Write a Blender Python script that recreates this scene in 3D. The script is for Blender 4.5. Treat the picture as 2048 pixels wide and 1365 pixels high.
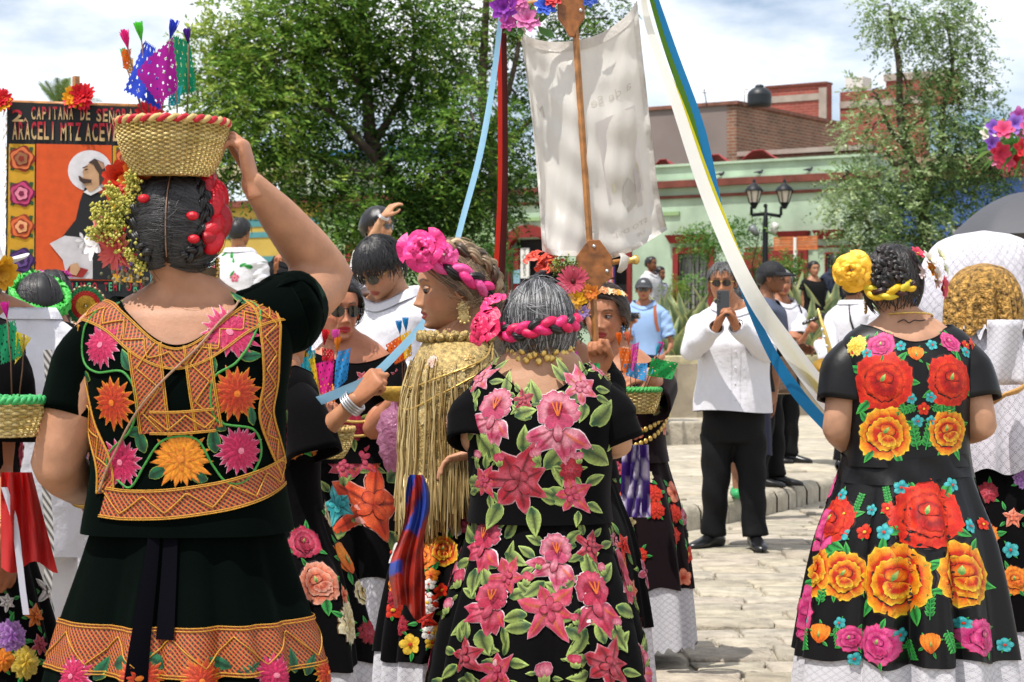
import bpy, math, random
import numpy as np
from mathutils import Vector, Matrix, Euler
for _o in list(bpy.data.objects):
 bpy.data.objects.remove(_o)
SC = bpy.context.scene
COL = SC.collection
PI = math.pi
R = math.radians
rnd = random.Random(7)
F, CX, CY, CH = 4100.0, 1024.0, 682.5, 1.25      # focal length and centre in photo pixels, camera height
# ------------------------------------------------------------------ camera
cd = bpy.data.cameras.new('camera'); cam = bpy.data.objects.new('camera', cd); COL.objects.link(cam)
cam.location = (0, 0, CH); cam.rotation_euler = (R(90), 0, 0)
cd.sensor_width = 36.0; cd.lens = 36.0 * F / 2048.0; cd.clip_end = 2000
cd.dof.use_dof = True; cd.dof.focus_distance = 5.9; cd.dof.aperture_fstop = 11
SC.camera = cam
# ------------------------------------------------------------------ sun and sky
SUN_DIR = Vector((-0.28, -0.27, 0.92)).normalized()    # towards the sun
SUN_EL = math.asin(SUN_DIR.z); SUN_AZ = math.atan2(SUN_DIR.x, SUN_DIR.y)
sd = bpy.data.lights.new('sun', 'SUN'); sun = bpy.data.objects.new('sun', sd); COL.objects.link(sun)
sd.energy = 4.3; sd.angle = R(0.53); sd.color = (1.0, 0.955, 0.89)
sun.rotation_euler = SUN_DIR.to_track_quat('Z', 'Y').to_euler(); sun.location = (-8, -4, 30)
wd = bpy.data.worlds.new('World'); SC.world = wd; wd.use_nodes = True
nt = wd.node_tree; nt.nodes.clear()
_out = nt.nodes.new('ShaderNodeOutputWorld'); _bg = nt.nodes.new('ShaderNodeBackground')
_sky = nt.nodes.new('ShaderNodeTexSky'); _sky.sky_type = 'NISHITA'; _sky.sun_disc = False
_sky.sun_elevation = SUN_EL; _sky.sun_rotation = SUN_AZ; _sky.altitude = 1500; _sky.dust_density = 1.5
_tc = nt.nodes.new('ShaderNodeTexCoord'); _mp = nt.nodes.new('ShaderNodeMapping')
_mp.inputs['Scale'].default_value = (1.0, 1.0, 2.6); _mp.inputs['Location'].default_value = (0.35, 0.1, 0.25)
_nz = nt.nodes.new('ShaderNodeTexNoise'); _nz.inputs['Scale'].default_value = 3.6; _nz.inputs['Detail'].default_value = 8
_nz.inputs['Roughness'].default_value = 0.55
_rp = nt.nodes.new('ShaderNodeValToRGB'); _rp.color_ramp.elements[0].position = 0.40; _rp.color_ramp.elements[1].position = 0.59
_mx = nt.nodes.new('ShaderNodeMixRGB'); _mx.inputs[2].default_value = (12.2, 12.3, 12.6, 1)
nt.links.new(_tc.outputs['Generated'], _mp.inputs['Vector']); nt.links.new(_mp.outputs[0], _nz.inputs['Vector'])
nt.links.new(_nz.outputs['Fac'], _rp.inputs[0]); nt.links.new(_rp.outputs[0], _mx.inputs[0])
nt.links.new(_sky.outputs[0], _mx.inputs[1]); nt.links.new(_mx.outputs[0], _bg.inputs['Color'])
_bg.inputs['Strength'].default_value = 0.105
nt.links.new(_bg.outputs[0], _out.inputs[0])
SC.view_settings.view_transform = 'Standard'; SC.view_settings.look = 'None'
SC.view_settings.exposure = 0.26; SC.view_settings.gamma = 1.0
SC.cycles.max_bounces = 6; SC.cycles.diffuse_bounces = 3; SC.cycles.glossy_bounces = 2
SC.cycles.transmission_bounces = 3; SC.cycles.transparent_max_bounces = 6
SC.cycles.use_denoising = True; SC.cycles.use_adaptive_sampling = True; SC.cycles.adaptive_threshold = 0.02; SC.cycles.caustics_reflective = False; SC.cycles.caustics_refractive = False
# ------------------------------------------------------------------ helpers
def W(px, py, D):
 """World point seen at photo pixel (px, py) at depth D."""
 return Vector(((px - CX) / F * D, D, CH + (CY - py) / F * D))
def lin(c):
 return tuple((x / 12.92 if x <= 0.04045 else ((x + 0.055) / 1.055) ** 2.4) for x in c)
def h(s, k=1.0):
 """'#rrggbb' -> linear rgb, scaled."""
 s = s.lstrip('#'); c = lin(tuple(int(s[i:i + 2], 16) / 255 for i in (0, 2, 4)))
 return tuple(x * k for x in c)
def mixc(a, b, t):
 return tuple(a[i] + (b[i] - a[i]) * t for i in range(3))
class Pch:
 """smooth monotone interpolation"""
 def __init__(s, xs, ys):
  s.x = xs = np.asarray(xs, float); s.y = ys = np.asarray(ys, float); d = np.diff(ys) / np.diff(xs); m = np.zeros(len(xs)); m[0] = d[0]; m[-1] = d[-1]
  for i in range(1, len(xs) - 1): m[i] = 0 if d[i - 1] * d[i] <= 0 else 2 * d[i - 1] * d[i] / (d[i - 1] + d[i])
  s.m = m; s.h = np.diff(xs)
 def __call__(s, x):
  x = np.clip(np.asarray(x, float), s.x[0], s.x[-1]); k = np.clip(np.searchsorted(s.x, x) - 1, 0, len(s.x) - 2)
  hh = s.h[k]; t = (x - s.x[k]) / hh; t2 = t * t; t3 = t2 * t
  return (2 * t3 - 3 * t2 + 1) * s.y[k] + (t3 - 2 * t2 + t) * hh * s.m[k] + (-2 * t3 + 3 * t2) * s.y[k + 1] + (t3 - t2) * hh * s.m[k + 1]
def pch(xs, ys, x): return Pch(xs, ys)(x)
def spline(pts, n):
 """Catmull-Rom through points -> n samples (arrays of any dim)."""
 P = np.array([tuple(p) for p in pts], float)
 if len(P) == 2:
  t = np.linspace(0, 1, n)[:, None]; return P[0] * (1 - t) + P[1] * t
 Q = np.vstack([2 * P[0] - P[1], P, 2 * P[-1] - P[-2]]); out = []
 for s in np.linspace(0, len(P) - 1, n):
  i = min(int(s), len(P) - 2); t = s - i; a, b, c, d = Q[i:i + 4]
  out.append(0.5 * ((2 * b) + (-a + c) * t + (2 * a - 5 * b + 4 * c - d) * t * t + (-a + 3 * b - 3 * c + d) * t**3))
 return np.array(out)
_mats = {}
def mat(name, col=(0.5, 0.5, 0.5), rough=0.6, metal=0.0, spec=0.4, bump=None, var=None, attr=False, sheen=0.0, trans=0.0, sss=0.0, aniso=None, sheen_col=None):
 if name in _mats: return _mats[name]
 m = bpy.data.materials.new(name); m.use_nodes = True; n = m.node_tree; L = n.links.new
 b = n.nodes['Principled BSDF']; out = n.nodes['Material Output']
 b.inputs['Roughness'].default_value = rough; b.inputs['Metallic'].default_value = metal
 b.inputs['Specular IOR Level'].default_value = spec
 tc = n.nodes.new('ShaderNodeTexCoord')
 src = None
 if attr:
  a = n.nodes.new('ShaderNodeAttribute'); a.attribute_name = 'col'; src = a.outputs['Color']
  if col != (0.5, 0.5, 0.5):
   mu = n.nodes.new('ShaderNodeMixRGB'); mu.blend_type = 'MULTIPLY'; mu.inputs[0].default_value = 1
   L(src, mu.inputs[1]); mu.inputs[2].default_value = (*col, 1); src = mu.outputs[0]
 if var:
  nz = n.nodes.new('ShaderNodeTexNoise'); nz.inputs['Scale'].default_value = var[0]; nz.inputs['Detail'].default_value = 5
  L(tc.outputs['Object'], nz.inputs['Vector'])
  rp = n.nodes.new('ShaderNodeMapRange'); rp.inputs[1].default_value = 0.3; rp.inputs[2].default_value = 0.7
  rp.inputs[3].default_value = 1 - var[1]; rp.inputs[4].default_value = 1 + var[1]
  L(nz.outputs['Fac'], rp.inputs[0])
  mu = n.nodes.new('ShaderNodeMixRGB'); mu.blend_type = 'MULTIPLY'; mu.inputs[0].default_value = 1
  if src: L(src, mu.inputs[1])
  else: mu.inputs[1].default_value = (*col, 1)
  L(rp.outputs[0], mu.inputs[2]); src = mu.outputs[0]
 if src: L(src, b.inputs['Base Color'])
 else: b.inputs['Base Color'].default_value = (*col, 1)
 if bump:
  nz = n.nodes.new('ShaderNodeTexNoise'); nz.inputs['Scale'].default_value = bump[0]; nz.inputs['Detail'].default_value = 4
  L(tc.outputs['Object'], nz.inputs['Vector'])
  bp = n.nodes.new('ShaderNodeBump'); bp.inputs['Strength'].default_value = bump[1]
  bp.inputs['Distance'].default_value = bump[2] if len(bump) > 2 else 0.01
  L(nz.outputs['Fac'], bp.inputs['Height']); L(bp.outputs[0], b.inputs['Normal'])
 if sheen:
  b.inputs['Sheen Weight'].default_value = sheen; b.inputs['Sheen Roughness'].default_value = 0.45
  if sheen_col: b.inputs['Sheen Tint'].default_value = (*sheen_col, 1)
 if sss:
  b.inputs['Subsurface Weight'].default_value = sss; b.inputs['Subsurface Radius'].default_value = (0.012, 0.005, 0.003)
 if trans:
  tr = n.nodes.new('ShaderNodeBsdfTranslucent'); ms = n.nodes.new('ShaderNodeMixShader'); ms.inputs[0].default_value = trans
  if src: L(src, tr.inputs[0])
  else: tr.inputs[0].default_value = (*col, 1)
  L(b.outputs[0], ms.inputs[1]); L(tr.outputs[0], ms.inputs[2]); L(ms.outputs[0], out.inputs[0])
 _mats[name] = m
 return m
class MB:
 """collects geometry for one mesh object"""
 def __init__(s): s.v = []; s.f = []; s.c = []; s.uv = []; s.m = []; s.mi = 0
 def add(s, vs, fs, col=None, uv=None):
  o = len(s.v); s.v.extend(map(tuple, vs)); s.f.extend([tuple(i + o for i in f) for f in fs]); s.m.extend([s.mi] * len(fs))
  n = len(vs)
  if col is None: s.c.extend([(1, 1, 1)] * n)
  elif len(col) == 3 and not hasattr(col[0], '__len__'): s.c.extend([tuple(col)] * n)
  else: s.c.extend(map(tuple, col))
  s.uv.extend(uv if uv is not None else [(0, 0)] * n)
  return o
 def grid(s, P, closeu=False, col=None, uv=None, flip=False):
  """P[j][i] rows of points"""
  nj = len(P); ni = len(P[0]); vs = [p for r in P for p in r]; fs = []
  for j in range(nj - 1):
   for i in range(ni if closeu else ni - 1):
    a, b = j * ni + i, j * ni + (i + 1) % ni
    q = (a, b, b + ni, a + ni); fs.append(q[::-1] if flip else q)
  return s.add(vs, fs, col, uv)
 def tube(s, path, rad, n=8, cap=True, col=None, flat=None, up=None):
  """path: points; rad: number or list; flat=(kx,ky) squash in the ring frame"""
  P = [Vector(p) for p in path]; m = len(P)
  rr = [rad] * m if not hasattr(rad, '__len__') else list(rad)
  T = [((P[min(i + 1, m - 1)] - P[max(i - 1, 0)]).normalized() if (P[min(i + 1, m - 1)] - P[max(i - 1, 0)]).length > 1e-9 else Vector((0, 0, 1))) for i in range(m)]
  u = Vector(up) if up else (Vector((0, 0, 1)) if abs(T[0].z) < 0.9 else Vector((1, 0, 0)))
  x = T[0].cross(u).normalized(); rows = []
  for i in range(m):
   x = (x - T[i] * x.dot(T[i])).normalized(); y = T[i].cross(x)
   k = flat or (1, 1)
   rows.append([P[i] + (x * math.cos(a) * k[0] + y * math.sin(a) * k[1]) * rr[i] for a in (2 * PI * j / n for j in range(n))])
  c = None
  if col is not None and hasattr(col[0], '__len__'): c = [cc for cc in col for _ in range(n)]
  else: c = col
  o = s.grid(rows, True, c)
  if cap:
   s.f.append(tuple(o + j for j in range(n))[::-1]); s.f.append(tuple(o + (m - 1) * n + j for j in range(n))); s.m.extend([s.mi] * 2)
  return o
 def capsule(s, path, rad, n=10, col=None, flat=None):
  """tube with rounded ends"""
  P = [Vector(p) for p in path]; rr = [rad] * len(P) if not hasattr(rad, '__len__') else list(rad)
  d0 = (P[0] - P[1]).normalized(); d1 = (P[-1] - P[-2]).normalized()
  a = [P[0] + d0 * rr[0] * k for k in (0.98, 0.8, 0.45)]; b = [P[-1] + d1 * rr[-1] * k for k in (0.45, 0.8, 0.98)]
  ra = [rr[0] * k for k in (0.2, 0.6, 0.89)]; rb = [rr[-1] * k for k in (0.89, 0.6, 0.2)]
  s.tube(a + P + b, ra + rr + rb, n, True, col, flat)
 def ell(s, c, r, M=None, nu=12, nv=8, col=None):
  c = Vector(c); r = (r, r, r) if not hasattr(r, '__len__') else r; rows = []
  for j in range(nv + 1):
   e = -PI / 2 + PI * j / nv; e = max(min(e, PI / 2 - 1e-3), -PI / 2 + 1e-3)
   row = []
   for i in range(nu):
    a = 2 * PI * i / nu
    p = Vector((r[0] * math.cos(e) * math.cos(a), r[1] * math.cos(e) * math.sin(a), r[2] * math.sin(e)))
    row.append(c + (M @ p if M else p))
   rows.append(row)
  s.grid(rows, True, col)
 def box(s, lo, hi, col=None, M=None):
  x0, y0, z0 = lo; x1, y1, z1 = hi
  vs = [Vector(p) for p in ((x0, y0, z0), (x1, y0, z0), (x1, y1, z0), (x0, y1, z0), (x0, y0, z1), (x1, y0, z1), (x1, y1, z1), (x0, y1, z1))]
  if M: vs = [M @ p for p in vs]
  s.add(vs, [(0, 3, 2, 1), (4, 5, 6, 7), (0, 1, 5, 4), (1, 2, 6, 5), (2, 3, 7, 6), (3, 0, 4, 7)], col)
 def prism(s, pts, d, col=None):
  """polygon pts (3D) extruded by vector d"""
  P = [Vector(p) for p in pts]; n = len(P); d = Vector(d)
  s.add(P + [p + d for p in P], [tuple(range(n))[::-1], tuple(range(n, 2 * n))] + [(i, (i + 1) % n, n + (i + 1) % n, n + i) for i in range(n)], col)
 def build(s, name, material, parent=None, smooth=True, kind=None):
  me = bpy.data.meshes.new(name); me.from_pydata(s.v, [], s.f)
  ms = material if isinstance(material, (list, tuple)) else [material]
  for m in ms: me.materials.append(m)
  if len(ms) > 1: me.polygons.foreach_set('material_index', s.m)
  if smooth: me.polygons.foreach_set('use_smooth', [True] * len(me.polygons))
  ca = me.color_attributes.new('col', 'FLOAT_COLOR', 'POINT')
  a = np.ones((len(s.v), 4), np.float32); a[:, :3] = np.array(s.c, np.float32).reshape(-1, 3); ca.data.foreach_set('color', a.ravel())
  if any(u != (0, 0) for u in s.uv[:50]) or any(u != (0, 0) for u in s.uv[-50:]):
   ul = me.uv_layers.new(name='UVMap'); vi = np.zeros(len(me.loops), np.int32); me.loops.foreach_get('vertex_index', vi)
   ul.data.foreach_set('uv', np.array(s.uv, np.float32)[vi].ravel())
  me.update()
  o = bpy.data.objects.new(name, me); COL.objects.link(o)
  if parent: o.parent = parent
  if kind: o['kind'] = kind
  return o
def tag(o, label, cat, group=None, kind=None):
 o['label'] = label; o['category'] = cat
 if group: o['group'] = group
 if kind: o['kind'] = kind
 return o
def empty(name, loc=(0, 0, 0), rz=0.0):
 o = bpy.data.objects.new(name, None); COL.objects.link(o); o.location = loc; o.rotation_euler = (0, 0, rz)
 o.empty_display_size = 0.1
 return o
TMP = bpy.data.scenes.new('tmp')
def tmp_eval(o):
 TMP.collection.objects.link(o); vl = TMP.view_layers[0]; vl.update(); return o.evaluated_get(vl.depsgraph)
def remesh(mb, voxel, smooth=3):
 """voxel union of closed overlapping shapes -> (verts array, faces list)"""
 me = bpy.data.meshes.new('tmp'); me.from_pydata(mb.v, [], mb.f); o = bpy.data.objects.new('tmp', me)
 m = o.modifiers.new('r', 'REMESH'); m.mode = 'VOXEL'; m.voxel_size = voxel
 if smooth:
  k = o.modifiers.new('s', 'SMOOTH'); k.iterations = smooth; k.factor = 0.5
 ev = tmp_eval(o); e = ev.to_mesh()
 v = np.zeros(len(e.vertices) * 3); e.vertices.foreach_get('co', v)
 fs = [tuple(p.vertices) for p in e.polygons]
 ev.to_mesh_clear(); bpy.data.objects.remove(o); bpy.data.meshes.remove(me)
 return v.reshape(-1, 3), fs
def text_mesh(txt, size, mat_, name, parent, M, extrude=0.0):
 cu = bpy.data.curves.new('t', 'FONT'); cu.body = txt; cu.size = size; cu.align_x = 'CENTER'; cu.align_y = 'CENTER'; cu.extrude = extrude; cu.resolution_u = 3
 o = bpy.data.objects.new('t', cu); me = bpy.data.meshes.new_from_object(tmp_eval(o))
 bpy.data.objects.remove(o); bpy.data.curves.remove(cu)
 me.transform(M); me.materials.clear(); me.materials.append(mat_)
 t = bpy.data.objects.new(name, me); COL.objects.link(t); t.parent = parent
 return t
# ================================================================== the setting
m_mortar = mat('mortar', h('#a39b8b'), 0.95, bump=(40, 0.6, 0.01), var=(9, 0.22))
m_earth = mat('earth', h('#9a8f7c'), 0.95, bump=(20, 0.5), var=(3, 0.25))
m_stone = mat('street_stone', h('#a59c8c'), 0.9, attr=True, bump=(30, 1.0, 0.02), var=(9, 0.28))
m_slab = mat('pavement_stone', h('#aca494'), 0.85, attr=True, bump=(40, 0.7, 0.012), var=(8, 0.22))
m_block = mat('wall_stone', h('#b9b08f'), 0.9, attr=True, bump=(22, 0.9, 0.02), var=(7, 0.25))
g = MB(); g.grid([[(-400, -100, -0.06), (400, -100, -0.06)], [(-400, 900, -0.06), (400, 900, -0.06)]])
g.build('ground', m_earth, kind='structure')
road = MB()
road.grid([[(x, y, -0.022) for x in np.linspace(-14, 22, 37)] for y in np.linspace(1.5, 40, 40)])
road = road.build('road', m_mortar, kind='structure')
def slab(cx, cy, pts, z0, ztop, bev, tilt=(0, 0)):
 """irregular stone with a worn edge; pts around (cx,cy)"""
 m = MB(); n = len(pts); lo = []; mid = []; top = []
 for x, y in pts:
  dx, dy = x - cx, y - cy; L = math.hypot(dx, dy); t = tilt[0] * dx + tilt[1] * dy
  lo.append((x, y, z0)); mid.append((x, y, ztop - bev * 0.8 + t)); k = 1 - bev / L
  top.append((cx + dx * k, cy + dy * k, ztop + t))
 m.add(lo + mid + top + [(cx, cy, ztop + bev * 0.25)], [(i, (i + 1) % n, n + (i + 1) % n, n + i) for i in range(n)] + [(n + i, n + (i + 1) % n, 2 * n + (i + 1) % n, 2 * n + i) for i in range(n)]
  + [(2 * n + i, 2 * n + (i + 1) % n, 3 * n) for i in range(n)])
 return m
# kerb line (front edge of the pavement): runs in from the left, then turns away to the right
kerb = spline([(-9, 13.9), (-3, 13.6), (0.2, 13.3), (0.95, 13.5), (1.5, 14.3), (2.0, 15.3), (2.6, 16.6), (4.3, 20.0), (7.2, 26.0), (9.5, 30.8)], 120)
def behind_kerb(x, y, gap=0.0):
 d = (kerb[:, 0] - x) ** 2 + (kerb[:, 1] - y) ** 2; i = int(np.clip(d.argmin(), 1, 118)); t = kerb[i + 1] - kerb[i - 1]
 t = t / np.linalg.norm(t); s = t[0] * (y - kerb[i][1]) - t[1] * (x - kerb[i][0])
 return s > gap
stones = []; y = 5.6; row = 0
while y < 21:
 dep = rnd.uniform(0.26, 0.42); x = -3.0 + rnd.uniform(0, 0.3)
 while x < 5.2:
  w = rnd.uniform(0.24, 0.52); cx, cy = x + w / 2, y + dep / 2
  yb = 0.05 * math.sin(cx * 1.1) + 0.03 * math.sin(cx * 3.7 + row)
  if not behind_kerb(cx, cy + yb, -0.26):
   j = 0.018; g_ = 0.007; pts = []
   for (a, b) in ((0, 0), (0.5, 0), (1, 0), (1, 0.5), (1, 1), (0.5, 1), (0, 1), (0, 0.5)):
    pts.append((x + g_ + a * (w - 2 * g_) + rnd.uniform(-j, j), y + yb + g_ + b * (dep - 2 * g_) + rnd.uniform(-j, j)))
   stones.append((cx, cy + yb, pts))
  x += w
 y += dep; row += 1
def _vis(s):
 px = CX + s[0] / s[1] * F; py = CY + CH / s[1] * F
 if py > 1400: return 1e6 + py
 k = 0
 if not (1270 < px < 1640): k += 3000 + abs(px - 1455)
 return k + s[1] * 10
stones.sort(key=_vis)
rest = MB()
for i, (cx, cy, pts) in enumerate(stones):
 b = rnd.uniform(0.84, 1.12); tint = (b * rnd.uniform(0.98, 1.03), b, b * rnd.uniform(0.93, 1.02))
 m = slab(cx, cy, pts, -0.05, rnd.uniform(-0.006, 0.006), rnd.uniform(0.006, 0.012), (rnd.uniform(-.02, .02), rnd.uniform(-.02, .02)))
 if i < 300:
  m.c = [tint] * len(m.v); m.build('cobblestone', m_stone, road)
 else: rest.add(m.v, m.f, tint)
rest.build('cobbles', m_stone, road, kind='stuff')
# pavement with kerb stones and slabs
pv = MB(); poly = [(x, y) for x, y in kerb[::2]] + [(9.5, 36), (-9, 36)]
pv.prism([(x, y + 0.02, -0.02) for x, y in poly], (0, 0, 0.145))
pave = pv.build('pavement', m_mortar, smooth=False, kind='structure')
for i in range(14, 116, 3):      # kerb stones
 p = kerb[i]; q = kerb[min(i + 3, 119)]; t = (q - p) / np.linalg.norm(q - p); nrm = np.array((-t[1], t[0])); L = np.linalg.norm(q - p)
 if not (-3 < p[0] < 7): continue
 m = MB(); prof = [(-0.012, -0.05), (-0.012, 0.09), (0.012, 0.132), (0.05, 0.146), (0.21, 0.148)]; rows = []
 for a in (0.008, 0.3 * L, 0.7 * L, L - 0.008):
  wob = rnd.uniform(-0.008, 0.008)
  rows.append([(p[0] + t[0] * a + nrm[0] * (u + wob), p[1] + t[1] * a + nrm[1] * (u + wob), z + wob * 0.5) for u, z in prof])
 b = rnd.uniform(0.86, 1.05); m.grid(rows, col=(b, b * 0.99, b * 0.96), flip=True)
 m.build('kerb_stone', m_slab, pave)
ang = R(14); ca_, sa_ = math.cos(ang), math.sin(ang); v = 0; row = 0; cnt = 0
while v < 17:
 dep = rnd.choice((0.42, 0.5, 0.6)); u = -7 + (row % 2) * 0.33
 while u < 9:
  w = rnd.uniform(0.55, 0.85)
  cu, cv = u + w / 2, v + dep / 2; X = 0.3 + cu * ca_ - cv * sa_; Y = 13.2 + cu * sa_ + cv * ca_
  if -0.9 < X < 6.2 and 13.2 < Y < 30 and behind_kerb(X, Y, 0.42) and 1180 < CX + X / Y * F < 1780 and cnt < 300:
   pts = [(0.3 + (u + a * w + (0.008 if a < .5 else -.008)) * ca_ - (v + b * dep + (.008 if b < .5 else -.008)) * sa_, 13.2 + (u + a * w + (0.008 if a < .5 else -.008)) * sa_ + (v + b * dep + (.008 if b < .5 else -.008)) * ca_) for a, b in ((0, 0), (1, 0), (1, 1), (0, 1))]
   k = rnd.uniform(0.88, 1.08)
   m = slab(X, Y, pts, 0.10, 0.142 + rnd.uniform(-.002, .003), 0.014); m.c = [(k, k * 0.985, k * rnd.uniform(.92, .98))] * len(m.v)
   m.build('paving_slab', m_slab, pave); cnt += 1
  u += w
 v += dep; row += 1
# raised terrace behind the planter wall
tr = MB(); tr.prism([(-30, 33.5, 0.1), (-8, 29.6, 0.1), (2.66, 29.5, 0.1), (4.6, 31.1, 0.1), (30, 41, 0.1), (30, 120, 0.1), (-30, 120, 0.1)], (0, 0, 0.82))
tr.build('terrace', m_earth, smooth=False, kind='structure')
# planter wall of stone blocks
pw = empty('planter_wall', (2.66, 29.0, 0)); tag(pw, 'pale stone planter wall with agaves growing above it', 'wall')
core = MB(); A = [(-7.0, 28.2), (0.0, 28.9), (2.2, 29.45), (7.2, 33.2)]
for i in range(3):
 a, b = Vector(A[i]), Vector(A[i + 1]); t = (b - a).normalized(); n_ = Vector((-t.y, t.x))
 core.prism([(p.x - 2.66, p.y - 29.0, 0.05) for p in (a + n_ * .03, b + n_ * .03, b + n_ * .4, a + n_ * .4)], (0, 0, 0.93))
core.build('core', m_block, pw, smooth=False)
for i in (1, 2):
 a, b = Vector(A[i]), Vector(A[i + 1]); L = (b - a).length; t = (b - a).normalized(); n_ = Vector((-t.y, t.x))
 for z0, z1 in ((0.13, 0.48), (0.48, 0.84), (0.84, 1.02)):
  u = 0
  while u < L - 0.01:
   w = min(rnd.uniform(0.35, 0.85) if z1 < 0.9 else 1.1, L - u); m = MB(); out = 0.07 if z1 > .9 else rnd.uniform(-0.005, 0.03)
   P0 = a + t * (u + .012) - n_ * out; P1 = a + t * (u + w - .012) - n_ * out
   q = [P0, P1, P1 + n_ * (.3 if z1 < .9 else .55), P0 + n_ * (.3 if z1 < .9 else .55)]
   k = rnd.uniform(.82, 1.12); m.prism([(p.x - 2.66, p.y - 29.0, z0 + .01) for p in q], (0, 0, z1 - z0 - .015 + (0.02 if z1 > .9 else 0)), (k, k * .99, k * rnd.uniform(.9, 1)))
   o = m.build('stone_block', m_block, pw, smooth=False)
   bv = o.modifiers.new('b', 'BEVEL'); bv.width = 0.012; bv.segments = 2
   u += w
# low stone step in front of the wall
st = MB(); st.prism([(0.1, 21.9, 0.12), (1.95, 21.95, 0.12), (2.05, 22.0, .12), (2.08, 22.9, 0.12), (0.1, 22.9, 0.12)], (0, 0, 0.27))
st = st.build('stone_step', mat('step_stone', h('#a89f8e'), 0.9, bump=(25, 0.8, 0.015), var=(6, 0.25)), smooth=False)
bv = st.modifiers.new('b', 'BEVEL'); bv.width = 0.03; bv.segments = 3
tag(st, 'low worn grey stone step on the pavement before the planter wall', 'step')
lw = MB(); lw.prism([(-4.2, 13.0, 0), (-0.75, 13.0, 0), (-0.75, 18.6, 0), (-4.2, 18.6, 0)], (0, 0, 0.5))
lw = lw.build('stone_platform', m_block, smooth=False); tag(lw, 'low stone platform behind the crowd that onlookers stand on', 'platform')
# ------------------------------------------------------------------ houses across the square
E0 = Vector((7.03, 40.0)); EX = Vector((0.827, -0.562)); HA = math.atan2(EX.y, EX.x)
def hx(px, off=0.0):
 """local x on the facade plane (pushed back by off) seen at pixel column px, and its depth"""
 o = E0 + Vector((0.562, 0.827)) * off; k = (px - CX) / F
 u = (k * o.y - o.x) / (EX.x - k * EX.y); return u, o.y + EX.y * u
def hz(py, D): return CH + (CY - py) / F * D
m_mint = mat('mint_plaster', h('#a3b8a0'), 0.9, var=(1.6, 0.22), bump=(18, 0.25, 0.01))
m_sage = mat('sage_plaster', h('#8da878'), 0.9, var=(1.1, 0.14), bump=(18, 0.25, 0.01))
m_redp = mat('red_paint', h('#7c2320'), 0.75, var=(5, 0.2))
m_brown = mat('brown_cornice', h('#6e3b30'), 0.85, var=(4, 0.3), bump=(20, 0.5))
m_dark = mat('dark_interior', h('#1d1a1a'), 0.8)
m_iron = mat('black_iron', h('#1b1e22'), 0.5, metal=0.3)
m_glass = mat('window_glass', h('#8d8f8c'), 0.15, spec=0.6)
m_white = mat('white_paint', h('#d8d6cf'), 0.6)
def facade_box(p, name, x0, x1, z0, z1, y0, y1, m, bev=0):
 b = MB(); b.box((x0, y0, z0), (x1, y1, z1)); o = b.build(name, m, p, smooth=False); return o
ha = empty('house', (E0.x, E0.y, 0), HA); tag(ha, 'long mint green single storey house with brown cornice and red trimmed openings', 'house')
x_l = hx(985)[0]; x_r = hx(1751)[0]
# wall built round its openings
ops = []   # x0,x1,z0,z1
def opening(p0, p1, y1, zlow):
 a, D = hx(p0); b, _ = hx(p1); ops.append((a, b, zlow, hz(y1, (D + hx(p1)[1]) / 2))); return ops[-1]
zb = 0.85; zt = 4.86
oT = opening(1022, 1092, 478, zb); oR = opening(1212, 1256, 512, zb); oW = opening(1358, 1418, 507, 1.35); oD = opening(1507, 1598, 522, zb); oG = opening(1654, 1700, 508, 1.3)
wall = MB(); xs = sorted(set([x_l, x_r] + [v for o in ops for v in o[:2]]))
for a, b in zip(xs[:-1], xs[1:]):
 cut = [o for o in ops if o[0] < (a + b) / 2 < o[1]]
 if not cut: wall.box((a, 0, zb - .1), (b, 0.35, zt))
 else:
  o = cut[0]; wall.box((a, 0, o[3]), (b, 0.35, zt))
  if o[2] > zb: wall.box((a, 0, zb - .1), (b, 0.35, o[2]))
wall.build('wall', m_mint, ha, smooth=False)
facade_box(ha, 'side_wall', x_r - .35, x_r - .002, zb - .1, zt - .05, 0.35, 8, m_mint)
facade_box(ha, 'cornice', x_l, x_r + .12, 4.42, 4.56, -0.16, -0.002, m_brown)
facade_box(ha, 'cornice', x_l, x_r + .08, 4.56, 4.60, -0.10, -0.002, m_mint)
facade_box(ha, 'moulding', x_l, x_r + .05, 4.20, 4.26, -0.06, -0.002, m_brown)
facade_box(ha, 'coping', x_l - .05, x_r + .06, zt, zt + .05, -0.06, 0.40, m_mint)
facade_box(ha, 'moulding', x_l, hx(1360)[0], 3.85, 3.93, -0.05, -0.002, m_sage)
facade_box(ha, 'moulding', hx(1000)[0], hx(1106)[0], 3.50, 3.62, -0.09, -0.002, m_redp)
for p0, p1 in ((1338, 1420), (1558, 1622), (1632, 1690)):
 a, b = hx(p0)[0], hx(p1)[0]; m = MB(); m.prism([(a, -0.2, 3.44), (b, -0.2, 3.44), (b - .08, -0.12, 3.27), (a + .08, -0.12, 3.27)], (0, 0.198, 0)); m.build('lintel', m_redp, ha, smooth=False)
facade_box(ha, 'moulding', hx(1490)[0], hx(1720)[0], 3.10, 3.14, -0.03, -0.002, m_redp)
def frame(p, o, w, m, sill=True, dep=-0.05):
 a, b, z0, z1 = o; k = MB()
 k.box((a - w, dep, z0), (a, 0.12, z1 + w)); k.box((b, dep, z0), (b + w, 0.12, z1 + w)); k.box((a, dep, z1), (b, 0.12, z1 + w))
 k.build('frame', m, p, smooth=False)
 if sill and z0 > zb + .1: facade_box(p, 'sill', a - w, b + w, z0 - .08, z0, -0.1, 0.12, m)
frame(ha, oW, 0.13, m_redp); frame(ha, oG, 0.03, m_redp); frame(ha, oR, 0.10, m_redp, False); frame(ha, oD, 0.20, m_redp, False)
facade_box(ha, 'signboard', hx(1500)[0], hx(1606)[0], 2.72, 3.02, -0.08, -0.003, m_redp)
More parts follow.
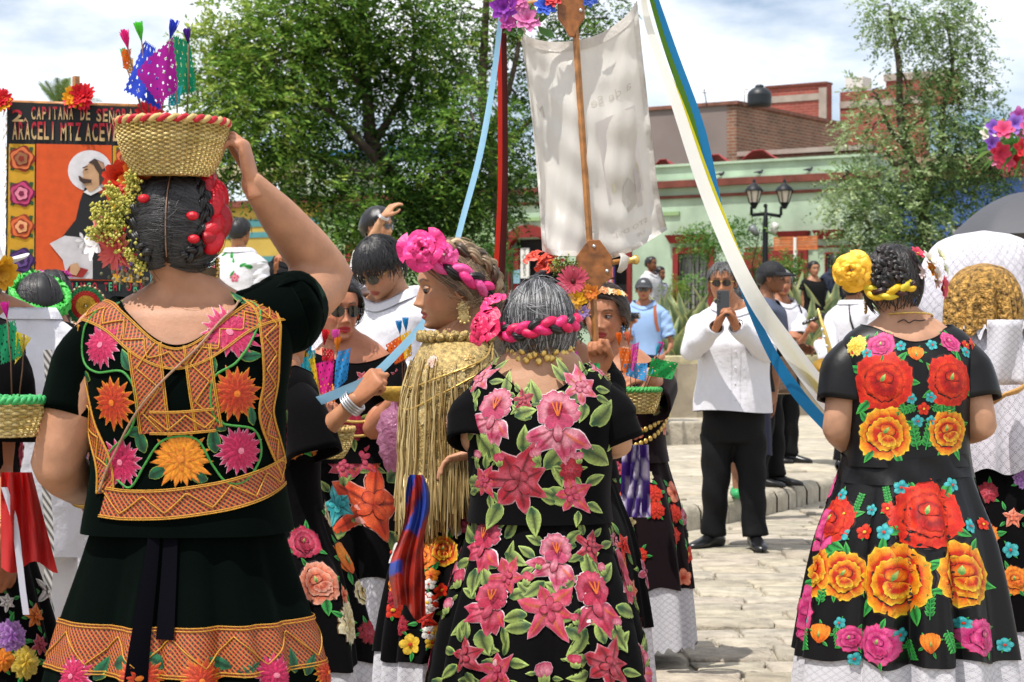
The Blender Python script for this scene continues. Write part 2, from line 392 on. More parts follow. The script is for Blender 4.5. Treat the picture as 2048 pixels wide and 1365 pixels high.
# windows: panes and iron bars
for o in (oW, oG):
 a, b, z0, z1 = o; nx = 3; nz = 4
 for i in range(nx):
  for j in range(nz):
   facade_box(ha, 'pane', a + (b - a) * i / nx + .015, a + (b - a) * (i + 1) / nx - .015, z0 + (z1 - z0) * j / nz + .015, z0 + (z1 - z0) * (j + 1) / nz - .015, 0.16, 0.18, m_glass if o is oW else m_dark)
 k = MB(); k.box((a, .185, z0), (b, .2, z1)); k.build('window_frame', m_white if o is oW else m_dark, ha, smooth=False)
 for i in range(8):
  x = a + (b - a) * (i + .5) / 8; k = MB(); k.tube([(x, -0.03, z0), (x, -0.03, z1)], 0.011, 6); k.build('bar', m_iron, ha)
 for z in (z0 + .1, (z0 + z1) / 2, z1 - .1): k = MB(); k.tube([(a, -0.03, z), (b, -0.03, z)], 0.011, 6); k.build('bar', m_iron, ha)
for o, m in ((oR, m_dark), (oD, mat('maroon_door', h('#5b1f1f'), .7, var=(4, .2)))):
 facade_box(ha, 'door', o[0], o[1], zb, o[3], 0.2, 0.26, m)
# arched shop door with a standing sign
a, b, z0, z1 = oT; c = (a + b) / 2; w = (b - a) / 2; m = MB(); outer = []; inner = []
for k in range(17):
 t = PI * k / 16; outer.append((c - (w + .17) * math.cos(t), z1 - .12 + .42 * math.sin(t))); inner.append((c - w * math.cos(t), z1 - .14 + .2 * math.sin(t)))
pts = [(outer[0][0], zb)] + outer + [(outer[-1][0], zb)]; ipts = [(inner[0][0], zb)] + inner + [(inner[-1][0], zb)]
P = [[(x, y, z) for x, z in q] for q, y in ((ipts, 0.12), (ipts, -0.07), (pts, -0.07), (pts, 0.0))]
m.grid(P, flip=True); m.build('arch', m_redp, ha, smooth=False)
facade_box(ha, 'door', a, b, zb, z1 + .1, 0.24, 0.3, m_dark)
facade_box(ha, 'door_leaf', a + .02, a + .16, zb, z1 - .2, 0.06, 0.2, m_redp)
def place_on(o, m, px, py, off): pass
sg = empty('shop_sign', (0, 0, 0)); tag(sg, 'narrow white TOURS sign hung upright in the arched red doorway', 'sign')
sg.location = (E0.x, E0.y, 0); sg.rotation_euler = (0, 0, HA)
x0, D0 = hx(1040); x1, _ = hx(1057); za, zc = hz(497, D0), hz(557, D0)
facade_box(sg, 'board', x0, x1, zc, za, 0.02, 0.05, m_white)
for i, ch in enumerate('TOURS'):
 text_mesh(ch, 0.155, m_dark, 'letter', sg, Matrix.Translation(((x0 + x1) / 2, 0.014, za - 0.08 - i * (za - zc - .06) / 5)) @ Matrix.Rotation(R(90), 4, 'X'))
po = empty('poster', (E0.x, E0.y, 0), HA); tag(po, 'small pale blue notice pinned low in the arched red doorway', 'poster')
facade_box(po, 'sheet', hx(1025)[0], hx(1038)[0], hz(568, 45), hz(541, 45), 0.03, 0.05, mat('pale_blue', h('#7fa6b5'), .6))
# trinket rack in the doorway
rk = empty('trinket_rack', (E0.x, E0.y, 0), HA); tag(rk, 'dark rack hung with rows of multicoloured woven bracelets by the doorway', 'rack')
x0 = hx(1203)[0]; x1 = hx(1252)[0]; D0 = hx(1230)[1]
facade_box(rk, 'frame', x0, x1, zb, hz(530, D0), -0.45, -0.4, m_dark)
cols = ['#d6352b', '#2f9ad0', '#e6c52f', '#54a83c', '#e24a9a', '#f0eee6', '#f08a2a', '#6a3fa0']
for rz_ in (hz(536, D0), hz(561, D0)):
 for i in range(16):
  x = x0 + (x1 - x0) * (i + .5) / 16; facade_box(rk, 'bracelet', x - .010, x + .010, rz_ - .22, rz_, -0.475, -0.455, mat('trinket%d' % (i % 8), h(cols[i % 8]), .6))
og = empty('hoarding', (E0.x, E0.y, 0), HA); tag(og, 'faded orange slatted board on a post in front of the mint wall', 'board')
for i in range(5):
 a, b = hx(1577)[0], hx(1664)[0]; D0 = hx(1620)[1]; zz = hz(503, D0) + i * .055
 for q0, q1 in ((a, (a + b) / 2 - .03), ((a + b) / 2 + .03, b)): facade_box(og, 'slat', q0, q1, zz, zz + .045, -0.66, -0.63, mat('faded_orange', h('#b5693c'), .8, var=(9, .3)))
facade_box(og, 'post', (a + b) / 2 - .03, (a + b) / 2 + .03, zb, hz(478, D0), -0.68, -0.62, m_white)
# birds on the ledge are left as small dark things
for px, py in ((1447, 352), (1524, 347), (1623, 344)):
 x, D0 = hx(px); k = MB(); p = Vector((E0.x, E0.y)) + EX * x - Vector((0.562, 0.827)) * .1; z = 4.6
 k.ell((p.x, p.y, z + .05), (.06, .035, .035)); k.ell((p.x + .05, p.y, z + .085), .022); k.tube([(p.x - .045, p.y, z + .055), (p.x - .12, p.y, z + .04)], [.02, .01], 6); k.tube([(p.x, p.y, z), (p.x, p.y, z + .05)], .008, 5)
 tag(k.build('pigeon', mat('pigeon', h('#3c3c44'), .7)), {1447: 'dark pigeon on the mint house ledge, leftmost of three', 1524: 'dark pigeon on the mint house ledge between two others', 1623: 'dark pigeon on the mint house ledge, rightmost of three'}[px], 'pigeon', 'pigeons on the ledge')
# house with yellow and teal bands, to the left
hb = empty('house', (E0.x, E0.y, 0), HA); tag(hb, 'house with yellow wall and teal stripes behind the raised arm', 'house')
x0, x1, xm = hx(300)[0], hx(985)[0] - .01, hx(640)[0]
m_yel = mat('yellow_plaster', h('#b59a48'), .85, var=(1.5, .12)); m_teal = mat('teal_paint', h('#4b8488'), .8, var=(2, .1))
D0 = hx(560)[1]
facade_box(hb, 'wall', xm, x1, zb - .1, hz(400, D0), 0.05, .5, m_sage); facade_box(hb, 'wall', x0, xm - .004, zb - .1, hz(410, D0), 0.02, .5, m_yel)
for p0, p1 in ((437, 452), (463, 474), (512, 600)): facade_box(hb, 'stripe', x0, xm - .01, hz(p1, D0), hz(p0, D0), 0.0, .018, m_teal)
facade_box(hb, 'cornice', x0, x1, hz(412, D0), hz(399, D0), -0.14, .5, m_brown); facade_box(hb, 'moulding', xm, x1, hz(428, D0), hz(422, D0), 0.0, .048, m_brown)
facade_box(hb, 'upper_wall', hx(560, 3)[0], hx(668, 3)[0], hz(400, 50) - 1, hz(308, 50), 3, 5, mat('pale_wall', h('#b9c9b0'), .9, var=(2, .1)))
facade_box(hb, 'roof_ledge', hx(520, 3)[0], hx(800, 3)[0], hz(304, 51), hz(296, 51), 3.2, 6, mat('blue_ledge', h('#4c7fae'), .8))
facade_box(hb, 'awning', hx(395, 2)[0], hx(560, 2)[0], hz(352, 52), hz(330, 52), 2, 4, mat('cream_wall', h('#cbbf9c'), .8))
facade_box(hb, 'red_door', hx(690)[0], hx(722)[0], zb, hz(492, D0), 0.0, .048, m_redp)
# brick blocks on and behind the roof
def brickmat(name, c1, c2, mortar, sc=1.0):
 m = bpy.data.materials.new(name); m.use_nodes = True; n = m.node_tree; L = n.links.new; b = n.nodes['Principled BSDF']; b.inputs['Roughness'].default_value = .9
 tc = n.nodes.new('ShaderNodeTexCoord'); mp = n.nodes.new('ShaderNodeMapping'); mp.inputs['Rotation'].default_value = (R(90), 0, 0)
 bt = n.nodes.new('ShaderNodeTexBrick'); bt.inputs['Color1'].default_value = (*c1, 1); bt.inputs['Color2'].default_value = (*c2, 1); bt.inputs['Mortar'].default_value = (*mortar, 1)
 bt.inputs['Scale'].default_value = sc; bt.inputs['Brick Width'].default_value = .26; bt.inputs['Row Height'].default_value = .075; bt.inputs['Mortar Size'].default_value = .012
 nz = n.nodes.new('ShaderNodeTexNoise'); nz.inputs['Scale'].default_value = 1.4; nz.inputs['Detail'].default_value = 5; mu = n.nodes.new('ShaderNodeMixRGB'); mu.blend_type = 'OVERLAY'; mu.inputs[0].default_value = .55
 cb = n.nodes.new('ShaderNodeCombineXYZ'); sx = n.nodes.new('ShaderNodeSeparateXYZ'); ad = n.nodes.new('ShaderNodeMath')
 L(tc.outputs['Object'], sx.inputs[0]); L(sx.outputs[0], ad.inputs[0]); L(sx.outputs[1], ad.inputs[1]); L(ad.outputs[0], cb.inputs[0]); L(sx.outputs[2], cb.inputs[1])
 L(cb.outputs[0], bt.inputs['Vector']); L(tc.outputs['Object'], nz.inputs['Vector']); L(bt.outputs['Color'], mu.inputs[1]); L(nz.outputs['Fac'], mu.inputs[2]); L(mu.outputs[0], b.inputs['Base Color'])
 bp = n.nodes.new('ShaderNodeBump'); bp.inputs['Strength'].default_value = .6; L(bt.outputs['Fac'], bp.inputs['Height']); bp.invert = True; L(bp.outputs[0], b.inputs['Normal'])
 return m
m_brickA = brickmat('old_brick', h('#8a5a43'), h('#6f4a39'), h('#8d7f70')); m_brickB = brickmat('red_brick', h('#9c4a3a'), h('#8b4234'), h('#94625a'))
m_render = mat('grey_render', h('#857873'), .9, var=(.8, .12), bump=(9, .3)); m_conc = mat('concrete', h('#a3978c'), .9, var=(3, .2))
rb = empty('rooftop_block', (E0.x, E0.y, 0), HA); tag(rb, 'rooftop block with grey rendered front and brown brick side behind the mint house', 'building')
off = 4.6; xc, Dc = hx(1473, off); zT = hz(209, Dc)
facade_box(rb, 'front_wall', hx(1240, off)[0], xc - .25, 4.2, zT, off, off + .3, m_render); facade_box(rb, 'corner_pier', xc - .25, xc, 4.2, zT, off - .003, off + .3, m_brickA)
facade_box(rb, 'side_wall', xc - .3, xc - .003, 4.2, zT, off + .3, off + 6, m_brickA)
facade_box(rb, 'coping', hx(1240, off)[0] - .05, xc + .06, zT, zT + .08, off - .06, off + 6.05, mat('coping_brick', h('#7c5346'), .9, var=(6, .3)))
lo = empty('parapet_wall', (E0.x, E0.y, 0), HA); tag(lo, 'low brown brick parapet with pale coping on the mint roof', 'wall')
a, b = hx(1478, 1.6)[0], hx(1737, 1.6)[0]; zz = hz(289, 41.7); facade_box(lo, 'wall', a, b, 4.3, zz - .1, 1.6, 1.9, m_brickA); facade_box(lo, 'coping', a, b + .05, zz - .1, zz, 1.5, 2.0, m_conc)
for p0, p1, q in ((1310, 1360, 5.12), (1405, 1472, 5.16), (1480, 1570, 5.2)):
 t_ = MB(); a, b = hx(p0, .9)[0], hx(p1, .9)[0]; q0 = E0
 t_.grid([[(a + (b - a) * i / 8, .7 + j * .25, 4.86 + (q - 4.86) * math.sin(PI * i / 8) * (1 - .2 * j) + .02 * math.sin(i * 3 + j)) for i in range(9)] for j in range(4)])
 o = t_.build('roof_tarpaulin', mat('red_tarp', h('#8e2f30'), .6, var=(6, .25))); o.location = (E0.x, E0.y, 0); o.rotation_euler = (0, 0, HA)
 sl = o.modifiers.new('s', 'SOLIDIFY'); sl.thickness = .02
 tag(o, {1310: 'red tarpaulin heaped on the mint roof nearest the white banner', 1405: 'red tarpaulin heaped on the mint roof before the grey block', 1480: 'red tarpaulin heaped on the mint roof before the brick parapet'}[p0], 'tarpaulin', 'red tarpaulins on the roof')
rr_ = empty('brick_building', (E0.x, E0.y, 0), HA); tag(rr_, 'tall red brick building with concrete ties rising behind the roofs', 'building')
off = 14; a, Da = hx(1535, off); b, Db = hx(1654, off); zT = hz(168, Db)
facade_box(rr_, 'wall', a, b, 4, zT, off, off + .3, m_brickB); facade_box(rr_, 'tie_beam', a, b - .12, zT - .42, zT - .24, off - .03, off - .003, m_conc); facade_box(rr_, 'coping', a - .05, b, zT, zT + .06, off - .06, off + .36, m_brown)
facade_box(rr_, 'tie_column', b - .22, b, 4, zT - .1, off - .05, off - .004, m_conc)
c, Dc = hx(1850, off + .8); zU = hz(150, Dc + 2)
facade_box(rr_, 'wall', b + .01, c, 4, zT - .15, off + .8, off + 1.1, m_brickB); facade_box(rr_, 'tie_beam', b + .01, c, zT - .6, zT - .42, off + .77, off + .797, m_conc)
facade_box(rr_, 'upper_wall', b + .4, c, zT - .4, zT + .35, off + 3, off + 3.3, m_brickB); facade_box(rr_, 'coping', b + .35, c, zT + .35, zT + .55, off + 2.95, off + 3.35, m_conc)
facade_box(rr_, 'roof_box', b - .02, b + .5, zT + .0, zT + .3, off + 1.2, off + 1.8, m_white)
# water tank
tk = empty('water_tank', W(1519, 213, 46.5)); tag(tk, 'black ribbed plastic water tank standing on the roof', 'tank')
k = MB(); z0 = 0; prof = [(0, 0), (.26, 0), (.27, .03)] + [(.27 + .012 * (i % 2), .05 + i * .028) for i in range(9)] + [(.25, .33), (.17, .4), (.10, .43)]
k.grid([[(r * math.cos(t), r * math.sin(t), z) for t in np.linspace(0, 2 * PI, 25)[:-1]] for r, z in prof], True); k.build('body', mat('black_plastic', h('#1c2126'), .45), tk)
k = MB(); k.tube([(0, 0, .42), (0, 0, .47)], .1, 16); k.tube([(0, 0, .47), (0, 0, .49)], [.085, .06], 16); k.build('lid', mat('black_plastic'), tk)
k = MB(); k.tube([(-.34, 0, .0), (-.34, 0, .38)], .012, 6); k.tube([(-.34, 0, .38), (-.25, 0, .38)], .012, 6); k.build('pipe', m_conc, tk)
tk.location.z = hz(213, 46.5)
for p in tk.children: pass
an = MB(); p = W(1414, 213, 45.2); an.tube([p, W(1408, 178, 45.2)], .012, 5); an.tube([W(1404, 186, 45.2), W(1414, 186, 45.2)], .008, 5); tag(an.build('antenna', m_iron), 'thin metal antenna on the grey rooftop block', 'antenna')
# blue house on the right
bh = empty('house', (E0.x, E0.y, 0), HA); tag(bh, 'bright blue house half hidden behind the tree', 'house')
a, Da = hx(1753, 1.2); b = hx(2500, 1.2)[0]; Dm = hx(1880, 1.2)[1]
facade_box(bh, 'wall', a, b, zb - .1, hz(362, Dm), 1.2, 1.5, mat('blue_plaster', h('#4a6aa8'), .85, var=(1.2, .12)))
facade_box(bh, 'cornice', a, b, hz(362, Dm), hz(340, Dm), 1.05, 1.5, m_brown); facade_box(bh, 'parapet', a, b, hz(340, Dm), hz(312, Dm), 1.2, 1.5, mat('tan_plaster', h('#a58e75'), .9, var=(2, .2)))
facade_box(bh, 'window', hx(1905, 1.2)[0], hx(1935, 1.2)[0], hz(520, Dm), hz(452, Dm), 1.14, 1.198, m_dark)
facade_box(bh, 'pane', hx(1908, 1.2)[0], hx(1932, 1.2)[0], hz(515, Dm), hz(456, Dm), 1.10, 1.138, m_glass)
# ------------------------------------------------------------------ trees
m_bark = mat('bark', h('#4d4238'), .95, bump=(14, 1.0, .03), var=(6, .3))
m_leaf = mat('leaf', rough=.65, spec=.15, attr=True, trans=.28, var=(60, .2))
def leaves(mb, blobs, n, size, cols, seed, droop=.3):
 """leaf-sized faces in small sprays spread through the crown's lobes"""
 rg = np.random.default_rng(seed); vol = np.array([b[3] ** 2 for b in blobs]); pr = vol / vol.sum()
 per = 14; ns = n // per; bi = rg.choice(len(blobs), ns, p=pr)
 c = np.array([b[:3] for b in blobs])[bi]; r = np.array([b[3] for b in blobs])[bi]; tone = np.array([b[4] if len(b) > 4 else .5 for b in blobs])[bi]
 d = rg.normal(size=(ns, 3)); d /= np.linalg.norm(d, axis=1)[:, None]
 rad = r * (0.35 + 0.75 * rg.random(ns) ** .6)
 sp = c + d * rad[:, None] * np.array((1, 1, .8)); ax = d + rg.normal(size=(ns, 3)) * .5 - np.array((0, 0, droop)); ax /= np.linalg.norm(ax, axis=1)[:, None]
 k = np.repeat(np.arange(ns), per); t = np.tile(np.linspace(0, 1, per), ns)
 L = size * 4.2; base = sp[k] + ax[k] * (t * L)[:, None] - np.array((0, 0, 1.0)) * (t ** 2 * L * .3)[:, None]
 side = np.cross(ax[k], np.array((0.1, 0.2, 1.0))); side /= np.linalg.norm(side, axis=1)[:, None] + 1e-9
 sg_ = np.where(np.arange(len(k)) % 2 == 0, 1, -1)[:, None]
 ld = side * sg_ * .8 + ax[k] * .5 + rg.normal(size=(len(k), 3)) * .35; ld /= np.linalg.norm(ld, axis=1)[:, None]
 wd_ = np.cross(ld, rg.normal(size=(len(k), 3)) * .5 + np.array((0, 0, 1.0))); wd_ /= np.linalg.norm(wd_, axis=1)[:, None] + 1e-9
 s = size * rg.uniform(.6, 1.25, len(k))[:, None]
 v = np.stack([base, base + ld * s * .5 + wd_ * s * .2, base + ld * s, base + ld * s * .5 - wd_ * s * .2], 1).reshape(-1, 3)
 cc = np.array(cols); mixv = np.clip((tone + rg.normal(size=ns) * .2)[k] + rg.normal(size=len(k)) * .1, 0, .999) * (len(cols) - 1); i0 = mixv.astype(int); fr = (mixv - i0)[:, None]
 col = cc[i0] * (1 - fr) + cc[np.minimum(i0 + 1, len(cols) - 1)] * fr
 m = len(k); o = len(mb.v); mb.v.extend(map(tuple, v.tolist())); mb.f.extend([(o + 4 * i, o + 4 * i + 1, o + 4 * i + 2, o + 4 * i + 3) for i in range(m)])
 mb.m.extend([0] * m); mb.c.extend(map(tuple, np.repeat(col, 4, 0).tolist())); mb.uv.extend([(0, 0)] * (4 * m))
def limb(mb, pts, r0, r1, n=9):
 P = spline(pts, max(6, len(pts) * 4)); m = len(P); mb.tube(P, [r0 + (r1 - r0) * (i / (m - 1)) ** .8 for i in range(m)], n)
def tree(name, label, base, limbs, blobs, n, size, cols, seed, D, droop=.3, twigs=40):
 t = empty(name, base); tag(t, label, 'tree')
 b = Vector(base); k = MB()
 rg = random.Random(seed); tips = []
 for li, (pts, r0, r1) in enumerate(limbs):
  P = [W(px, py, D + dy) - b for px, py, dy in pts]
  if li == 0: P = [Vector((P[0].x, P[0].y, -.03))] + P
  limb(k, P, r0, r1); tips += [Vector(q) for q in spline(P, 14)[4:]]
 BL = [(*(W(px, py, D + dy) - b), r * D / F, tn) for px, py, dy, r, tn in blobs]
 for i in range(twigs):
  bl = BL[i % len(BL)]; c = Vector(bl[:3]) + Vector([rg.uniform(-.5, .5) * bl[3] for _ in range(3)]); s = min(tips, key=lambda q: (q - c).length + rg.uniform(0, .15))
  mid = (s + c) / 2 + Vector((rg.uniform(-.1, .1), rg.uniform(-.1, .1), rg.uniform(0, .15))) ; limb(k, [s, mid, c], .028, .007, 6)
 k.build('trunk', m_bark, t)
 cr = MB(); leaves(cr, BL, n, size, cols, seed, droop); cr.build('crown', m_leaf, t, smooth=False)
 return t
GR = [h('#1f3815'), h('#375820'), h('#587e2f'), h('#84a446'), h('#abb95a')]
D1 = 25.0; zg = 0.12
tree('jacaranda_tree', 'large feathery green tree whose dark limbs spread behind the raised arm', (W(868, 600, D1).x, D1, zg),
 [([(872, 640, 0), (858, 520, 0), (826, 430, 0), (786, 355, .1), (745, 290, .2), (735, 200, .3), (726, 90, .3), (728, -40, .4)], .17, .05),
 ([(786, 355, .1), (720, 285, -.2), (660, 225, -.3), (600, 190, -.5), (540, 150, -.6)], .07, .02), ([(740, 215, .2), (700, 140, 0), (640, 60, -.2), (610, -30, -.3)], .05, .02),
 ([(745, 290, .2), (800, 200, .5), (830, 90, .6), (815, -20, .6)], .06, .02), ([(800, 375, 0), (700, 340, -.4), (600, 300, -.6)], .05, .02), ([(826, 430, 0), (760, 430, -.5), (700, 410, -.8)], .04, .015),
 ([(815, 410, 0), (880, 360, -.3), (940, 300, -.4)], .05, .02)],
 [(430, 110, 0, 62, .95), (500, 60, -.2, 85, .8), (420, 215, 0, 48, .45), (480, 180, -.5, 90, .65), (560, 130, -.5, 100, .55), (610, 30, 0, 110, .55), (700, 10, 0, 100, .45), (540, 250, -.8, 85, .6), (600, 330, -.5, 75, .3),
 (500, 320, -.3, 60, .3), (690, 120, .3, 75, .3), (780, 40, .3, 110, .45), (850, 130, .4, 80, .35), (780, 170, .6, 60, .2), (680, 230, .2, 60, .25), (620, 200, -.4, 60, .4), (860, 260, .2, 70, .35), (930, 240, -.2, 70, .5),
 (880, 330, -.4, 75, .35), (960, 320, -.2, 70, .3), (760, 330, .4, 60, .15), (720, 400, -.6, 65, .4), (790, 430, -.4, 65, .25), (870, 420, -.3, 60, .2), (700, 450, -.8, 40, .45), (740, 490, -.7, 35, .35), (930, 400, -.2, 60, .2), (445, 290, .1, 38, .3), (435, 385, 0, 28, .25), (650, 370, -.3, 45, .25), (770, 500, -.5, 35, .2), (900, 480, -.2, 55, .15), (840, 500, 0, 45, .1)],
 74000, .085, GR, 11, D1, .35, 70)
D2 = 31.0
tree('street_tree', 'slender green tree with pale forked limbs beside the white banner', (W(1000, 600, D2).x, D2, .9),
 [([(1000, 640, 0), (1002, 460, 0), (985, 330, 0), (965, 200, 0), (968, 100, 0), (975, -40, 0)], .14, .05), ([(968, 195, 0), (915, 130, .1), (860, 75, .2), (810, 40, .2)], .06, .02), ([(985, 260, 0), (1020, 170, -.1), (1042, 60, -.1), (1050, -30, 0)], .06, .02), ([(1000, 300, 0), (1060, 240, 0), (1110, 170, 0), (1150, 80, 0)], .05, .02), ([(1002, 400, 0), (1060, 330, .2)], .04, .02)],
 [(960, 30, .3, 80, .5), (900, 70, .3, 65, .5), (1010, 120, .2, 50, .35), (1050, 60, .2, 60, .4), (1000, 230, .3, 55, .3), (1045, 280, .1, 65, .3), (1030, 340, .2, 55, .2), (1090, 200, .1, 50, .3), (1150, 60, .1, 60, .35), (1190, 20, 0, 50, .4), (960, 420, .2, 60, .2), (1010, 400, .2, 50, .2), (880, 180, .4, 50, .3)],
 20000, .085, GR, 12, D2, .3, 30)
GR2 = [h('#2b4424'), h('#4b6a36'), h('#738f56'), h('#9cb27c'), h('#c0cda2')]
D3 = 33.0
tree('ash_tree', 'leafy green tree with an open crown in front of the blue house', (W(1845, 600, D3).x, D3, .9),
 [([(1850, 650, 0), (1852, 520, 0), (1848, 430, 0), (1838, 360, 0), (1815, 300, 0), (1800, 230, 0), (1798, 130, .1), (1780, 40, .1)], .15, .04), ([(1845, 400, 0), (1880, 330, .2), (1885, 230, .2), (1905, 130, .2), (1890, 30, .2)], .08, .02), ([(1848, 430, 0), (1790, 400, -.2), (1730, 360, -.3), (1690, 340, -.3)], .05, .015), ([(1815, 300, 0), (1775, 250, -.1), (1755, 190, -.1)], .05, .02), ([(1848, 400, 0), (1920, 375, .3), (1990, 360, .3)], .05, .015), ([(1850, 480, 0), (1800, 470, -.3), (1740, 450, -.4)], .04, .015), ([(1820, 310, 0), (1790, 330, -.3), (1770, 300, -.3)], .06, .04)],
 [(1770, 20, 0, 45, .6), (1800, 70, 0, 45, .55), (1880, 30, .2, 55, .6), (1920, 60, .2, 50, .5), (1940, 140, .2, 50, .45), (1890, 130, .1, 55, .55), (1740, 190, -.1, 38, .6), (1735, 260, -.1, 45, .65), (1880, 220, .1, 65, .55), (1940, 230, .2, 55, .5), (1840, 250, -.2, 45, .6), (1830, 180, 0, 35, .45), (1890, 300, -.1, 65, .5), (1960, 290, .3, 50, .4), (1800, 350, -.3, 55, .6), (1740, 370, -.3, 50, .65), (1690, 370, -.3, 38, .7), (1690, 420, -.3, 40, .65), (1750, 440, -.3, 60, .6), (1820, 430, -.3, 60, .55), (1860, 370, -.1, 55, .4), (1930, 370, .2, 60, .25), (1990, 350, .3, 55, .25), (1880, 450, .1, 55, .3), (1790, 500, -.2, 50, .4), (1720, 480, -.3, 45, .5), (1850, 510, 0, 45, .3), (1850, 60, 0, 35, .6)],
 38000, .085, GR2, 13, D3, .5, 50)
# palm behind the painted banner
pl = empty('palm_tree', (W(122, 300, 38).x, 38, 0.9)); tag(pl, 'palm tree with spiky fronds showing above the painted banner', 'tree')
k = MB(); top = W(120, 226, 38) - Vector(pl.location); k.tube(spline([(0, 0, 0), (.05, 0, 2), tuple(top)], 14), [.2, .19] + [.16] * 12, 10); k.build('trunk', m_bark, pl)
for i in range(26):
 a = 2 * PI * i / 26 + rnd.uniform(-.1, .1); el = rnd.uniform(.0, 1.35); L = rnd.uniform(.8, 1.05); k = MB(); dirv = Vector((math.cos(a) * math.cos(el), math.sin(a) * math.cos(el), math.sin(el)))
 P = [Vector((0, 0, 0)) + dirv * (L * t) - Vector((0, 0, .30 * L * t * t)) for t in np.linspace(0, 1, 9)]
 k.tube(P, [.014 * (1 - .8 * t) for t in np.linspace(0, 1, 9)], 5, col=h('#6b7a45')); sd_ = dirv.cross(Vector((0, 0, 1))).normalized()
 for t in np.linspace(.12, .98, 20):
  q = dirv * (L * t) - Vector((0, 0, .30 * L * t * t)); ll = .2 * math.sin(PI * (.15 + .8 * t))
  for s_ in (-1, 1):
   e = q + (sd_ * s_ * .8 + dirv * .7 + Vector((0, 0, -.15))) * ll; w_ = dirv * .012; cc = mixc(h('#4f6a3a'), h('#7e9358'), rnd.random())
   k.add([q - w_, q + w_, e], [(0, 1, 2)], cc)
 o = k.build('frond', m_leaf, pl, smooth=False); o.location = top
# ------------------------------------------------------------------ small trimmed trees and shrubs in the planter
def shrub(name, label, stem_px, base_y, balls, D, seed, n=2600, cols=None):
 b = W(stem_px, base_y, D); b.z = 0.9; t = empty(name, b); tag(t, label, 'shrub', 'small trees in the planter'); k = MB(); rg = random.Random(seed); BL = []
 for px, py, r in balls:
  c = W(px, py, D) - b; BL.append((c.x, c.y + rg.uniform(-.1, .1), c.z, r * D / F, .55)); limb(k, [(0, 0, 0), (c.x * .4, 0, c.z * .55), tuple(c)], .022, .008, 6)
 k.build('trunk', m_bark, t); cr = MB(); leaves(cr, BL, n, .055, cols or [h('#2c4a20'), h('#4d7434'), h('#6f9a4a'), h('#95b568')], seed, .1); cr.build('crown', m_leaf, t, smooth=False)
shrub('topiary_tree', 'small tree with two leafy tufts before the barred window', 1395, 660, [(1400, 486, 28), (1385, 470, 14), (1420, 495, 16)], 33.5, 21)
shrub('topiary_tree', 'small tufted tree left of the lamp post', 1480, 660, [(1470, 470, 26), (1455, 462, 16), (1520, 458, 18)], 33.2, 22)
shrub('topiary_tree', 'round leafy bush just right of the lamp post', 1575, 660, [(1570, 535, 26), (1590, 545, 24), (1555, 548, 18), (1515, 520, 18)], 33.8, 23, 4200)
shrub('topiary_tree', 'sparse young shrub with yellowish leaves beneath the barred window', 1352, 660, [(1350, 580, 13), (1358, 592, 10)], 32.5, 24, 700, [h('#5b7a30'), h('#8aa445'), h('#b0bb5c')])
shrub('topiary_tree', 'little round shrub below the barred window', 1380, 660, [(1380, 568, 15), (1425, 570, 14)], 33.0, 25, 1200)
shrub('topiary_tree', 'dark bush by the red ribbons and arched doorway', 985, 660, [(985, 525, 26), (1000, 512, 18), (965, 520, 18)], 27, 26, 3000, [h('#2c4a20'), h('#4d7434'), h('#6f9a4a')])
# agaves: rosettes of long pointed leaves, each leaf its own piece
m_agave = mat('agave', rough=.5, attr=True, var=(12, .2))
def agave_leaf():
 k = MB(); rows = []; cols_ = []
 for j in range(9):
  t = j / 8; w_ = .15 * (1 - t) ** .65 * (.75 + 1.0 * t * (1 - t)); z = t; y_ = .10 * math.sin(t * 2.2)
  rows.append([(-w_, y_ + w_ * .35, z), (-w_ * .5, y_ - .01, z), (0, y_ - w_ * .25 - .012 * (1 - t), z), (w_ * .5, y_ - .01, z), (w_, y_ + w_ * .35, z)])
  c = mixc(h('#5d7253'), h('#8a9a72'), t); e = h('#b9b77c'); cols_ += [e, c, mixc(c, h('#3e5a40'), .4), c, e]
 k.grid(rows, col=cols_)
 for r_ in range(len(k.f)): pass
 return k
_al = None
AG = [('1330', 1330, 655, 31.5, .95, 24), ('1365', 1378, 668, 31.2, 1.0, 26), ('1425', 1430, 662, 31.8, 1.05, 26), ('1480', 1490, 665, 32.5, .9, 20), ('1600', 1605, 650, 32.2, 1.15, 28), ('1640', 1660, 668, 32.0, 1.1, 28), ('1330b', 1345, 690, 30.6, .7, 18), ('1620c', 1618, 682, 31.6, .8, 18), ('1720', 1725, 660, 32.8, 1.0, 20)]
LB = ['spiky agave right behind the man with the video camera', 'broad spiky agave under the barred window', 'pale spiky agave behind the man holding up a phone', 'spiky agave half hidden behind the phone and the man in the black cap', 'tall spiky agave beside the man with the clarinet', 'large spreading agave between clarinet player and saxophone player', 'small agave at the planter edge above the stone step', 'small agave at the foot of the tall one by the clarinet', 'spiky agave partly behind the woman with the yellow rosette']
for (nm, px, py, D, sc, n), lb in zip(AG, LB):
 b = W(px, py, D); b.z = .93; ag = empty('agave_plant', b); tag(ag, lb, 'agave', 'agaves in the planter'); rg = random.Random(px)
 for i in range(n):
  if _al is None: lf = agave_leaf().build('leaf', m_agave, ag); _al = lf
  else: lf = bpy.data.objects.new('leaf', _al.data); COL.objects.link(lf); lf.parent = ag
  k = (i + .5) / n; til = R(78) * k ** .8 + R(8); lf.rotation_euler = Euler((til, rg.uniform(-.15, .15), 2.399 * i + rg.uniform(-.2, .2)), 'XYZ'); s_ = 1.15 * sc * rg.uniform(.75, 1.05) * (.8 + .3 * (1 - k)); lf.scale = (s_, s_, s_)
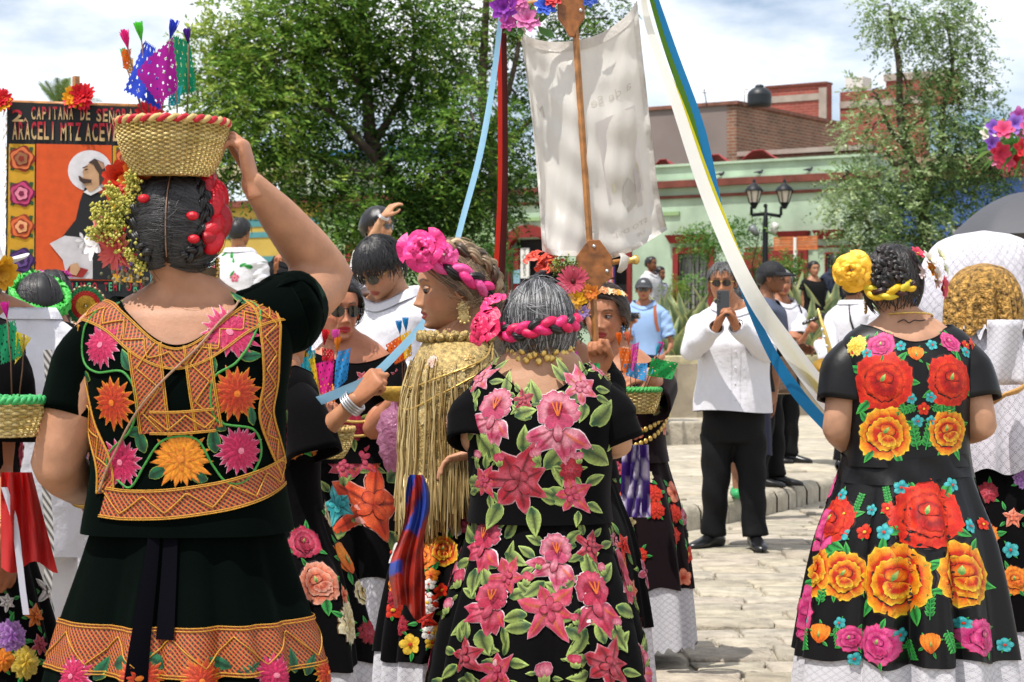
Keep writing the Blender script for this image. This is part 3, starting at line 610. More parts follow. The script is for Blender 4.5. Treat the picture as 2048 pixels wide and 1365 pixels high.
# ------------------------------------------------------------------ lamp post with two lanterns
D = 33.0; b = W(1530, 660, D); b.z = .9; lp = empty('street_lamp', b); tag(lp, 'black iron lamp post with two lanterns and a pair of spotlights', 'street lamp')
def LP(px, py): return W(px, py, D) - b
k = MB(); k.tube([(0, 0, 0), (0, 0, .25), (0, 0, .3), LP(1530, 560), LP(1531, 440), LP(1532, 415)], [.09, .085, .055, .05, .042, .02], 10); k.tube([LP(1503, 431), LP(1531, 428), LP(1562, 433)], .028, 8); k.ell(LP(1531, 412), .035); k.build('post', m_iron, lp)
m_frost = mat('frosted_glass', h('#cfc4b4'), .25, spec=.5)
for px, s_ in ((1508, -1), (1569, 1)):
 o = LP(px, 433); k = MB(); e = LP(1503 if s_ < 0 else 1562, 431)
 k.tube([e, e + Vector((0, 0, .12)), o + Vector((0, 0, .16))], [.025, .025, .05], 8)
 prof = [(.03, .12), (.07, .2), (.085, .22)]; k.grid([[o + Vector((r * math.cos(t), r * math.sin(t), z)) for t in np.linspace(0, 2 * PI, 9)[:-1]] for r, z in prof], True)
 for t in np.linspace(0, 2 * PI, 7)[:-1]: k.tube([o + Vector((.075 * math.cos(t), .075 * math.sin(t), .21)), o + Vector((.125 * math.cos(t), .125 * math.sin(t), .40))], .008, 5)
 prof = [(.15, .40), (.15, .42), (.11, .47), (.05, .52), (.02, .54), (.028, .56), (.01, .6)]; k.grid([[o + Vector((r * math.cos(t), r * math.sin(t), z)) for t in np.linspace(0, 2 * PI, 13)[:-1]] for r, z in prof], True)
 ln = k.build('lantern', m_iron, lp); k = MB(); prof = [(.068, .215), (.115, .405)]; k.grid([[o + Vector((r * math.cos(t), r * math.sin(t), z)) for t in np.linspace(0, 2 * PI, 13)[:-1]] for r, z in prof], True); k.build('lamp_glass', m_frost, ln)
for px, py, s_ in ((1508, 462, -1), (1549, 458, 1)):
 k = MB(); o = LP(px, py); d = Vector((-.5 * (1 if s_ < 0 else -.2), -.3, .6)).normalized(); k.tube([o + d * .09, o - d * .04, o - d * .10], [.07, .065, .035], 4); k.tube([LP(1530, py + 8), o], .012, 6); k.build('spotlight', m_white if s_ > 0 else mat('spot_grey', h('#8b8f92'), .4, metal=.4), lp)
# ================================================================== people library
def skinmat(key, c): return mat('skin_' + key, h(c), .52, spec=.35, attr=True, var=(19, .15), bump=(110, .35, .002), sss=.12)
m_black_velvet = mat('black_velvet', (.0035, .0032, .0038), .9, spec=.05, sheen=.03, var=(6, .2), bump=(60, .1))
m_green_velvet = mat('green_velvet', (.0008, .0022, .0016), .9, spec=.03, sheen=.02, sheen_col=(.35, .8, .6), var=(5, .25), bump=(60, .1))
m_wine_velvet = mat('wine_velvet', (.008, .003, .0045), .88, spec=.12, sheen=.08, var=(6, .2))
m_black_satin = mat('black_satin', (.005, .0048, .0055), .42, spec=.26, var=(8, .15), bump=(14, .25, .01))
m_white_shirt = mat('white_shirt', h('#cfced4'), .8, bump=(9, .6, .03), var=(5, .04))
m_black_cloth = mat('black_cloth', h('#0e0e10'), .8, spec=.2, bump=(12, .35, .02))
m_shoe = mat('black_leather', h('#111113'), .3, spec=.5)
m_thread = mat('embroidery', rough=.5, spec=.35, attr=True, var=(170, .22), bump=(420, .5, .003))
m_gold = mat('gold', h('#d9b768'), .35, metal=.75, bump=(160, .5, .003))
m_silver = mat('silver', h('#c9c9cc'), .3, metal=.8)
m_lens = mat('dark_lens', h('#15120f'), .08, spec=.8)
def lacemat(name, c1, c2, sc, kind=0):
 if name in _mats: return _mats[name]
 m = bpy.data.materials.new(name); m.use_nodes = True; n = m.node_tree; L = n.links.new; b = n.nodes['Principled BSDF']; b.inputs['Roughness'].default_value = .85; b.inputs['Specular IOR Level'].default_value = .2
 uv = n.nodes.new('ShaderNodeUVMap'); sx = n.nodes.new('ShaderNodeSeparateXYZ'); L(uv.outputs[0], sx.inputs[0])
 def mth(op, a, b_=None):
  q = n.nodes.new('ShaderNodeMath'); q.operation = op
  for i, v in enumerate((a, b_)):
   if v is None: continue
   if isinstance(v, (int, float)): q.inputs[i].default_value = v
   else: L(v, q.inputs[i])
  return q.outputs[0]
 u, v = mth('MULTIPLY', sx.outputs[0], sc), mth('MULTIPLY', sx.outputs[1], sc)
 p, q = mth('ADD', u, v), mth('SUBTRACT', u, v)
 dx = mth('ABSOLUTE', mth('SUBTRACT', mth('FRACT', p), .5)); dy = mth('ABSOLUTE', mth('SUBTRACT', mth('FRACT', q), .5))
 edge = mth('GREATER_THAN', mth('MAXIMUM', dx, dy), .40)
 fx = mth('ABSOLUTE', mth('SUBTRACT', mth('FRACT', mth('MULTIPLY', p, 4.0)), .5)); fy = mth('ABSOLUTE', mth('SUBTRACT', mth('FRACT', mth('MULTIPLY', q, 4.0)), .5))
 hole = mth('MULTIPLY', mth('LESS_THAN', mth('MAXIMUM', fx, fy), .30), edge)
 vo = n.nodes.new('ShaderNodeTexVoronoi'); vo.inputs['Scale'].default_value = sc * 3.2; L(uv.outputs[0], vo.inputs['Vector']); spot = mth('LESS_THAN', vo.outputs['Distance'], .22)
 mask = mth('MAXIMUM', hole, mth('MULTIPLY', spot, .45)) if kind == 0 else spot
 mx = n.nodes.new('ShaderNodeMixRGB'); mx.inputs[1].default_value = (*c1, 1); mx.inputs[2].default_value = (*c2, 1); L(mask, mx.inputs[0]); L(mx.outputs[0], b.inputs['Base Color'])
 bp = n.nodes.new('ShaderNodeBump'); bp.invert = True; bp.inputs['Strength'].default_value = .5; bp.inputs['Distance'].default_value = .004; L(mask, bp.inputs['Height']); L(bp.outputs[0], b.inputs['Normal'])
 _mats[name] = m; return m
m_lace = lacemat('white_lace', h('#cfccd4'), h('#68646f'), 24); m_lace_fine = lacemat('petticoat_lace', h('#cdccd2'), h('#85838e'), 42)
def netmat():
 """chain-stitch net: red and yellow diagonals over the velvet, by UV in metres"""
 m = bpy.data.materials.new('net_stitch'); m.use_nodes = True; n = m.node_tree; L = n.links.new; b = n.nodes['Principled BSDF']; b.inputs['Roughness'].default_value = .6
 uv = n.nodes.new('ShaderNodeUVMap'); sx = n.nodes.new('ShaderNodeSeparateXYZ'); nz = n.nodes.new('ShaderNodeTexNoise'); nz.inputs['Scale'].default_value = 60
 L(uv.outputs[0], nz.inputs['Vector']); L(uv.outputs[0], sx.inputs[0])
 def mth(op, a, b_=None):
  q = n.nodes.new('ShaderNodeMath'); q.operation = op
  for i, v in enumerate((a, b_)):
   if v is None: continue
   if isinstance(v, (int, float)): q.inputs[i].default_value = v
   else: L(v, q.inputs[i])
  return q.outputs[0]
 w = mth('MULTIPLY', nz.outputs['Fac'], .45); p = mth('ADD', mth('MULTIPLY', mth('ADD', sx.outputs[0], sx.outputs[1]), 88), w); q = mth('ADD', mth('MULTIPLY', mth('SUBTRACT', sx.outputs[0], sx.outputs[1]), 88), w)
 ya = mth('LESS_THAN', mth('FRACT', p), .36); rb_ = mth('LESS_THAN', mth('FRACT', q), .54); ye = mth('LESS_THAN', mth('FRACT', mth('MULTIPLY', mth('ADD', p, q), 1.0)), .16)
 m1 = n.nodes.new('ShaderNodeMixRGB'); m1.inputs[1].default_value = (.012, .012, .01, 1); m1.inputs[2].default_value = (*h('#9c2614'), 1); L(rb_, m1.inputs[0])
 m2 = n.nodes.new('ShaderNodeMixRGB'); m2.inputs[2].default_value = (*h('#b06c22'), 1); L(m1.outputs[0], m2.inputs[1]); L(ya, m2.inputs[0])
 L(m2.outputs[0], b.inputs['Base Color']); bp = n.nodes.new('ShaderNodeBump'); bp.inputs['Strength'].default_value = .6; bp.inputs['Distance'].default_value = .003; L(mth('ADD', ya, rb_), bp.inputs['Height']); L(bp.outputs[0], b.inputs['Normal'])
 return m
m_net = netmat()
# ---------------- head
HZ = [-.108, -.104, -.095, -.082, -.062, -.04, -.015, .01, .035, .06, .085, .100, .106, .108]
HW = [.012, .026, .040, .050, .058, .065, .069, .071, .073, .072, .058, .036, .018, .004]
HF = [.050, .072, .083, .085, .087, .088, .088, .087, .090, .084, .064, .040, .020, .004]
HB = [-.03, -.02, .0, .025, .055, .075, .088, .097, .101, .098, .078, .050, .026, .006]
def head_mesh(nt_, nz_, skin, lip, brow, age=0.0, blush=.0):
 zs = np.concatenate([np.linspace(-.108, -.09, max(4, nz_ // 10)), np.linspace(-.09, .045, int(nz_ * .62))[1:], np.linspace(.045, .108, int(nz_ * .28))[1:]])
 a = np.linspace(-1, 1, nt_ + 1)[:-1]; th = PI * (0.45 * a + 0.55 * a ** 3)      # dense at the front
 Z, T = np.meshgrid(zs, th, indexing='ij'); w = pch(HZ, HW, Z); f = pch(HZ, HF, Z); b = pch(HZ, HB, Z)
 s, c = np.sin(T), np.cos(T); e = 2.25
 front = c > 0; x = w * np.sign(s) * np.abs(s) ** (2 / e); y = np.where(front, -f * np.abs(c) ** (2 / e), b * np.abs(c) ** (2 / 2.0))
 ga = lambda u, sg: np.exp(-(u / sg) ** 2)
 ff = np.clip(c, 0, 1) ** .5
 nh = pch([-.06, -.048, -.041, -.034, -.022, -.005, .012, .024], [0, .002, .015, .0245, .0175, .0105, .004, 0], Z); ns = pch([-.06, -.035, .0, .02], [.014, .0125, .0085, .010], Z)
 dy = nh * ga(x, ns) + .006 * (ga(x - .0145, .006) + ga(x + .0145, .006)) * ga(Z + .038, .007)
 ax_ = np.abs(x)
 dy -= .0105 * ga(ax_ - .030, .017) * ga(Z - .006, .0125); dy += .0045 * ga(ax_ - .028, .024) * ga(Z - .028, .009); dy += .0045 * ga(ax_ - .030, .011) * ga(Z - .005, .0075)
 dy += .004 * ga(ax_ - .040, .018) * ga(Z + .028, .02); dy += .006 * ga(x, .021) * ga(Z + .0575, .0065); dy += .0065 * ga(x, .019) * ga(Z + .0715, .0065); dy -= .0035 * ga(x, .023) * ga(Z + .0645, .0022); dy -= .004 * ga(x, .018) * ga(Z + .082, .006); dy += .0055 * ga(x, .019) * ga(Z + .096, .010)
 dy -= age * .003 * ga(ax_ - .027 - .012 * np.clip((-.04 - Z) / .03, 0, 1), .004) * ga(Z + .052, .017)
 y = y - dy * ff
 x = x * (1 + .02 * ga(Z + .02, .03))
 P = np.stack([x, y, Z], -1); sk = np.array(skin); C = np.ones(P.shape) * sk
 def blend(m_, col): nonlocal C; C = C * (1 - m_[..., None]) + np.array(col) * m_[..., None]
 fr = (c > 0.2).astype(float)
 blend(fr * .35 * ga(ax_ - .042, .018) * ga(Z + .03, .018) * (blush > 0), mixc(skin, (skin[0] * 1.1, skin[1] * .65, skin[2] * .6), 1))
 lm = np.clip(1.25 - (np.abs(x) / .0235) ** 2 - ((Z + .0645) / (.0115)) ** 2, 0, .25) * 4; blend(np.clip(fr * lm, 0, 1) * .9, lip)
 bm = ga(Z - (.0285 + .004 * np.clip((ax_ - .012) / .02, 0, 1) - .006 * np.clip((ax_ - .035) / .015, 0, 1)), .0032) * np.clip((ax_ - .010) / .006, 0, 1) * np.clip((.052 - ax_) / .008, 0, 1)
 blend(np.clip(fr * bm * 1.1, 0, 1) * .85, brow)
 em = ga(Z - .0085, .0032) * np.clip((ax_ - .015) / .004, 0, 1) * np.clip((.047 - ax_) / .004, 0, 1); blend(np.clip(fr * em, 0, 1) * .6, mixc(brow, skin, .15))
 return P, C
class Torso:
 """closed ring surface: controls (z, half width, half depth, y offset); theta 0 = front (-y)"""
 def __init__(s, ctrl, n=2.4, fold=0.0, seed=1, pleat=0, pleat_amp=0.0, zfold=(0, 1)):
  c = np.array(ctrl, float); s.z = c[:, 0]; s.a = c[:, 1]; s.b = c[:, 2]; s.yo = c[:, 3]; s.fa = Pch(s.z, s.a); s.fb = Pch(s.z, s.b); s.fy = Pch(s.z, s.yo); s.n = n; s.fold = fold; s.pleat = pleat; s.pa = pleat_amp; s.zf = zfold
  rg = random.Random(seed); s.ph = [(rg.uniform(0, 6.28), rg.uniform(.7, 1.3), rg.choice((2, 3, 4, 5, 7)), rg.uniform(3, 14)) for _ in range(7)]; s.pp = [(rg.uniform(0, 6.28), rg.uniform(.6, 1)) for _ in range(3)]
 def rad(s, th, z):
  a = s.fa(z); b = s.fb(z); S, C = np.abs(np.sin(th)), np.abs(np.cos(th))
  r = ((S / a) ** s.n + (C / b) ** s.n) ** (-1 / s.n)
  if s.fold:
   q = 0
   for p, k, m, kz in s.ph: q = q + k * np.sin(m * th + p + kz * z)
   r = r + s.fold * q / 3.5
  if s.pleat:
   t = np.clip((s.zf[1] - z) / (s.zf[1] - s.zf[0]), 0, 1); w = th + .10 * np.sin(3 * th + s.pp[0][0]) + .05 * np.sin(5 * th + s.pp[1][0])
   u = s.pleat * w + s.pp[2][0]; g_ = np.abs(np.cos(u * .5)) * 2 - 1.2; am = .65 + .35 * np.sin(2 * th + s.pp[0][0])
   r = r * (1 + s.pa * (.12 + t ** .8) * (g_ * am + .30 * np.cos((s.pleat * 2 - 3) * w + s.pp[1][0]) + .12 * np.cos(23 * w)))
  return r
 def pt(s, th, z, off=0.0):
  r = s.rad(th, z) + off; yo = s.fy(z)
  return np.stack(np.broadcast_arrays(r * np.sin(th), yo - r * np.cos(th), np.asarray(z, float)), -1)
 def grid(s, mb, z0, ztop, nt_=96, nz_=26, off=0.0, col=None, lap=None):
  th = np.linspace(-PI, PI, nt_ + 1)[:-1]; top = np.array([ztop(t) if callable(ztop) else ztop for t in th]); bot = np.array([z0(t) if callable(z0) else z0 for t in th])
  rows = []; uv = []
  for j in range(nz_ + 1):
   v = j / nz_; v = v + .12 * math.sin(2 * PI * v) * -.5 if False else v
   z = bot + (top - bot) * v; P = s.pt(th, z, off); rows.append([tuple(p) for p in P]); uv += [(t * .24, zz) for t, zz in zip(th, z)]
  mb.grid(rows, True, col, uv)
  return rows
class Garment:
 """finds surface coordinates for what is sewn on a garment"""
 def __init__(s, surf, M, yaw, z0, z1):
  s.s = surf; s.M = M; s.yaw = yaw; s.z0 = z0; s.z1 = z1; s.layer = 0
  s.thc = -yaw
 def locate(s, px, py):
  th = s.thc + np.linspace(-R(84), R(84), 169); D = s.M.translation.y - .15
  for _ in range(3):
   z = CH + (CY - py) / F * D - s.M.translation.z; z = min(max(z, s.z0), s.z1)
   P = s.s.pt(th, np.full(th.shape, z)); ca, sa = math.cos(s.yaw), math.sin(s.yaw)
   X = P[:, 0] * ca - P[:, 1] * sa + s.M.translation.x; Y = P[:, 0] * sa + P[:, 1] * ca + s.M.translation.y
   q = CX + X / Y * F; i = int(np.abs(q - px).argmin()); D = Y[i]
  return th[i], z
 def lay(s, th0, z0, pts, off):
  """2D points (u right, v up, metres) laid on the cloth round (th0, z0); returns 3D"""
  P = np.array(pts, float).reshape(-1, 2); e = .22 if s.s.pleat else .02; off = np.asarray(off) * (1.7 if s.s.pleat else 1)
  a = s.s.pt(np.array([th0 - e, th0 + e]), np.array([z0, z0])); k = np.linalg.norm(a[1] - a[0]) / (2 * e)
  a = s.s.pt(np.array([th0, th0]), np.array([z0 - .01, z0 + .01])); kz = .02 / max(np.linalg.norm(a[1] - a[0]), .02)
  th = th0 + P[:, 0] / max(k, .05); z = z0 + P[:, 1] * kz
  return s.s.pt(th, z, np.asarray(off))
# ---------------- embroidery: petals laid on the cloth
def petal(L, Wd, a0, kind='pt', nl=7, nw=4, base=0.0, ruff=0.0, bend=0.0, seed=0):
 """grid of (u,v), t along, e across(0 centre..1 edge)"""
 pts = []; T = []; E = []
 for j in range(nl + 1):
  t = j / nl
  if kind == 'pt': w = Wd * math.sin(PI * t ** .75) ** .9 * (1 - .15 * t) if 0 < t < 1 else (Wd * .16 if t == 0 else 0.0)
  elif kind == 'rd': w = Wd * (math.sin(PI * min(t, .999) ** 1.35) ** .5 if 0 < t < 1 else (.18 if t == 0 else .35))
  else: w = Wd * (.25 + .75 * t ** .6) * (1 if t < .85 else (1 - ((t - .85) / .15) ** 2 * .35))
  for i in range(nw + 1):
   q = i / nw * 2 - 1; rr = 1 + ruff * math.sin(9 * t + seed + 3 * q) * abs(q)
   ll = base + L * t
   if kind == 'fan': ll *= (1 - .14 * q * q) * (1 + ruff * math.sin(q * 7 + seed) * t)
   u = w * q * rr + bend * L * t * t; pts.append((ll * math.sin(a0) + u * math.cos(a0), ll * math.cos(a0) - u * math.sin(a0))); T.append(t); E.append(abs(q))
 return pts, T, E, nl, nw
class Motif:
 """collects sewn shapes; they are laid on the cloth together when done"""
 def __init__(s, g_): s.g = g_; s.q = {}; s.k = 0
 def _put(s, th, z, pts, off, faces, cols):
  L = s.q.setdefault((th, z), [[], [], [], []]); o = len(L[0]); L[0].extend(pts); L[1].extend(off); L[2].extend([tuple(i + o for i in f_) for f_ in faces]); L[3].extend(cols)
 def petal(s, th, z, cols, lift=.0, c0=(0, 0), edge=None, vein=None, ew=1.0, **kw):
  s.k += 1; jit = .00025 * (s.k % 4)
  if kw['L'] < .045: kw['nl'] = max(4, kw.get('nl', 7) - 3); kw['nw'] = min(kw.get('nw', 4), 4)
  if edge:
   k2 = dict(kw); k2['L'] = kw['L'] * (1 + .045 * ew); k2['Wd'] = kw['Wd'] * (1 + .13 * ew); k2['nw'] = 2 if kw.get('kind') != 'fan' else kw.get('nw', 4); pts, T, E, nl, nw = petal(**k2); n = nw + 1; b = -.02 * kw['L']; sa, ca = math.sin(kw['a0']) * b, math.cos(kw['a0']) * b
   s._put(th, z, [(u + c0[0] + sa, v + c0[1] + ca) for u, v in pts], [.0007 + lift * .6 + jit] * len(pts), [(j * n + i, (j + 1) * n + i, (j + 1) * n + i + 1, j * n + i + 1) for j in range(nl) for i in range(nw)], [edge] * len(pts))
  pts, T, E, nl, nw = petal(**kw); n = nw + 1; C = []; stk = [.72 + .45 * ((i * 7919 + s.k * 104729) % 97) / 97 for i in range(n)]
  off = [.0021 + lift * .6 + jit + .0007 * (1 - e * e) * math.sin(PI * min(max(t, .08), .92)) for t, e in zip(T, E)]
  for t, e in zip(T, E):
   x = min(t, .9999) * (len(cols) - 1); i = int(x); f_ = x - i; f_ = min(max((f_ - .28) / .44, 0), 1); c = mixc(cols[i], cols[min(i + 1, len(cols) - 1)], f_)
   if vein and e < .1 and .05 < t < .85: c = mixc(c, vein, .9)
   if e > .9: c = mixc(c, cols[-1], .45)
   C.append(tuple(v * stk[len(C) % n] for v in c))
  s._put(th, z, [(u + c0[0], v + c0[1]) for u, v in pts], off, [(j * n + i, (j + 1) * n + i, (j + 1) * n + i + 1, j * n + i + 1) for j in range(nl) for i in range(nw)], C)
 def line(s, th, z, pts2, w, col, lift=.001):
  Q = spline([(a, b) for a, b in pts2], 7); P = []; m = len(Q)
  for i in range(m):
   d = Q[min(i + 1, m - 1)] - Q[max(i - 1, 0)]; d = d / (np.linalg.norm(d) + 1e-9); n_ = np.array((-d[1], d[0])) * w; P += [tuple(Q[i] + n_), tuple(Q[i] - n_)]
  s._put(th, z, P, [.0018 + lift] * (2 * m), [(2 * i, 2 * i + 1, 2 * i + 3, 2 * i + 2) for i in range(m - 1)], [col] * (2 * m))
 def disc(s, th, z, r, col, lift=.004, c0=(0, 0), n=10):
  s._put(th, z, [c0] + [(c0[0] + r * math.cos(2 * PI * i / n), c0[1] + r * math.sin(2 * PI * i / n)) for i in range(n)], [lift + .0015] + [lift] * n, [(0, 1 + i, 1 + (i + 1) % n) for i in range(n)], [col] * (n + 1))
 def done(s, name, parent, m=None):
  mb = MB()
  for (th, z), (pts, off, fs, C) in s.q.items(): mb.add(s.g.lay(th, z, pts, np.array(off)).tolist(), fs, C)
  if mb.v: return mb.build(name, m or m_thread, parent)
W_ = (.78, .74, .74); GRN = h('#2f7d3a'); OLV = h('#7a8a45'); DGR = h('#1f4a2c'); LIM = h('#a9c06a')
PINK = [h('#8f1030'), h('#c05068'), h('#b02848'), h('#a01c3c')]; LPK = [h('#96183a'), h('#cf8494'), h('#b43e62'), h('#a62a50')]; RED = [h('#5c0a16'), h('#b04858'), h('#9a1428'), h('#8c1022')]
PAL = {'red': [h('#8f0f10'), h('#c01c12'), h('#d63a16'), h('#b5150f')], 'yel': [h('#b81e10'), h('#c22c10'), h('#de8418'), h('#e6c634')], 'mag': [h('#a51a5e'), h('#c22a72'), h('#d2558c'), h('#c9366f')], 'org': [h('#c24a12'), h('#dd6a18'), h('#e98c2a'), h('#e07a20')], 'pnk': PINK, 'lpk': LPK, 'drd': RED,
 'pea': [h('#b5452a'), h('#d4694a'), h('#e08e70'), h('#eab09a')], 'pur': [h('#4a1f63'), h('#7a3a92'), h('#a06ab5'), h('#c39ad0')], 'cre': [h('#a07a3a'), h('#cbb06a'), h('#e0d2a0'), h('#e8e2c8')], 'yl2': [h('#b8860f'), h('#d9a81f'), h('#e8c545'), h('#efd873')], 'tea': [h('#0e6a73'), h('#1a8f97'), h('#4fb3b5'), h('#9ad2cf')], 'wht': [h('#b5b0a8'), h('#d8d4cc'), h('#e8e5df'), h('#efece8')], 'blu': [h('#1f5fa8'), h('#3c86cc'), h('#79b2de'), h('#b0d3ea')]}
def flower(mo, th, z, r, kind, pal, rot=0.0, seed=0):
 P = PAL[pal] if isinstance(pal, str) else pal; rg = random.Random(seed * 7 + int(r * 1e4)); dk = (.02, .008, .008)
 if kind == 'daisy':
  n = 15
  for lay_, (q, w, nn) in enumerate(((1.0, .15, n), (.78, .13, n), (.45, .10, 9))):
   for i in range(nn): mo.petal(th, z, [P[0], P[1], P[1], P[2]] if lay_ < 2 else [P[0], P[1], P[0]], lift=lay_ * .0018, edge=P[3], kind='pt', L=r * q * rg.uniform(.9, 1.05), Wd=r * w, a0=rot + 2 * PI * (i + .5 * lay_) / nn, nl=5, nw=4)
  mo.disc(th, z, r * .12, mixc(P[0], P[3], .35), .007)
 elif kind == 'rose':
  nn = 7
  for i in range(nn): mo.petal(th, z, [P[0], P[0], P[0], P[0], P[1], P[2], P[3]] if pal != 'red' else [P[0], P[0], P[0], P[0], P[2], P[1], P[2]], edge=dk, ew=1.5, kind='fan', L=r * rg.uniform(.92, 1.06), Wd=r * .50, a0=rot + 2 * PI * i / nn, ruff=.05, seed=i, nl=9, nw=6)
  for i in range(5): mo.petal(th, z, [P[0], P[0], P[0], P[1], P[2], P[3]], lift=.0028, edge=dk, ew=1.5, kind='fan', L=r * rg.uniform(.6, .68), Wd=r * .40, a0=rot + .4 + 2 * PI * i / 5, ruff=.06, seed=i + 3, nl=8, nw=6)
  for i in range(5): mo.petal(th, z, [P[2], P[0], P[3]], lift=.0055, c0=(r * .05, -r * .05), edge=dk, kind='rd', L=r * (.46 - .03 * i), Wd=r * .15, a0=rot + PI + (i - 2) * .5, nl=5, nw=4)
  for i in range(3): mo.petal(th, z, [P[1], P[2], P[0]], lift=.0065, c0=(0, 0), edge=dk, kind='rd', L=r * .36, Wd=r * .15, a0=rot + (i - 1) * .7, nl=5, nw=4)
  mo.petal(th, z, [GRN, LIM], lift=.009, c0=(-r * .08, r * .02), kind='pt', L=r * .3, Wd=r * .075, a0=rot + .3, nl=4, nw=2)
 elif kind == 'orchid':
  ed = (.85, .72, .74)
  for i, a in enumerate((2.25, -2.25, 3.0, 2.75, -1.75)[:4 if seed % 2 else 5]): mo.petal(th, z, [P[0], P[1], P[2], P[1]], edge=ed, vein=h('#7d1020') if i else h('#c05a20'), kind='pt', L=r * rg.uniform(.75, 1.0), Wd=r * .23, a0=rot + a, c0=(0, -r * .02), ruff=.12, seed=i, nl=7, nw=6)
  for i in range(7): mo.petal(th, z, [P[0], P[0], P[1], P[2]], lift=.002, edge=ed, kind='fan', L=r * .52, Wd=r * .23, a0=rot + (i - 3) * .62, c0=(0, r * .42), ruff=.07, seed=i, nl=5, nw=4)
  for a in (-.75, 0, .75): mo.petal(th, z, [P[0], P[2], P[2]], lift=.004, edge=ed, kind='rd', L=r * .42, Wd=r * .17, a0=rot + PI + a, c0=(0, r * .36), nl=5, nw=4)
  mo.petal(th, z, [P[2], P[1], P[0]], lift=.0055, edge=(.1, .01, .02), kind='rd', L=r * .5, Wd=r * .11, a0=rot + PI + .1, c0=(0, r * .18), nl=5, nw=4)
  for a in (-.35, 0, .35): mo.line(th, z, [(0, r * .32), (math.sin(a) * r * .2, r * .5), (math.sin(a) * r * .34, r * .66)], r * .018, h('#c8641c'), .009)
 elif kind == 'lily':
  n = 5 + seed % 3; ed = mixc(P[1], W_, .35)
  for i in range(n): mo.petal(th, z, [P[0], P[1], P[2], P[1]], edge=ed, vein=h('#a8551c') if pal in ('lpk', 'pnk') else mixc(P[0], (.02, 0, 0), .5), kind='pt', bend=rg.uniform(-.16, .16), L=r * rg.uniform(.72, 1.12), Wd=r * rg.uniform(.21, .28), a0=rot + 2 * PI * i / n, ruff=.20, seed=i, nl=9, nw=6)
  for i in range(4): mo.petal(th, z, [P[0], P[1], P[2]], lift=.004, edge=mixc(P[0], dk, .7), kind='rd', L=r * rg.uniform(.28, .42), Wd=r * .13, a0=rot + .5 + 1.7 * i, nl=4, nw=4)
 elif kind == 'small':
  for i in range(5): mo.petal(th, z, [P[0], P[1], P[2], P[1]], kind='rd', L=r, Wd=r * .42, a0=rot + 2 * PI * i / 5, nl=4, nw=4)
  mo.disc(th, z, r * .2, h('#c23a22') if pal != 'red' else h('#e0b030'), .005, n=6)
 elif kind == 'bud':
  for a in (-.35, .35, 0): mo.petal(th, z, [P[0], P[1], P[3]], edge=mixc(P[3], W_, .5), kind='rd', L=r * 1.25, Wd=r * .42, a0=rot + a, c0=(0, -r * .3), lift=.001, nl=5, nw=4)
  for a in (-.6, .6, 0): mo.petal(th, z, [DGR, OLV, LIM], lift=.003, kind='pt', L=r * .8, Wd=r * .25, a0=rot + a, c0=(0, -r * .7), nl=4, nw=2)
 elif kind == 'tulip':
  for a in (-.55, .55, -.2, .2, 0): mo.petal(th, z, [P[0], P[1], P[2], P[3]], edge=dk, kind='rd', L=r * 1.7, Wd=r * .45, a0=rot + a * .8, c0=(0, -r * .8), lift=.002 if abs(a) < .3 else 0, nl=6, nw=4)
  mo.petal(th, z, [GRN, LIM], lift=.006, kind='pt', L=r * .6, Wd=r * .12, a0=rot, c0=(0, -r * .3), nl=4, nw=2)
 elif kind == 'carn':
  for ly, (q, n) in enumerate(((1, 9), (.72, 7), (.42, 5))):
   for i in range(n): mo.petal(th, z, [P[0], P[1], P[2], P[3]], lift=.002 * ly, edge=mixc(P[0], dk, .4), kind='fan', L=r * q, Wd=r * q * .36, a0=rot + 2 * PI * (i + .5 * ly) / n, ruff=.08, seed=i, nl=4, nw=4)
LEAFP = {'olive': ([DGR, OLV, LIM], LIM, h('#26361a')), 'green': ([h('#14602c'), h('#2f9a45'), h('#4fb04a')], None, h('#0d3d1e')), 'dark': ([h('#0b3d26'), h('#12603c'), h('#1b7048')], h('#9cb24a'), h('#0a2a18')), 'mix': ([h('#1d5a2a'), h('#4f8a3a'), h('#8aa850')], h('#a8b868'), DGR)}
def leaf(mo, th, z, L, a, style='olive', bend=.0, c0=(0, 0), wd=.24):
 P, e, v = LEAFP[style]; mo.petal(th, z, P, lift=-.0008, edge=e, vein=v, kind='pt', L=L, Wd=L * wd, a0=a, bend=bend, c0=c0, nl=6, nw=4)
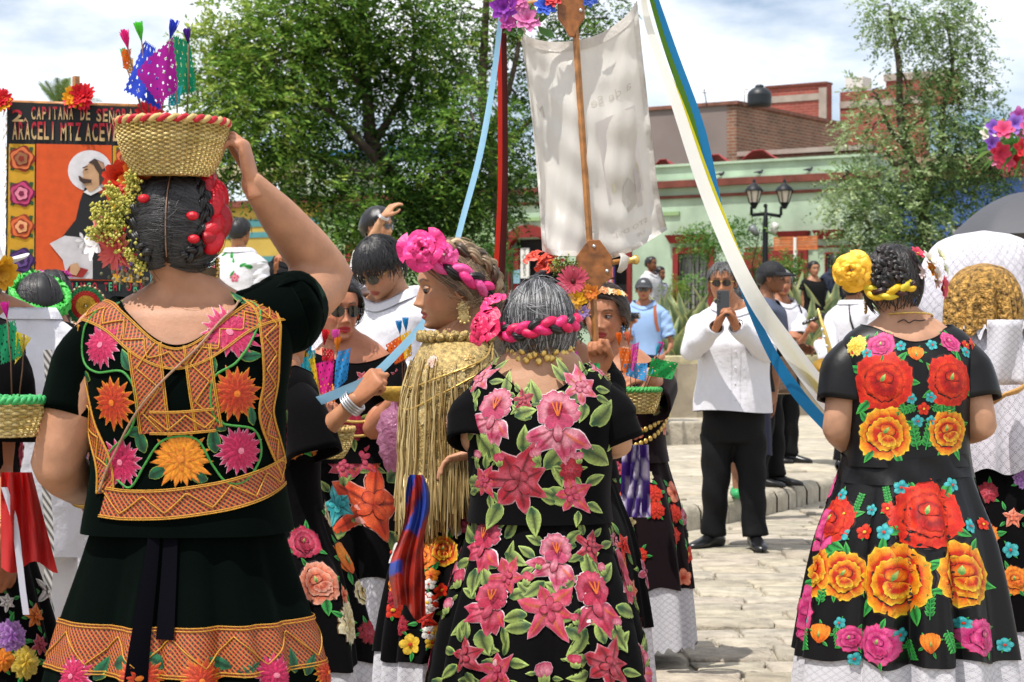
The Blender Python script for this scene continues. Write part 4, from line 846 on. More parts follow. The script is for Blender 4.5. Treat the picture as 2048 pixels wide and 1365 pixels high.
def embroider(root, g_, s, flowers, style='olive', nleaf=4, lscale=.75, seed=3, ferns=()):
 """flowers: (px, py, r_px, kind, palette[, rot]) - each flower its own piece, the foliage one piece"""
 fo = Motif(g_); rg = random.Random(seed)
 for i, f_ in enumerate(flowers):
  px, py, rp, kind, pal = f_[:5]; th, z = g_.locate(px, py); r = rp / s; rot = f_[5] if len(f_) > 5 else rg.uniform(-.5, .5)
  mo = Motif(g_); flower(mo, th, z, r, kind, pal, rot, i); mo.done('embroidered_flower', root)
  if kind == 'daisy' or nleaf == 0: continue
  n = nleaf if kind not in ('small', 'bud') else 2; a0 = rg.uniform(0, 6.28)
  for k in range(n):
   a = a0 + 2 * PI * k / n + rg.uniform(-.4, .4); L = r * lscale * rg.uniform(.8, 1.2) * (1 if n == nleaf else .9); d = r * (.72 if n == nleaf else .7)
   leaf(fo, th, z, L, a + rg.uniform(-.5, .5), style, rg.uniform(-.15, .15), (math.sin(a) * d, math.cos(a) * d))
 for px, py, L, a in ferns:
  th, z = g_.locate(px, py); L = L / s; fo.line(th, z, [(0, 0), (math.sin(a) * L * .5, math.cos(a) * L * .5), (math.sin(a) * L, math.cos(a) * L)], L * .02, LEAFP[style][0][1])
  for k in range(1, 7):
   q = L * k / 7
   for s_ in (-1, 1): leaf(fo, th, z, L * .24, a + s_ * 1.0, style, 0, (math.sin(a) * q, math.cos(a) * q), .34)
 return fo
def fill(root, fo, g_, n, rr, pals, kinds, style, seed, thr=(-PI, PI), zr=None, taken=(), leafs=2):
 """further flowers over the rest of the cloth, spaced apart"""
 rg = random.Random(seed); done = list(taken); tries = 0; mo = Motif(g_); z0, z1 = zr or (g_.z0 + .03, g_.z1 - .03); made = 0
 while made < n and tries < n * 30:
  tries += 1; th = rg.uniform(*thr); z = rg.uniform(z0, z1); r = rg.uniform(*rr); k = float(g_.s.rad(np.array(th), np.array(z)))
  if any(math.hypot(math.remainder(th - t, 2 * PI) * k, z - zz) < (r + q) * .95 for t, zz, q in done): continue
  if z - r < g_.z0 + .005: continue
  done.append((th, z, r)); made += 1; kind = rg.choice(kinds); q = Motif(g_); flower(q, th, z, r, kind, rg.choice(pals), rg.uniform(-.6, .6), made); q.done('embroidered_flower', root)
  for j in range(leafs):
   a = rg.uniform(0, 6.28); leaf(fo, th, z, r * .9, a, style, rg.uniform(-.2, .2), (math.sin(a) * r * .75, math.cos(a) * r * .75))
def band(root, g_, path, width, name='net_band', px=True, closed=False, zig=True, off=.003, n=90):
 """net-stitched band along a path of pixels (or theta, z)"""
 Q = [g_.locate(*p) for p in path] if px else path
 S = spline(Q, n); th = S[:, 0]; z = S[:, 1]; C = g_.s.pt(th, z); d = np.gradient(C, axis=0); ln = np.concatenate([[0], np.cumsum(np.linalg.norm(np.diff(C, axis=0), axis=1))])
 k = g_.s.rad(th, z); du = np.gradient(th) * k; dz = np.gradient(z); L = np.hypot(du, dz) + 1e-9; nu, nz_ = -dz / L, du / L
 def at(w, o): return g_.s.pt(th + nu * w / k, np.clip(z + nz_ * w, g_.z0 - .02, 9), o)
 mb = MB(); rows = []; uv = []
 ws = np.linspace(-width / 2, width / 2, 7)
 for w in ws: rows.append([tuple(p) for p in at(w, off)]); uv += [(l, w) for l in ln]
 mb.grid(rows, uv=uv); o = mb.build(name, m_net, root)
 e = MB(); ye = h('#bf8a2c')
 for w in (-width / 2 * .98, width / 2 * .98, -width / 2 * .86, width / 2 * .86): e.tube([tuple(p) for p in at(w, off + .002)], .0013, 5, col=ye)
 if zig:
  per = width * 1.5; a = width * .30 * (2 * np.abs(2 * ((ln / per) % 1) - 1) - 1); e.tube([tuple(p) for p in at(a, off + .0025)], .0015, 5, col=ye)
 e.build('gold_cord', m_thread, root)
# ---------------- hands
def hand_mesh(kind, side, sc=1.0, voxel=.0038):
 """local: y along the fingers, x to the thumb (side), -z out of the palm; wrist at origin"""
 mb = MB(); s = side
 rows = []
 for yy, w, t in ((-.035, .025, .020), (0, .027, .019), (.03, .035, .0165), (.062, .040, .0145), (.088, .039, .0125), (.096, .034, .008)):
  rows.append([(w * math.cos(a) - .003 * s * 0, yy, t * math.sin(a)) for a in np.linspace(0, 2 * PI, 13)[:-1]])
 o = mb.grid(rows, True); n = 12; mb.f.append(tuple(o + i for i in range(n))[::-1]); mb.f.append(tuple(o + 5 * n + i for i in range(n))); mb.m += [0, 0]
 curl = {'grip': (1.25, 1.35, .8), 'relax': (.35, .45, .3), 'flat': (.08, .1, .08), 'half': (.7, .8, .5), 'point': (.25, .4, .3)}[kind]
 for i, (x, L, r) in enumerate(((.030, .070, .0092), (.010, .078, .0095), (-.010, .072, .009), (-.028, .057, .0082))):
  c = [k * (1 + .10 * (i - 1)) for k in curl]; a = 0; p = Vector((x * s, .088 - .005 * abs(i - 1), 0)); P = [p - Vector((0, .02, 0)), p.copy()]; sp = (.10, .02, -.05, -.14)[i] * s * (1 if kind in ('flat', 'relax', 'half') else .3)
  for j, f_ in enumerate((.45, .30, .25)): a += c[j]; p = p + Vector((math.sin(sp) * math.cos(a), math.cos(a) * math.cos(sp), -math.sin(a))) * L * f_; P.append(p.copy())
  mb.capsule(P, [r * 1.08, r * 1.05, r, r * .92, r * .8], 8)
 p = Vector((.026 * s, .018, -.006)); b = .7 if kind == 'grip' else .25; P = [Vector((.012 * s, .005, 0)), p, p + Vector((.026 * s * (1 - b * .5), .030, -.012 - .012 * b)), p + Vector((.036 * s * (1 - b), .058, -.022 - .02 * b)), p + Vector((.034 * s * (1 - 1.6 * b), .080, -.028 - .022 * b))]
 mb.capsule(P, [.016, .0145, .0115, .0100, .0085], 8)
 v, f_ = remesh(mb, voxel, 2); return v * sc, f_
_hands = {}
def hand(kind, side, voxel):
 k = (kind, side, voxel)
 if k not in _hands: _hands[k] = hand_mesh(kind, side, 1.0, voxel)
 return _hands[k]
# ---------------- hair, ribbons and flowers worn in it
HR = Vector((.0835, .1045, .1075)); HC = Vector((0, .006, .006))
def hdir(az, el): return Vector((math.sin(az) * math.cos(el), -math.cos(az) * math.cos(el), math.sin(el)))
def hpt(d, k=1.0):
 d = Vector(d).normalized(); return HC + Vector((d.x * HR.x, d.y * HR.y, d.z * HR.z)) * k
def hair_cap(mb, col, line, lift=.012, lump=.0, seed=1, vol=None):
 """line: hairline elevation (deg) by azimuth (deg from the face)"""
 na, ne = 64, 18; rows = []; rg = random.Random(seed); ph = [rg.uniform(0, 6) for _ in range(4)]
 az = np.linspace(-PI, PI, na + 1)[:-1]; el0 = np.radians(np.interp(np.abs(np.degrees(az)), [p[0] for p in line], [p[1] for p in line]))
 C = []
 for j in range(ne + 1):
  t = j / ne; row = []
  for a, e0 in zip(az, el0):
   e = e0 + (PI / 2 - e0) * t; d = hdir(a, min(e, PI / 2 - 1e-3)); k = .965 + lift / .1 * min(1, t * 4.5) ** .6
   k += lump * (math.sin(9 * a + ph[0] + 3 * e) + math.sin(5 * e * 2 + ph[1] + 2 * a)) * min(1, t * 3) * min(1, (1 - t) * 3)
   if vol: k += vol(a, e) * min(1, t * 3)
   row.append(tuple(hpt(d, k))); C.append(mixc(col, (col[0] * .6, col[1] * .6, col[2] * .6), .5 + .5 * math.sin(a * 37 + e * 3)))
  rows.append(row)
 mb.grid(rows, True, C)
def strands(mb, pairs, cols, k0=1.10, r=.0011, seg=6, seed=2, wig=.02):
 rg = np.random.default_rng(seed); n = len(pairs); A = np.array([tuple(p[0]) for p in pairs]); B = np.array([tuple(p[1]) for p in pairs])
 A /= np.linalg.norm(A, axis=1)[:, None]; B /= np.linalg.norm(B, axis=1)[:, None]; om = np.arccos(np.clip((A * B).sum(1), -.995, .995)); so = np.sin(om); ax = np.cross(A, B); q = rg.uniform(-wig, wig, n); kk = k0 + rg.uniform(-.018, .022, n)
 t = np.linspace(0, 1, seg + 1); D = (np.sin((1 - t)[None] * om[:, None]) / so[:, None])[..., None] * A[:, None] + (np.sin(t[None] * om[:, None]) / so[:, None])[..., None] * B[:, None] + ax[:, None] * (q[:, None] * np.sin(PI * t)[None])[..., None]
 D /= np.linalg.norm(D, axis=2)[..., None]; P = np.array(HC) + D * np.array(HR) * (kk[:, None] + .012 * np.sin(PI * t)[None])[..., None]
 T = np.gradient(P, axis=1); S = np.cross(T, D); S /= np.linalg.norm(S, axis=2)[..., None] + 1e-12; rr = (r * (.4 + .9 * np.sin(PI * (.08 + .84 * t))))[None, :, None]
 V = np.stack([P + S * rr, P + D * rr * .9, P - S * rr], 2).reshape(-1, 3); o = len(mb.v); mb.v.extend(map(tuple, V.tolist())); m = (seg + 1) * 3
 base = [(j * 3 + i, j * 3 + i + 1, j * 3 + i + 4, j * 3 + i + 3) for j in range(seg) for i in range(2)]
 mb.f.extend([tuple(x + o + k * m for x in f_) for k in range(n) for f_ in base]); mb.m.extend([0] * (n * len(base))); mb.uv.extend([(0, 0)] * (n * m)); ci = rg.integers(0, len(cols), n); mb.c.extend([cols[i] for i in ci for _ in range(m)])
def braid(name, P, rad, cols, mats_, parent, M, turns=7, fl=.8, n=70, hw=1.0, fat=.74):
 """three strands plaited along the path P (head space -> M)"""
 n = int(turns * 18); S = spline(P, n); T = np.gradient(S, axis=0); T /= np.linalg.norm(T, axis=1)[:, None]
 out = S - np.array(HC); out /= np.linalg.norm(out, axis=1)[:, None]; sd_ = np.cross(T, out); sd_ /= np.linalg.norm(sd_, axis=1)[:, None]
 for k in range(3):
  ph = 2 * PI * k / 3; t = np.linspace(0, 2 * PI * turns * .5, n); Q = S + sd_ * (np.sin(t + ph) * rad * .72 * hw)[:, None] + out * (np.sin(2 * (t + ph)) * rad * .36)[:, None]
  mb = MB()
  if mats_[k] is m_hair:
   for z_ in range(6):
    ph2 = 2 * PI * z_ / 6 + t * .35; Q2 = Q + sd_ * (np.cos(ph2) * rad * .36)[:, None] + out * (np.sin(ph2) * rad * .36)[:, None]; kc = .6 + .9 * ((z_ * 5) % 6) / 5; mb.tube([tuple(M @ Vector(q)) for q in Q2], [rad * fat * .5 * min(1, .45 + i / 8, .45 + (n - 1 - i) / 8) for i in range(n)], 4, False, tuple(v * kc for v in cols[k]))
  else: mb.tube([tuple(M @ Vector(q)) for q in Q], [rad * fat * min(1, .45 + i / 8, .45 + (n - 1 - i) / 8) for i in range(n)], 8, True, cols[k])
  mb.build(name[k], mats_[k], parent)
m_ribbon = mat('satin_ribbon', rough=.42, spec=.4, attr=True, bump=(55, .6, .01), var=(30, .15)); m_hair = mat('hair', rough=.38, spec=.5, attr=True, bump=(300, .3, .002)); m_petal = mat('petal', rough=.6, attr=True, trans=.25)
def rosette(name, c, axis, r, col, parent, M, n=22, seed=1, flat=.6, mat_=None, curl=.35):
 rg = random.Random(seed); ax = Vector(axis).normalized(); x = ax.orthogonal().normalized(); y = ax.cross(x); mb = MB(); c = Vector(c)
 for i in range(n):
  q = (i + .5) / n; ph = 2.399 * i; rr = r * (.25 + .75 * q) * rg.uniform(.9, 1.1); dw = .95 - .25 * q; lift = r * flat * (1 - q) ** 1.0; rows = []; tw = rg.uniform(-.4, .4); cc = mixc(col, tuple(min(1, v * 1.25 + .02) for v in col), rg.random())
  for j in range(6):
   t = j / 5; row = []
   for k in range(7):
    s_ = k / 3 - 1; a = ph + s_ * dw * (.35 + .65 * t) ; rad = rr * (.15 + .85 * t) * (1 - .10 * s_ * s_); hgt = lift + rr * (.55 - .35 * q) * math.sin(PI * t * .75) + rr * .10 * math.sin(4 * s_ + tw * 6 + i) * t - rr * curl * max(0, t - .7)
    row.append(tuple(M @ (c + x * math.cos(a) * rad + y * math.sin(a) * rad + ax * hgt)))
   rows.append(row)
  mb.grid(rows, col=cc)
 return mb.build(name, mat_ or m_ribbon, parent)
def bloom(mb, c, axis, r, cols, n=8, M=None, cup=.4, layers=1, wd=.3, pt=False, center=None, seed=0):
 """one blossom of petals round an axis; cols inner->outer"""
 rg = random.Random(seed); ax = Vector(axis).normalized(); x = ax.orthogonal().normalized(); y = ax.cross(x); c = Vector(c); f_ = (lambda p: tuple(M @ p)) if M else tuple
 for l in range(layers):
  rl = r * (1 - .22 * l)
  for i in range(n):
   a = 2 * PI * (i + .5 * l) / n + rg.uniform(-.1, .1); d = x * math.cos(a) + y * math.sin(a); s = ax.cross(d); rows = []; C = []; up = cup + .25 * l + rg.uniform(-.12, .12)
   for j in range(5):
    t = j / 4; w = rl * wd * ((math.sin(PI * (t * .8 + .1)) if not pt else math.sin(PI * (t * .88 + .08)) ** 1.1)); q = c + d * rl * t * math.cos(up * t * .7) + ax * rl * up * (t - .35 * t * t)
    rows += [[f_(q - s * w + ax * w * .25), f_(q), f_(q + s * w + ax * w * .25)]]; C += [mixc(cols[0], cols[1], t)] * 3
   mb.grid(rows, col=C)
 if center: mb.ell(f_(c + ax * r * .06), r * .16, col=center, nu=8, nv=5)
def hairflower(parent, M, c, axis, r, cols, n=8, name='hair_flower', **kw):
 mb = MB(); bloom(mb, c, axis, r, cols, n, M, **kw); return mb.build(name, m_petal, parent)
# ---------------- a person
def person(label, px, D, H, yaw=0.0, z0=0.0, skin='#a8704c', build=1.0, head=None, arms=None, sex='f', garment='huipil', opt=None, vox=.011, hv=.0045, group=None, hres=(90, 64)):
 opt = opt or {}; head = head or {}; arms = arms or {}; vox = max(vox, D * .0021); hv = max(hv, D * .0005); hres = (56, 44) if D > 10 else ((70, 54) if opt.get('eyes') is False else hres)
 X = (px - CX) / F * D; root = empty('person', (X, D, z0), yaw); tag(root, label, 'person', group); M = Matrix.Translation((X, D, z0)) @ Matrix.Rotation(yaw, 4, 'Z'); Mi = M.inverted()
 sk = h(skin); ms = skinmat(skin.strip('#'), '#ffffff'); q = {'ua': 0, 'root': root, 'M': M, 'Mi': Mi, 's': F / D, 'yaw': yaw, 'H': H}
 def L(p): return Mi @ W(*p)
 q['L'] = L
 zs = opt.get('zs', .82 * H); b_ = build; hs = opt.get('hs', 1.0)
 nk = opt.get('neck', .056 if sex == 'f' else .062); sw = opt.get('sw', .185 if sex == 'f' else .215) * b_; lean = opt.get('lean', 0.0)
 # torso controls shared by skin and cloth (z, a, b, yoff)
 ctrl = [(.40 * H, .19 * b_, .15 * b_, 0), (.50 * H, .185 * b_, .145 * b_, 0), (.60 * H, .165 * b_, .13 * b_, 0), (.70 * H, .172 * b_, .135 * b_, lean * .5), (zs - .10, .182 * b_, .125 * b_, lean * .8), (zs - .045, sw, .105 * b_, lean * .9),
   (zs - .005, sw * .90, .09 * b_, lean), (zs + .022, sw * .72, .078, lean), (zs + .045, .105, .068, lean), (zs + .062, nk + .014, nk + .008, lean), (zs + .09, nk, nk, lean), (zs + .16, nk * .96, nk * .98, lean)]
 if 'ctrl' in opt: ctrl = opt['ctrl'](ctrl, zs)
 q['ctrl'] = ctrl; q['zs'] = zs
 hc = Vector(head.get('c', (0, lean - .015, H - .112 * hs))); Mh = Matrix.Translation(hc) @ Euler((head.get('pitch', 0), head.get('roll', 0), head.get('yaw', 0)), 'ZXY' if False else 'XYZ').to_matrix().to_4x4()
 Mh = Matrix.Translation(hc) @ Matrix.Rotation(head.get('yaw', 0), 4, 'Z') @ Matrix.Rotation(head.get('pitch', 0), 4, 'X') @ Matrix.Rotation(head.get('roll', 0), 4, 'Y') @ Matrix.Scale(hs, 4); q['Mh'] = Mh
 # body: torso, neck, limbs as one surface
 mb = MB(); T = Torso([(z, a - .012, b - .012, y) if z < zs + .03 else (z, a, b, y) for z, a, b, y in ctrl], 2.3); rows = []
 for z in np.concatenate([np.linspace(.42 * H if sex == 'f' else .56 * H, zs - .05, 12), np.linspace(zs - .04, zs + .075, 10)]): rows.append([tuple(p) for p in T.pt(np.linspace(-PI, PI, 33)[:-1], np.full(32, z))])
 o = mb.grid(rows, True, flip=False); mb.f.append(tuple(o + i for i in range(32))[::-1]); mb.f.append(tuple(o + 21 * 32 + i for i in range(32))); mb.m += [0, 0]
 nb = Vector((0, lean, zs + .03)); nt_ = Mh @ Vector((0, .035, -.045)); mb.capsule([nb, (nb + nt_) / 2, nt_], [nk * 1.1, nk, nk * .95], 16)
 ua = opt.get('arm', .046 if sex == 'f' else .048) * b_; q['arm'] = {}
 for s_ in (-1, 1):
  A = arms.get(s_); S = Vector((s_ * (sw - .030), lean, zs - .060 + (A or {}).get('lift', 0)))
  if A: E = A.get('el') or L(A['e']); Wr = A.get('wl') or L(A['w'])
  else: E = S + Vector((s_ * .05, .03, -.27)); Wr = E + Vector((-s_ * .01, -.06, -.22))
  E, Wr = Vector(E), Vector(Wr); k = (Wr - E).normalized(); q['arm'][s_] = (S, E, Wr)
  mb.capsule([tuple(p) for p in (S, S.lerp(E, .3), S.lerp(E, .65), S.lerp(E, .92), E, E.lerp(Wr, .12), E.lerp(Wr, .35), E.lerp(Wr, .7), Wr)], [ua * .98, ua * 1.10, ua * 1.0, ua * .86, ua * .84, ua * .88, ua * .86, ua * .68, .028 if sex == 'f' else .031], 14)
 legs = opt.get('legs')
 if legs is not None:
  for s_ in (-1, 1):
   hp = Vector((s_ * .085, .0, .50 * H)); an = Vector((s_ * .075, .02, .08)); kn = (hp + an) / 2 + Vector((0, -.02, .02))
   if legs: an = Vector(legs[s_]) if s_ in legs else an; kn = (hp + an) / 2 + Vector((0, -.02, .02))
   mb.capsule([tuple(hp), tuple(hp.lerp(kn, .5)), tuple(kn), tuple(kn.lerp(an, .4)), tuple(an)], [.085, .072, .055, .054, .036], 12); mb.capsule([an + Vector((0, .03, -.045)), an + Vector((0, -.13, -.055))], [.032, .028], 10)
 v, f_ = remesh(mb, vox, 4); body = MB(); body.add(v, f_, sk)
 # hands
 for s_ in (-1, 1):
  S, E, Wr = q['arm'][s_]; A = arms.get(s_) or {}
  if A.get('nohand'): continue
  y = Vector(A['dir']).normalized() if 'dir' in A else (Wr - E).normalized(); pn = Vector(A.get('palm', (-s_ * .8, -.2, -.4))); zax = -(pn - y * pn.dot(y)).normalized(); x = y.cross(zax)
  hvv, hf = hand(A.get('hand', 'relax'), A.get('side', 1 if x.dot(Vector((0, -1, .3))) > 0 else -1), hv); R_ = np.array([[x[i], y[i], zax[i]] for i in range(3)]); hk = A.get('k', .95 if sex == 'f' else 1.05)
  body.add((hvv * hk) @ R_.T + np.array(Wr), hf, mixc(sk, (sk[0] * 1.05, sk[1] * .9, sk[2] * .85), .5)); q.setdefault('hand', {})[s_] = (Wr, x, y, zax, hk)
 # head
 P, C = head_mesh(hres[0], hres[1], sk, h(opt.get('lip', '#8f3f3a')), h(opt.get('brow', '#241a16')), opt.get('age', 0), 1)
 n = P.shape[1]; rows = [[tuple(Mh @ Vector(p)) for p in r_] for r_ in P]; body.grid(rows, True, [tuple(c) for r_ in C for c in r_])
 for s_ in (-1, 1):                       # ears
  rim = [Mh @ Vector((s_ * (.0715 + .010 * math.sin(PI * t) + .004), .006 + .017 * math.sin(2 * PI * t * .85 + .4) * .8, .004 + .031 * math.cos(2 * PI * t * .85 + .4))) for t in np.linspace(0, 1, 12)]
  body.tube(rim, [.0055 * (1 - .3 * t) for t in np.linspace(0, 1, 12)], 6, True, mixc(sk, (sk[0], sk[1] * .8, sk[2] * .75), .5)); body.ell(Mh @ Vector((s_ * .0735, .007, .0)), (.007, .014, .026), Mh.to_3x3().normalized(), 8, 6, sk)
 bo = body.build('body', ms, root); q['body'] = bo
 if opt.get('eyes', True):
  for s_ in (-1, 1):
   e = MB(); c0 = Vector((s_ * .030, -.0745, .005)); M3 = Mh.to_3x3().normalized(); e.ell(Mh @ c0, (.0125 * hs, .0105 * hs, .0098 * hs), M3, 12, 8, (.34, .29, .27)); g0 = opt.get('gaze', (0, 0)); e.ell(Mh @ (c0 + Vector((g0[0], -.0052, g0[1]))), (.0066 * hs, .0066 * hs, .0066 * hs), M3, 10, 6, (.015, .010, .008)); lid_ = opt.get('lid', .0); e.ell(Mh @ (c0 + Vector((0, .0004, .0062 - lid_ * .8))), (.0140 * hs, .0116 * hs, .0068 * hs), M3, 12, 8, tuple(v * .8 for v in sk)); e.build('eye', mat('eye', rough=.25, attr=True, spec=.5), root)
   e = MB(); dr = opt.get('lid', .0); e.tube([Mh @ (c0 + Vector((t * .0145, -.0098 + abs(t) ** 2 * .006, .0050 * (1 - t * t) + .001 - dr))) for t in np.linspace(-1, 1, 7)], [.0012, .0019, .0022, .0023, .0022, .0019, .0012], 5, True, h(opt.get('brow', '#241a16'), .5)); e.build('eyelid', m_hair, root)
 return q
def huipil(q, mat_, hem, neck, sleeve=(.19, .105, .092), fold=.004, seed=2, ctrl=None, zside=None, n=2.5, nz_=34, hemtilt=0.0, trim=None):
 """boxy blouse with a scooped neck; neck=(back drop, front drop)"""
 zs = q['zs']; z1 = zside or zs + .028; c = ctrl or [(z, a + .014, b + .014, y) for z, a, b, y in q['ctrl']]
 T = Torso(c, n, fold, seed); ztop = lambda t: z1 - (neck[1] if math.cos(t) > 0 else neck[0]) * abs(math.cos(t)) ** neck[2]
 mb = MB(); T.grid(mb, lambda t: hem + hemtilt * math.sin(t), ztop, 110, nz_); o = mb.build('blouse', mat_, q['root'])
 t = np.linspace(-PI, PI, 121); e = MB(); e.tube([tuple(p) for p in T.pt(t, np.array([ztop(a) for a in t]), .0)], .0022, 6, False); e.build('neckline', trim or mat_, q['root'])
 for s_ in (-1, 1):
  S, E, Wr = q['arm'][s_]; d = (E - S).normalized(); L_, r0, r1 = sleeve if len(sleeve) == 3 else sleeve[s_]
  rg = random.Random(seed + s_); sl = MB(); rows = []; ph = rg.uniform(0, 6); up = max(0.0, d.z)
  Q = spline([S + Vector((-s_ * .08, 0, -.012)), S + Vector((-s_ * .03, 0, -.008)), S + d * .05 + Vector((s_ * .006, 0, -.004)), S + d * (L_ * .55) + Vector((s_ * .006, 0, 0)), S + d * L_], 17); Tn = np.gradient(Q, axis=0); x = None
  for j in range(17):
   t = j / 16; dd = Vector(Tn[j]).normalized(); x = (dd.cross(Vector((0, 1, .05))) if x is None else x - dd * x.dot(dd)).normalized(); y = dd.cross(x); r = float(np.interp(t, [0, .3, .6, 1], [r0 * .78, r0 * .90, r0 * .97, r1])); row = []
   for k in range(30):
    a = 2 * PI * k / 30; w = 1 + .045 * t * math.sin(3 * a + ph + 4 * t) + .035 * t * math.sin(5 * a - ph + 2 * t) + .03 * math.sin(2 * a + 7 * t + ph); row.append(tuple(Vector(Q[j]) + (x * math.cos(a) + y * math.sin(a) * .95) * r * w))
   rows.append(row)
  # fold the hem inwards so the edge has depth
  rows.append([tuple(Vector(p).lerp(S + d * L_, .10) - d * .004) for p in rows[-1]]); rows.append([tuple(Vector(p).lerp(S + d * L_, .12) - d * .03) for p in rows[-2]])
  sl.grid(rows, True); sl.build('sleeve', mat_, q['root'])
 g_ = Garment(T, q['M'], q['yaw'], hem, z1 - .01); q['blouse'] = g_; return g_
def skirt(q, mat_, waist, hem, a0, a1, seed=4, pleat=9, amp=.05, petti=None, b0=None, b1=None, yo=(0, 0), name='skirt', nt_=180, m_pet=None, flare=.55, pet_out=.97):
 b0 = b0 or a0 * .8; b1 = b1 or a1 * .88; zm = hem + (waist - hem) * flare; T = Torso([(hem - .4, a1 * 1.12, b1 * 1.12, yo[1]), (hem, a1, b1, yo[1]), (zm, a0 + (a1 - a0) * .62, b0 + (b1 - b0) * .62, (yo[0] + yo[1]) / 2), (waist - .05, a0 * 1.06, b0 * 1.06, yo[0]), (waist, a0, b0, yo[0]), (waist + .1, a0 * .98, b0 * .98, yo[0])], 2.1, 0, seed, pleat, amp, (hem, waist))
 mb = MB(); wv = lambda t: hem + .008 * math.sin(5 * t + seed) + .006 * math.sin(11 * t); T.grid(mb, wv, waist, nt_, 26); mb.build(name, mat_, q['root'])
 if petti:
  P = Torso([(z, a * pet_out, b * pet_out, y) for z, a, b, y in zip(T.z, T.a, T.b, T.yo)], 2.1, 0, seed, pleat, amp, (hem, waist)); mb = MB(); P.grid(mb, lambda t: petti + .010 * math.sin(41 * t) + .006 * math.sin(9 * t), hem + .12, nt_ + 40, 12); mb.build('petticoat', m_pet or m_lace_fine, q['root'])
 g_ = Garment(T, q['M'], q['yaw'], hem, waist); q['skirt'] = g_; return g_
def sleeves(q, mat_, r=(.075, .055), cuff=True, frac=1.0, seed=3):
 for s_ in (-1, 1):
  S, E, Wr = q['arm'][s_]; P = [S + (S - E).normalized() * -.0, S.lerp(E, .35), S.lerp(E, .75), E, E.lerp(Wr, .25), E.lerp(Wr, .6), E.lerp(Wr, .97)]
  if frac < 1: P = [S, S.lerp(E, .3), S.lerp(E, .55), S.lerp(E, frac)]
  Q = spline(P, 26); mb = MB(); rg = random.Random(seed + s_); ph = rg.uniform(0, 6); rows = []; n = len(Q)
  rad = [r[0] + (r[1] - r[0]) * (i / (n - 1)) for i in range(n)]; rad[0] *= .8
  T = np.gradient(Q, axis=0); x = None
  for i in range(n):
   d = Vector(T[i]).normalized(); x = (d.orthogonal() if x is None else x - d * x.dot(d)).normalized(); y = d.cross(x); row = []
   for k in range(20):
    a = 2 * PI * k / 20; w = 1 + .06 * math.sin(2 * a + ph + i * .55) + .05 * math.sin(3 * a - i * .9 + ph); row.append(tuple(Vector(Q[i]) + (x * math.cos(a) + y * math.sin(a)) * rad[i] * w))
   rows.append(row)
  rows.append([tuple(Vector(p).lerp(Vector(Q[-1]), .2)) for p in rows[-1]])
  mb.grid(rows, True); mb.build('sleeve', mat_, q['root'])
def shirt(q, mat_, hem, fold=.008, seed=5, loose=.03, long=True, collar=True, r=None, neckdrop=.02, frac=.75, seedo=0):
 zs = q['zs']; z1 = zs + .052; c = [(z, a + loose * (1 if z < zs - .03 else .45), b + loose * (1 if z < zs - .03 else .5), y) for z, a, b, y in q['ctrl']]
 T = Torso(c, 2.5, fold, seed); mb = MB(); ztop = lambda t: z1 - (neckdrop + .05 if math.cos(t) > 0 else 0.0) * abs(math.cos(t)) ** 2; T.grid(mb, lambda t: hem + .01 * math.sin(2 * t + seed), ztop, 90, 30); mb.build('shirt', mat_, q['root'])
 sleeves(q, mat_, r or ((.082, .058) if long else (.085, .075)), frac=1.0 if long else frac, seed=seed)
 if collar:
  t = np.linspace(-PI + .0, PI - .0, 41); mb = MB(); A = T.pt(t, np.array([ztop(a) - .004 for a in t]), .002); rows = [[tuple(p) for p in A]]
  B = A.copy(); B[:, 2] += .032; B[:, :2] *= .94; C_ = A.copy(); C_[:, :2] *= 1.13; C_[:, 2] -= .006; rows += [[tuple(p) for p in B], [tuple(p) for p in (B + C_) / 2 + np.array((0, 0, .004))], [tuple(p) for p in C_]]; mb.grid(rows); mb.build('collar', mat_, q['root'])
 g_ = Garment(T, q['M'], q['yaw'], hem, z1); q['shirt'] = g_; return g_
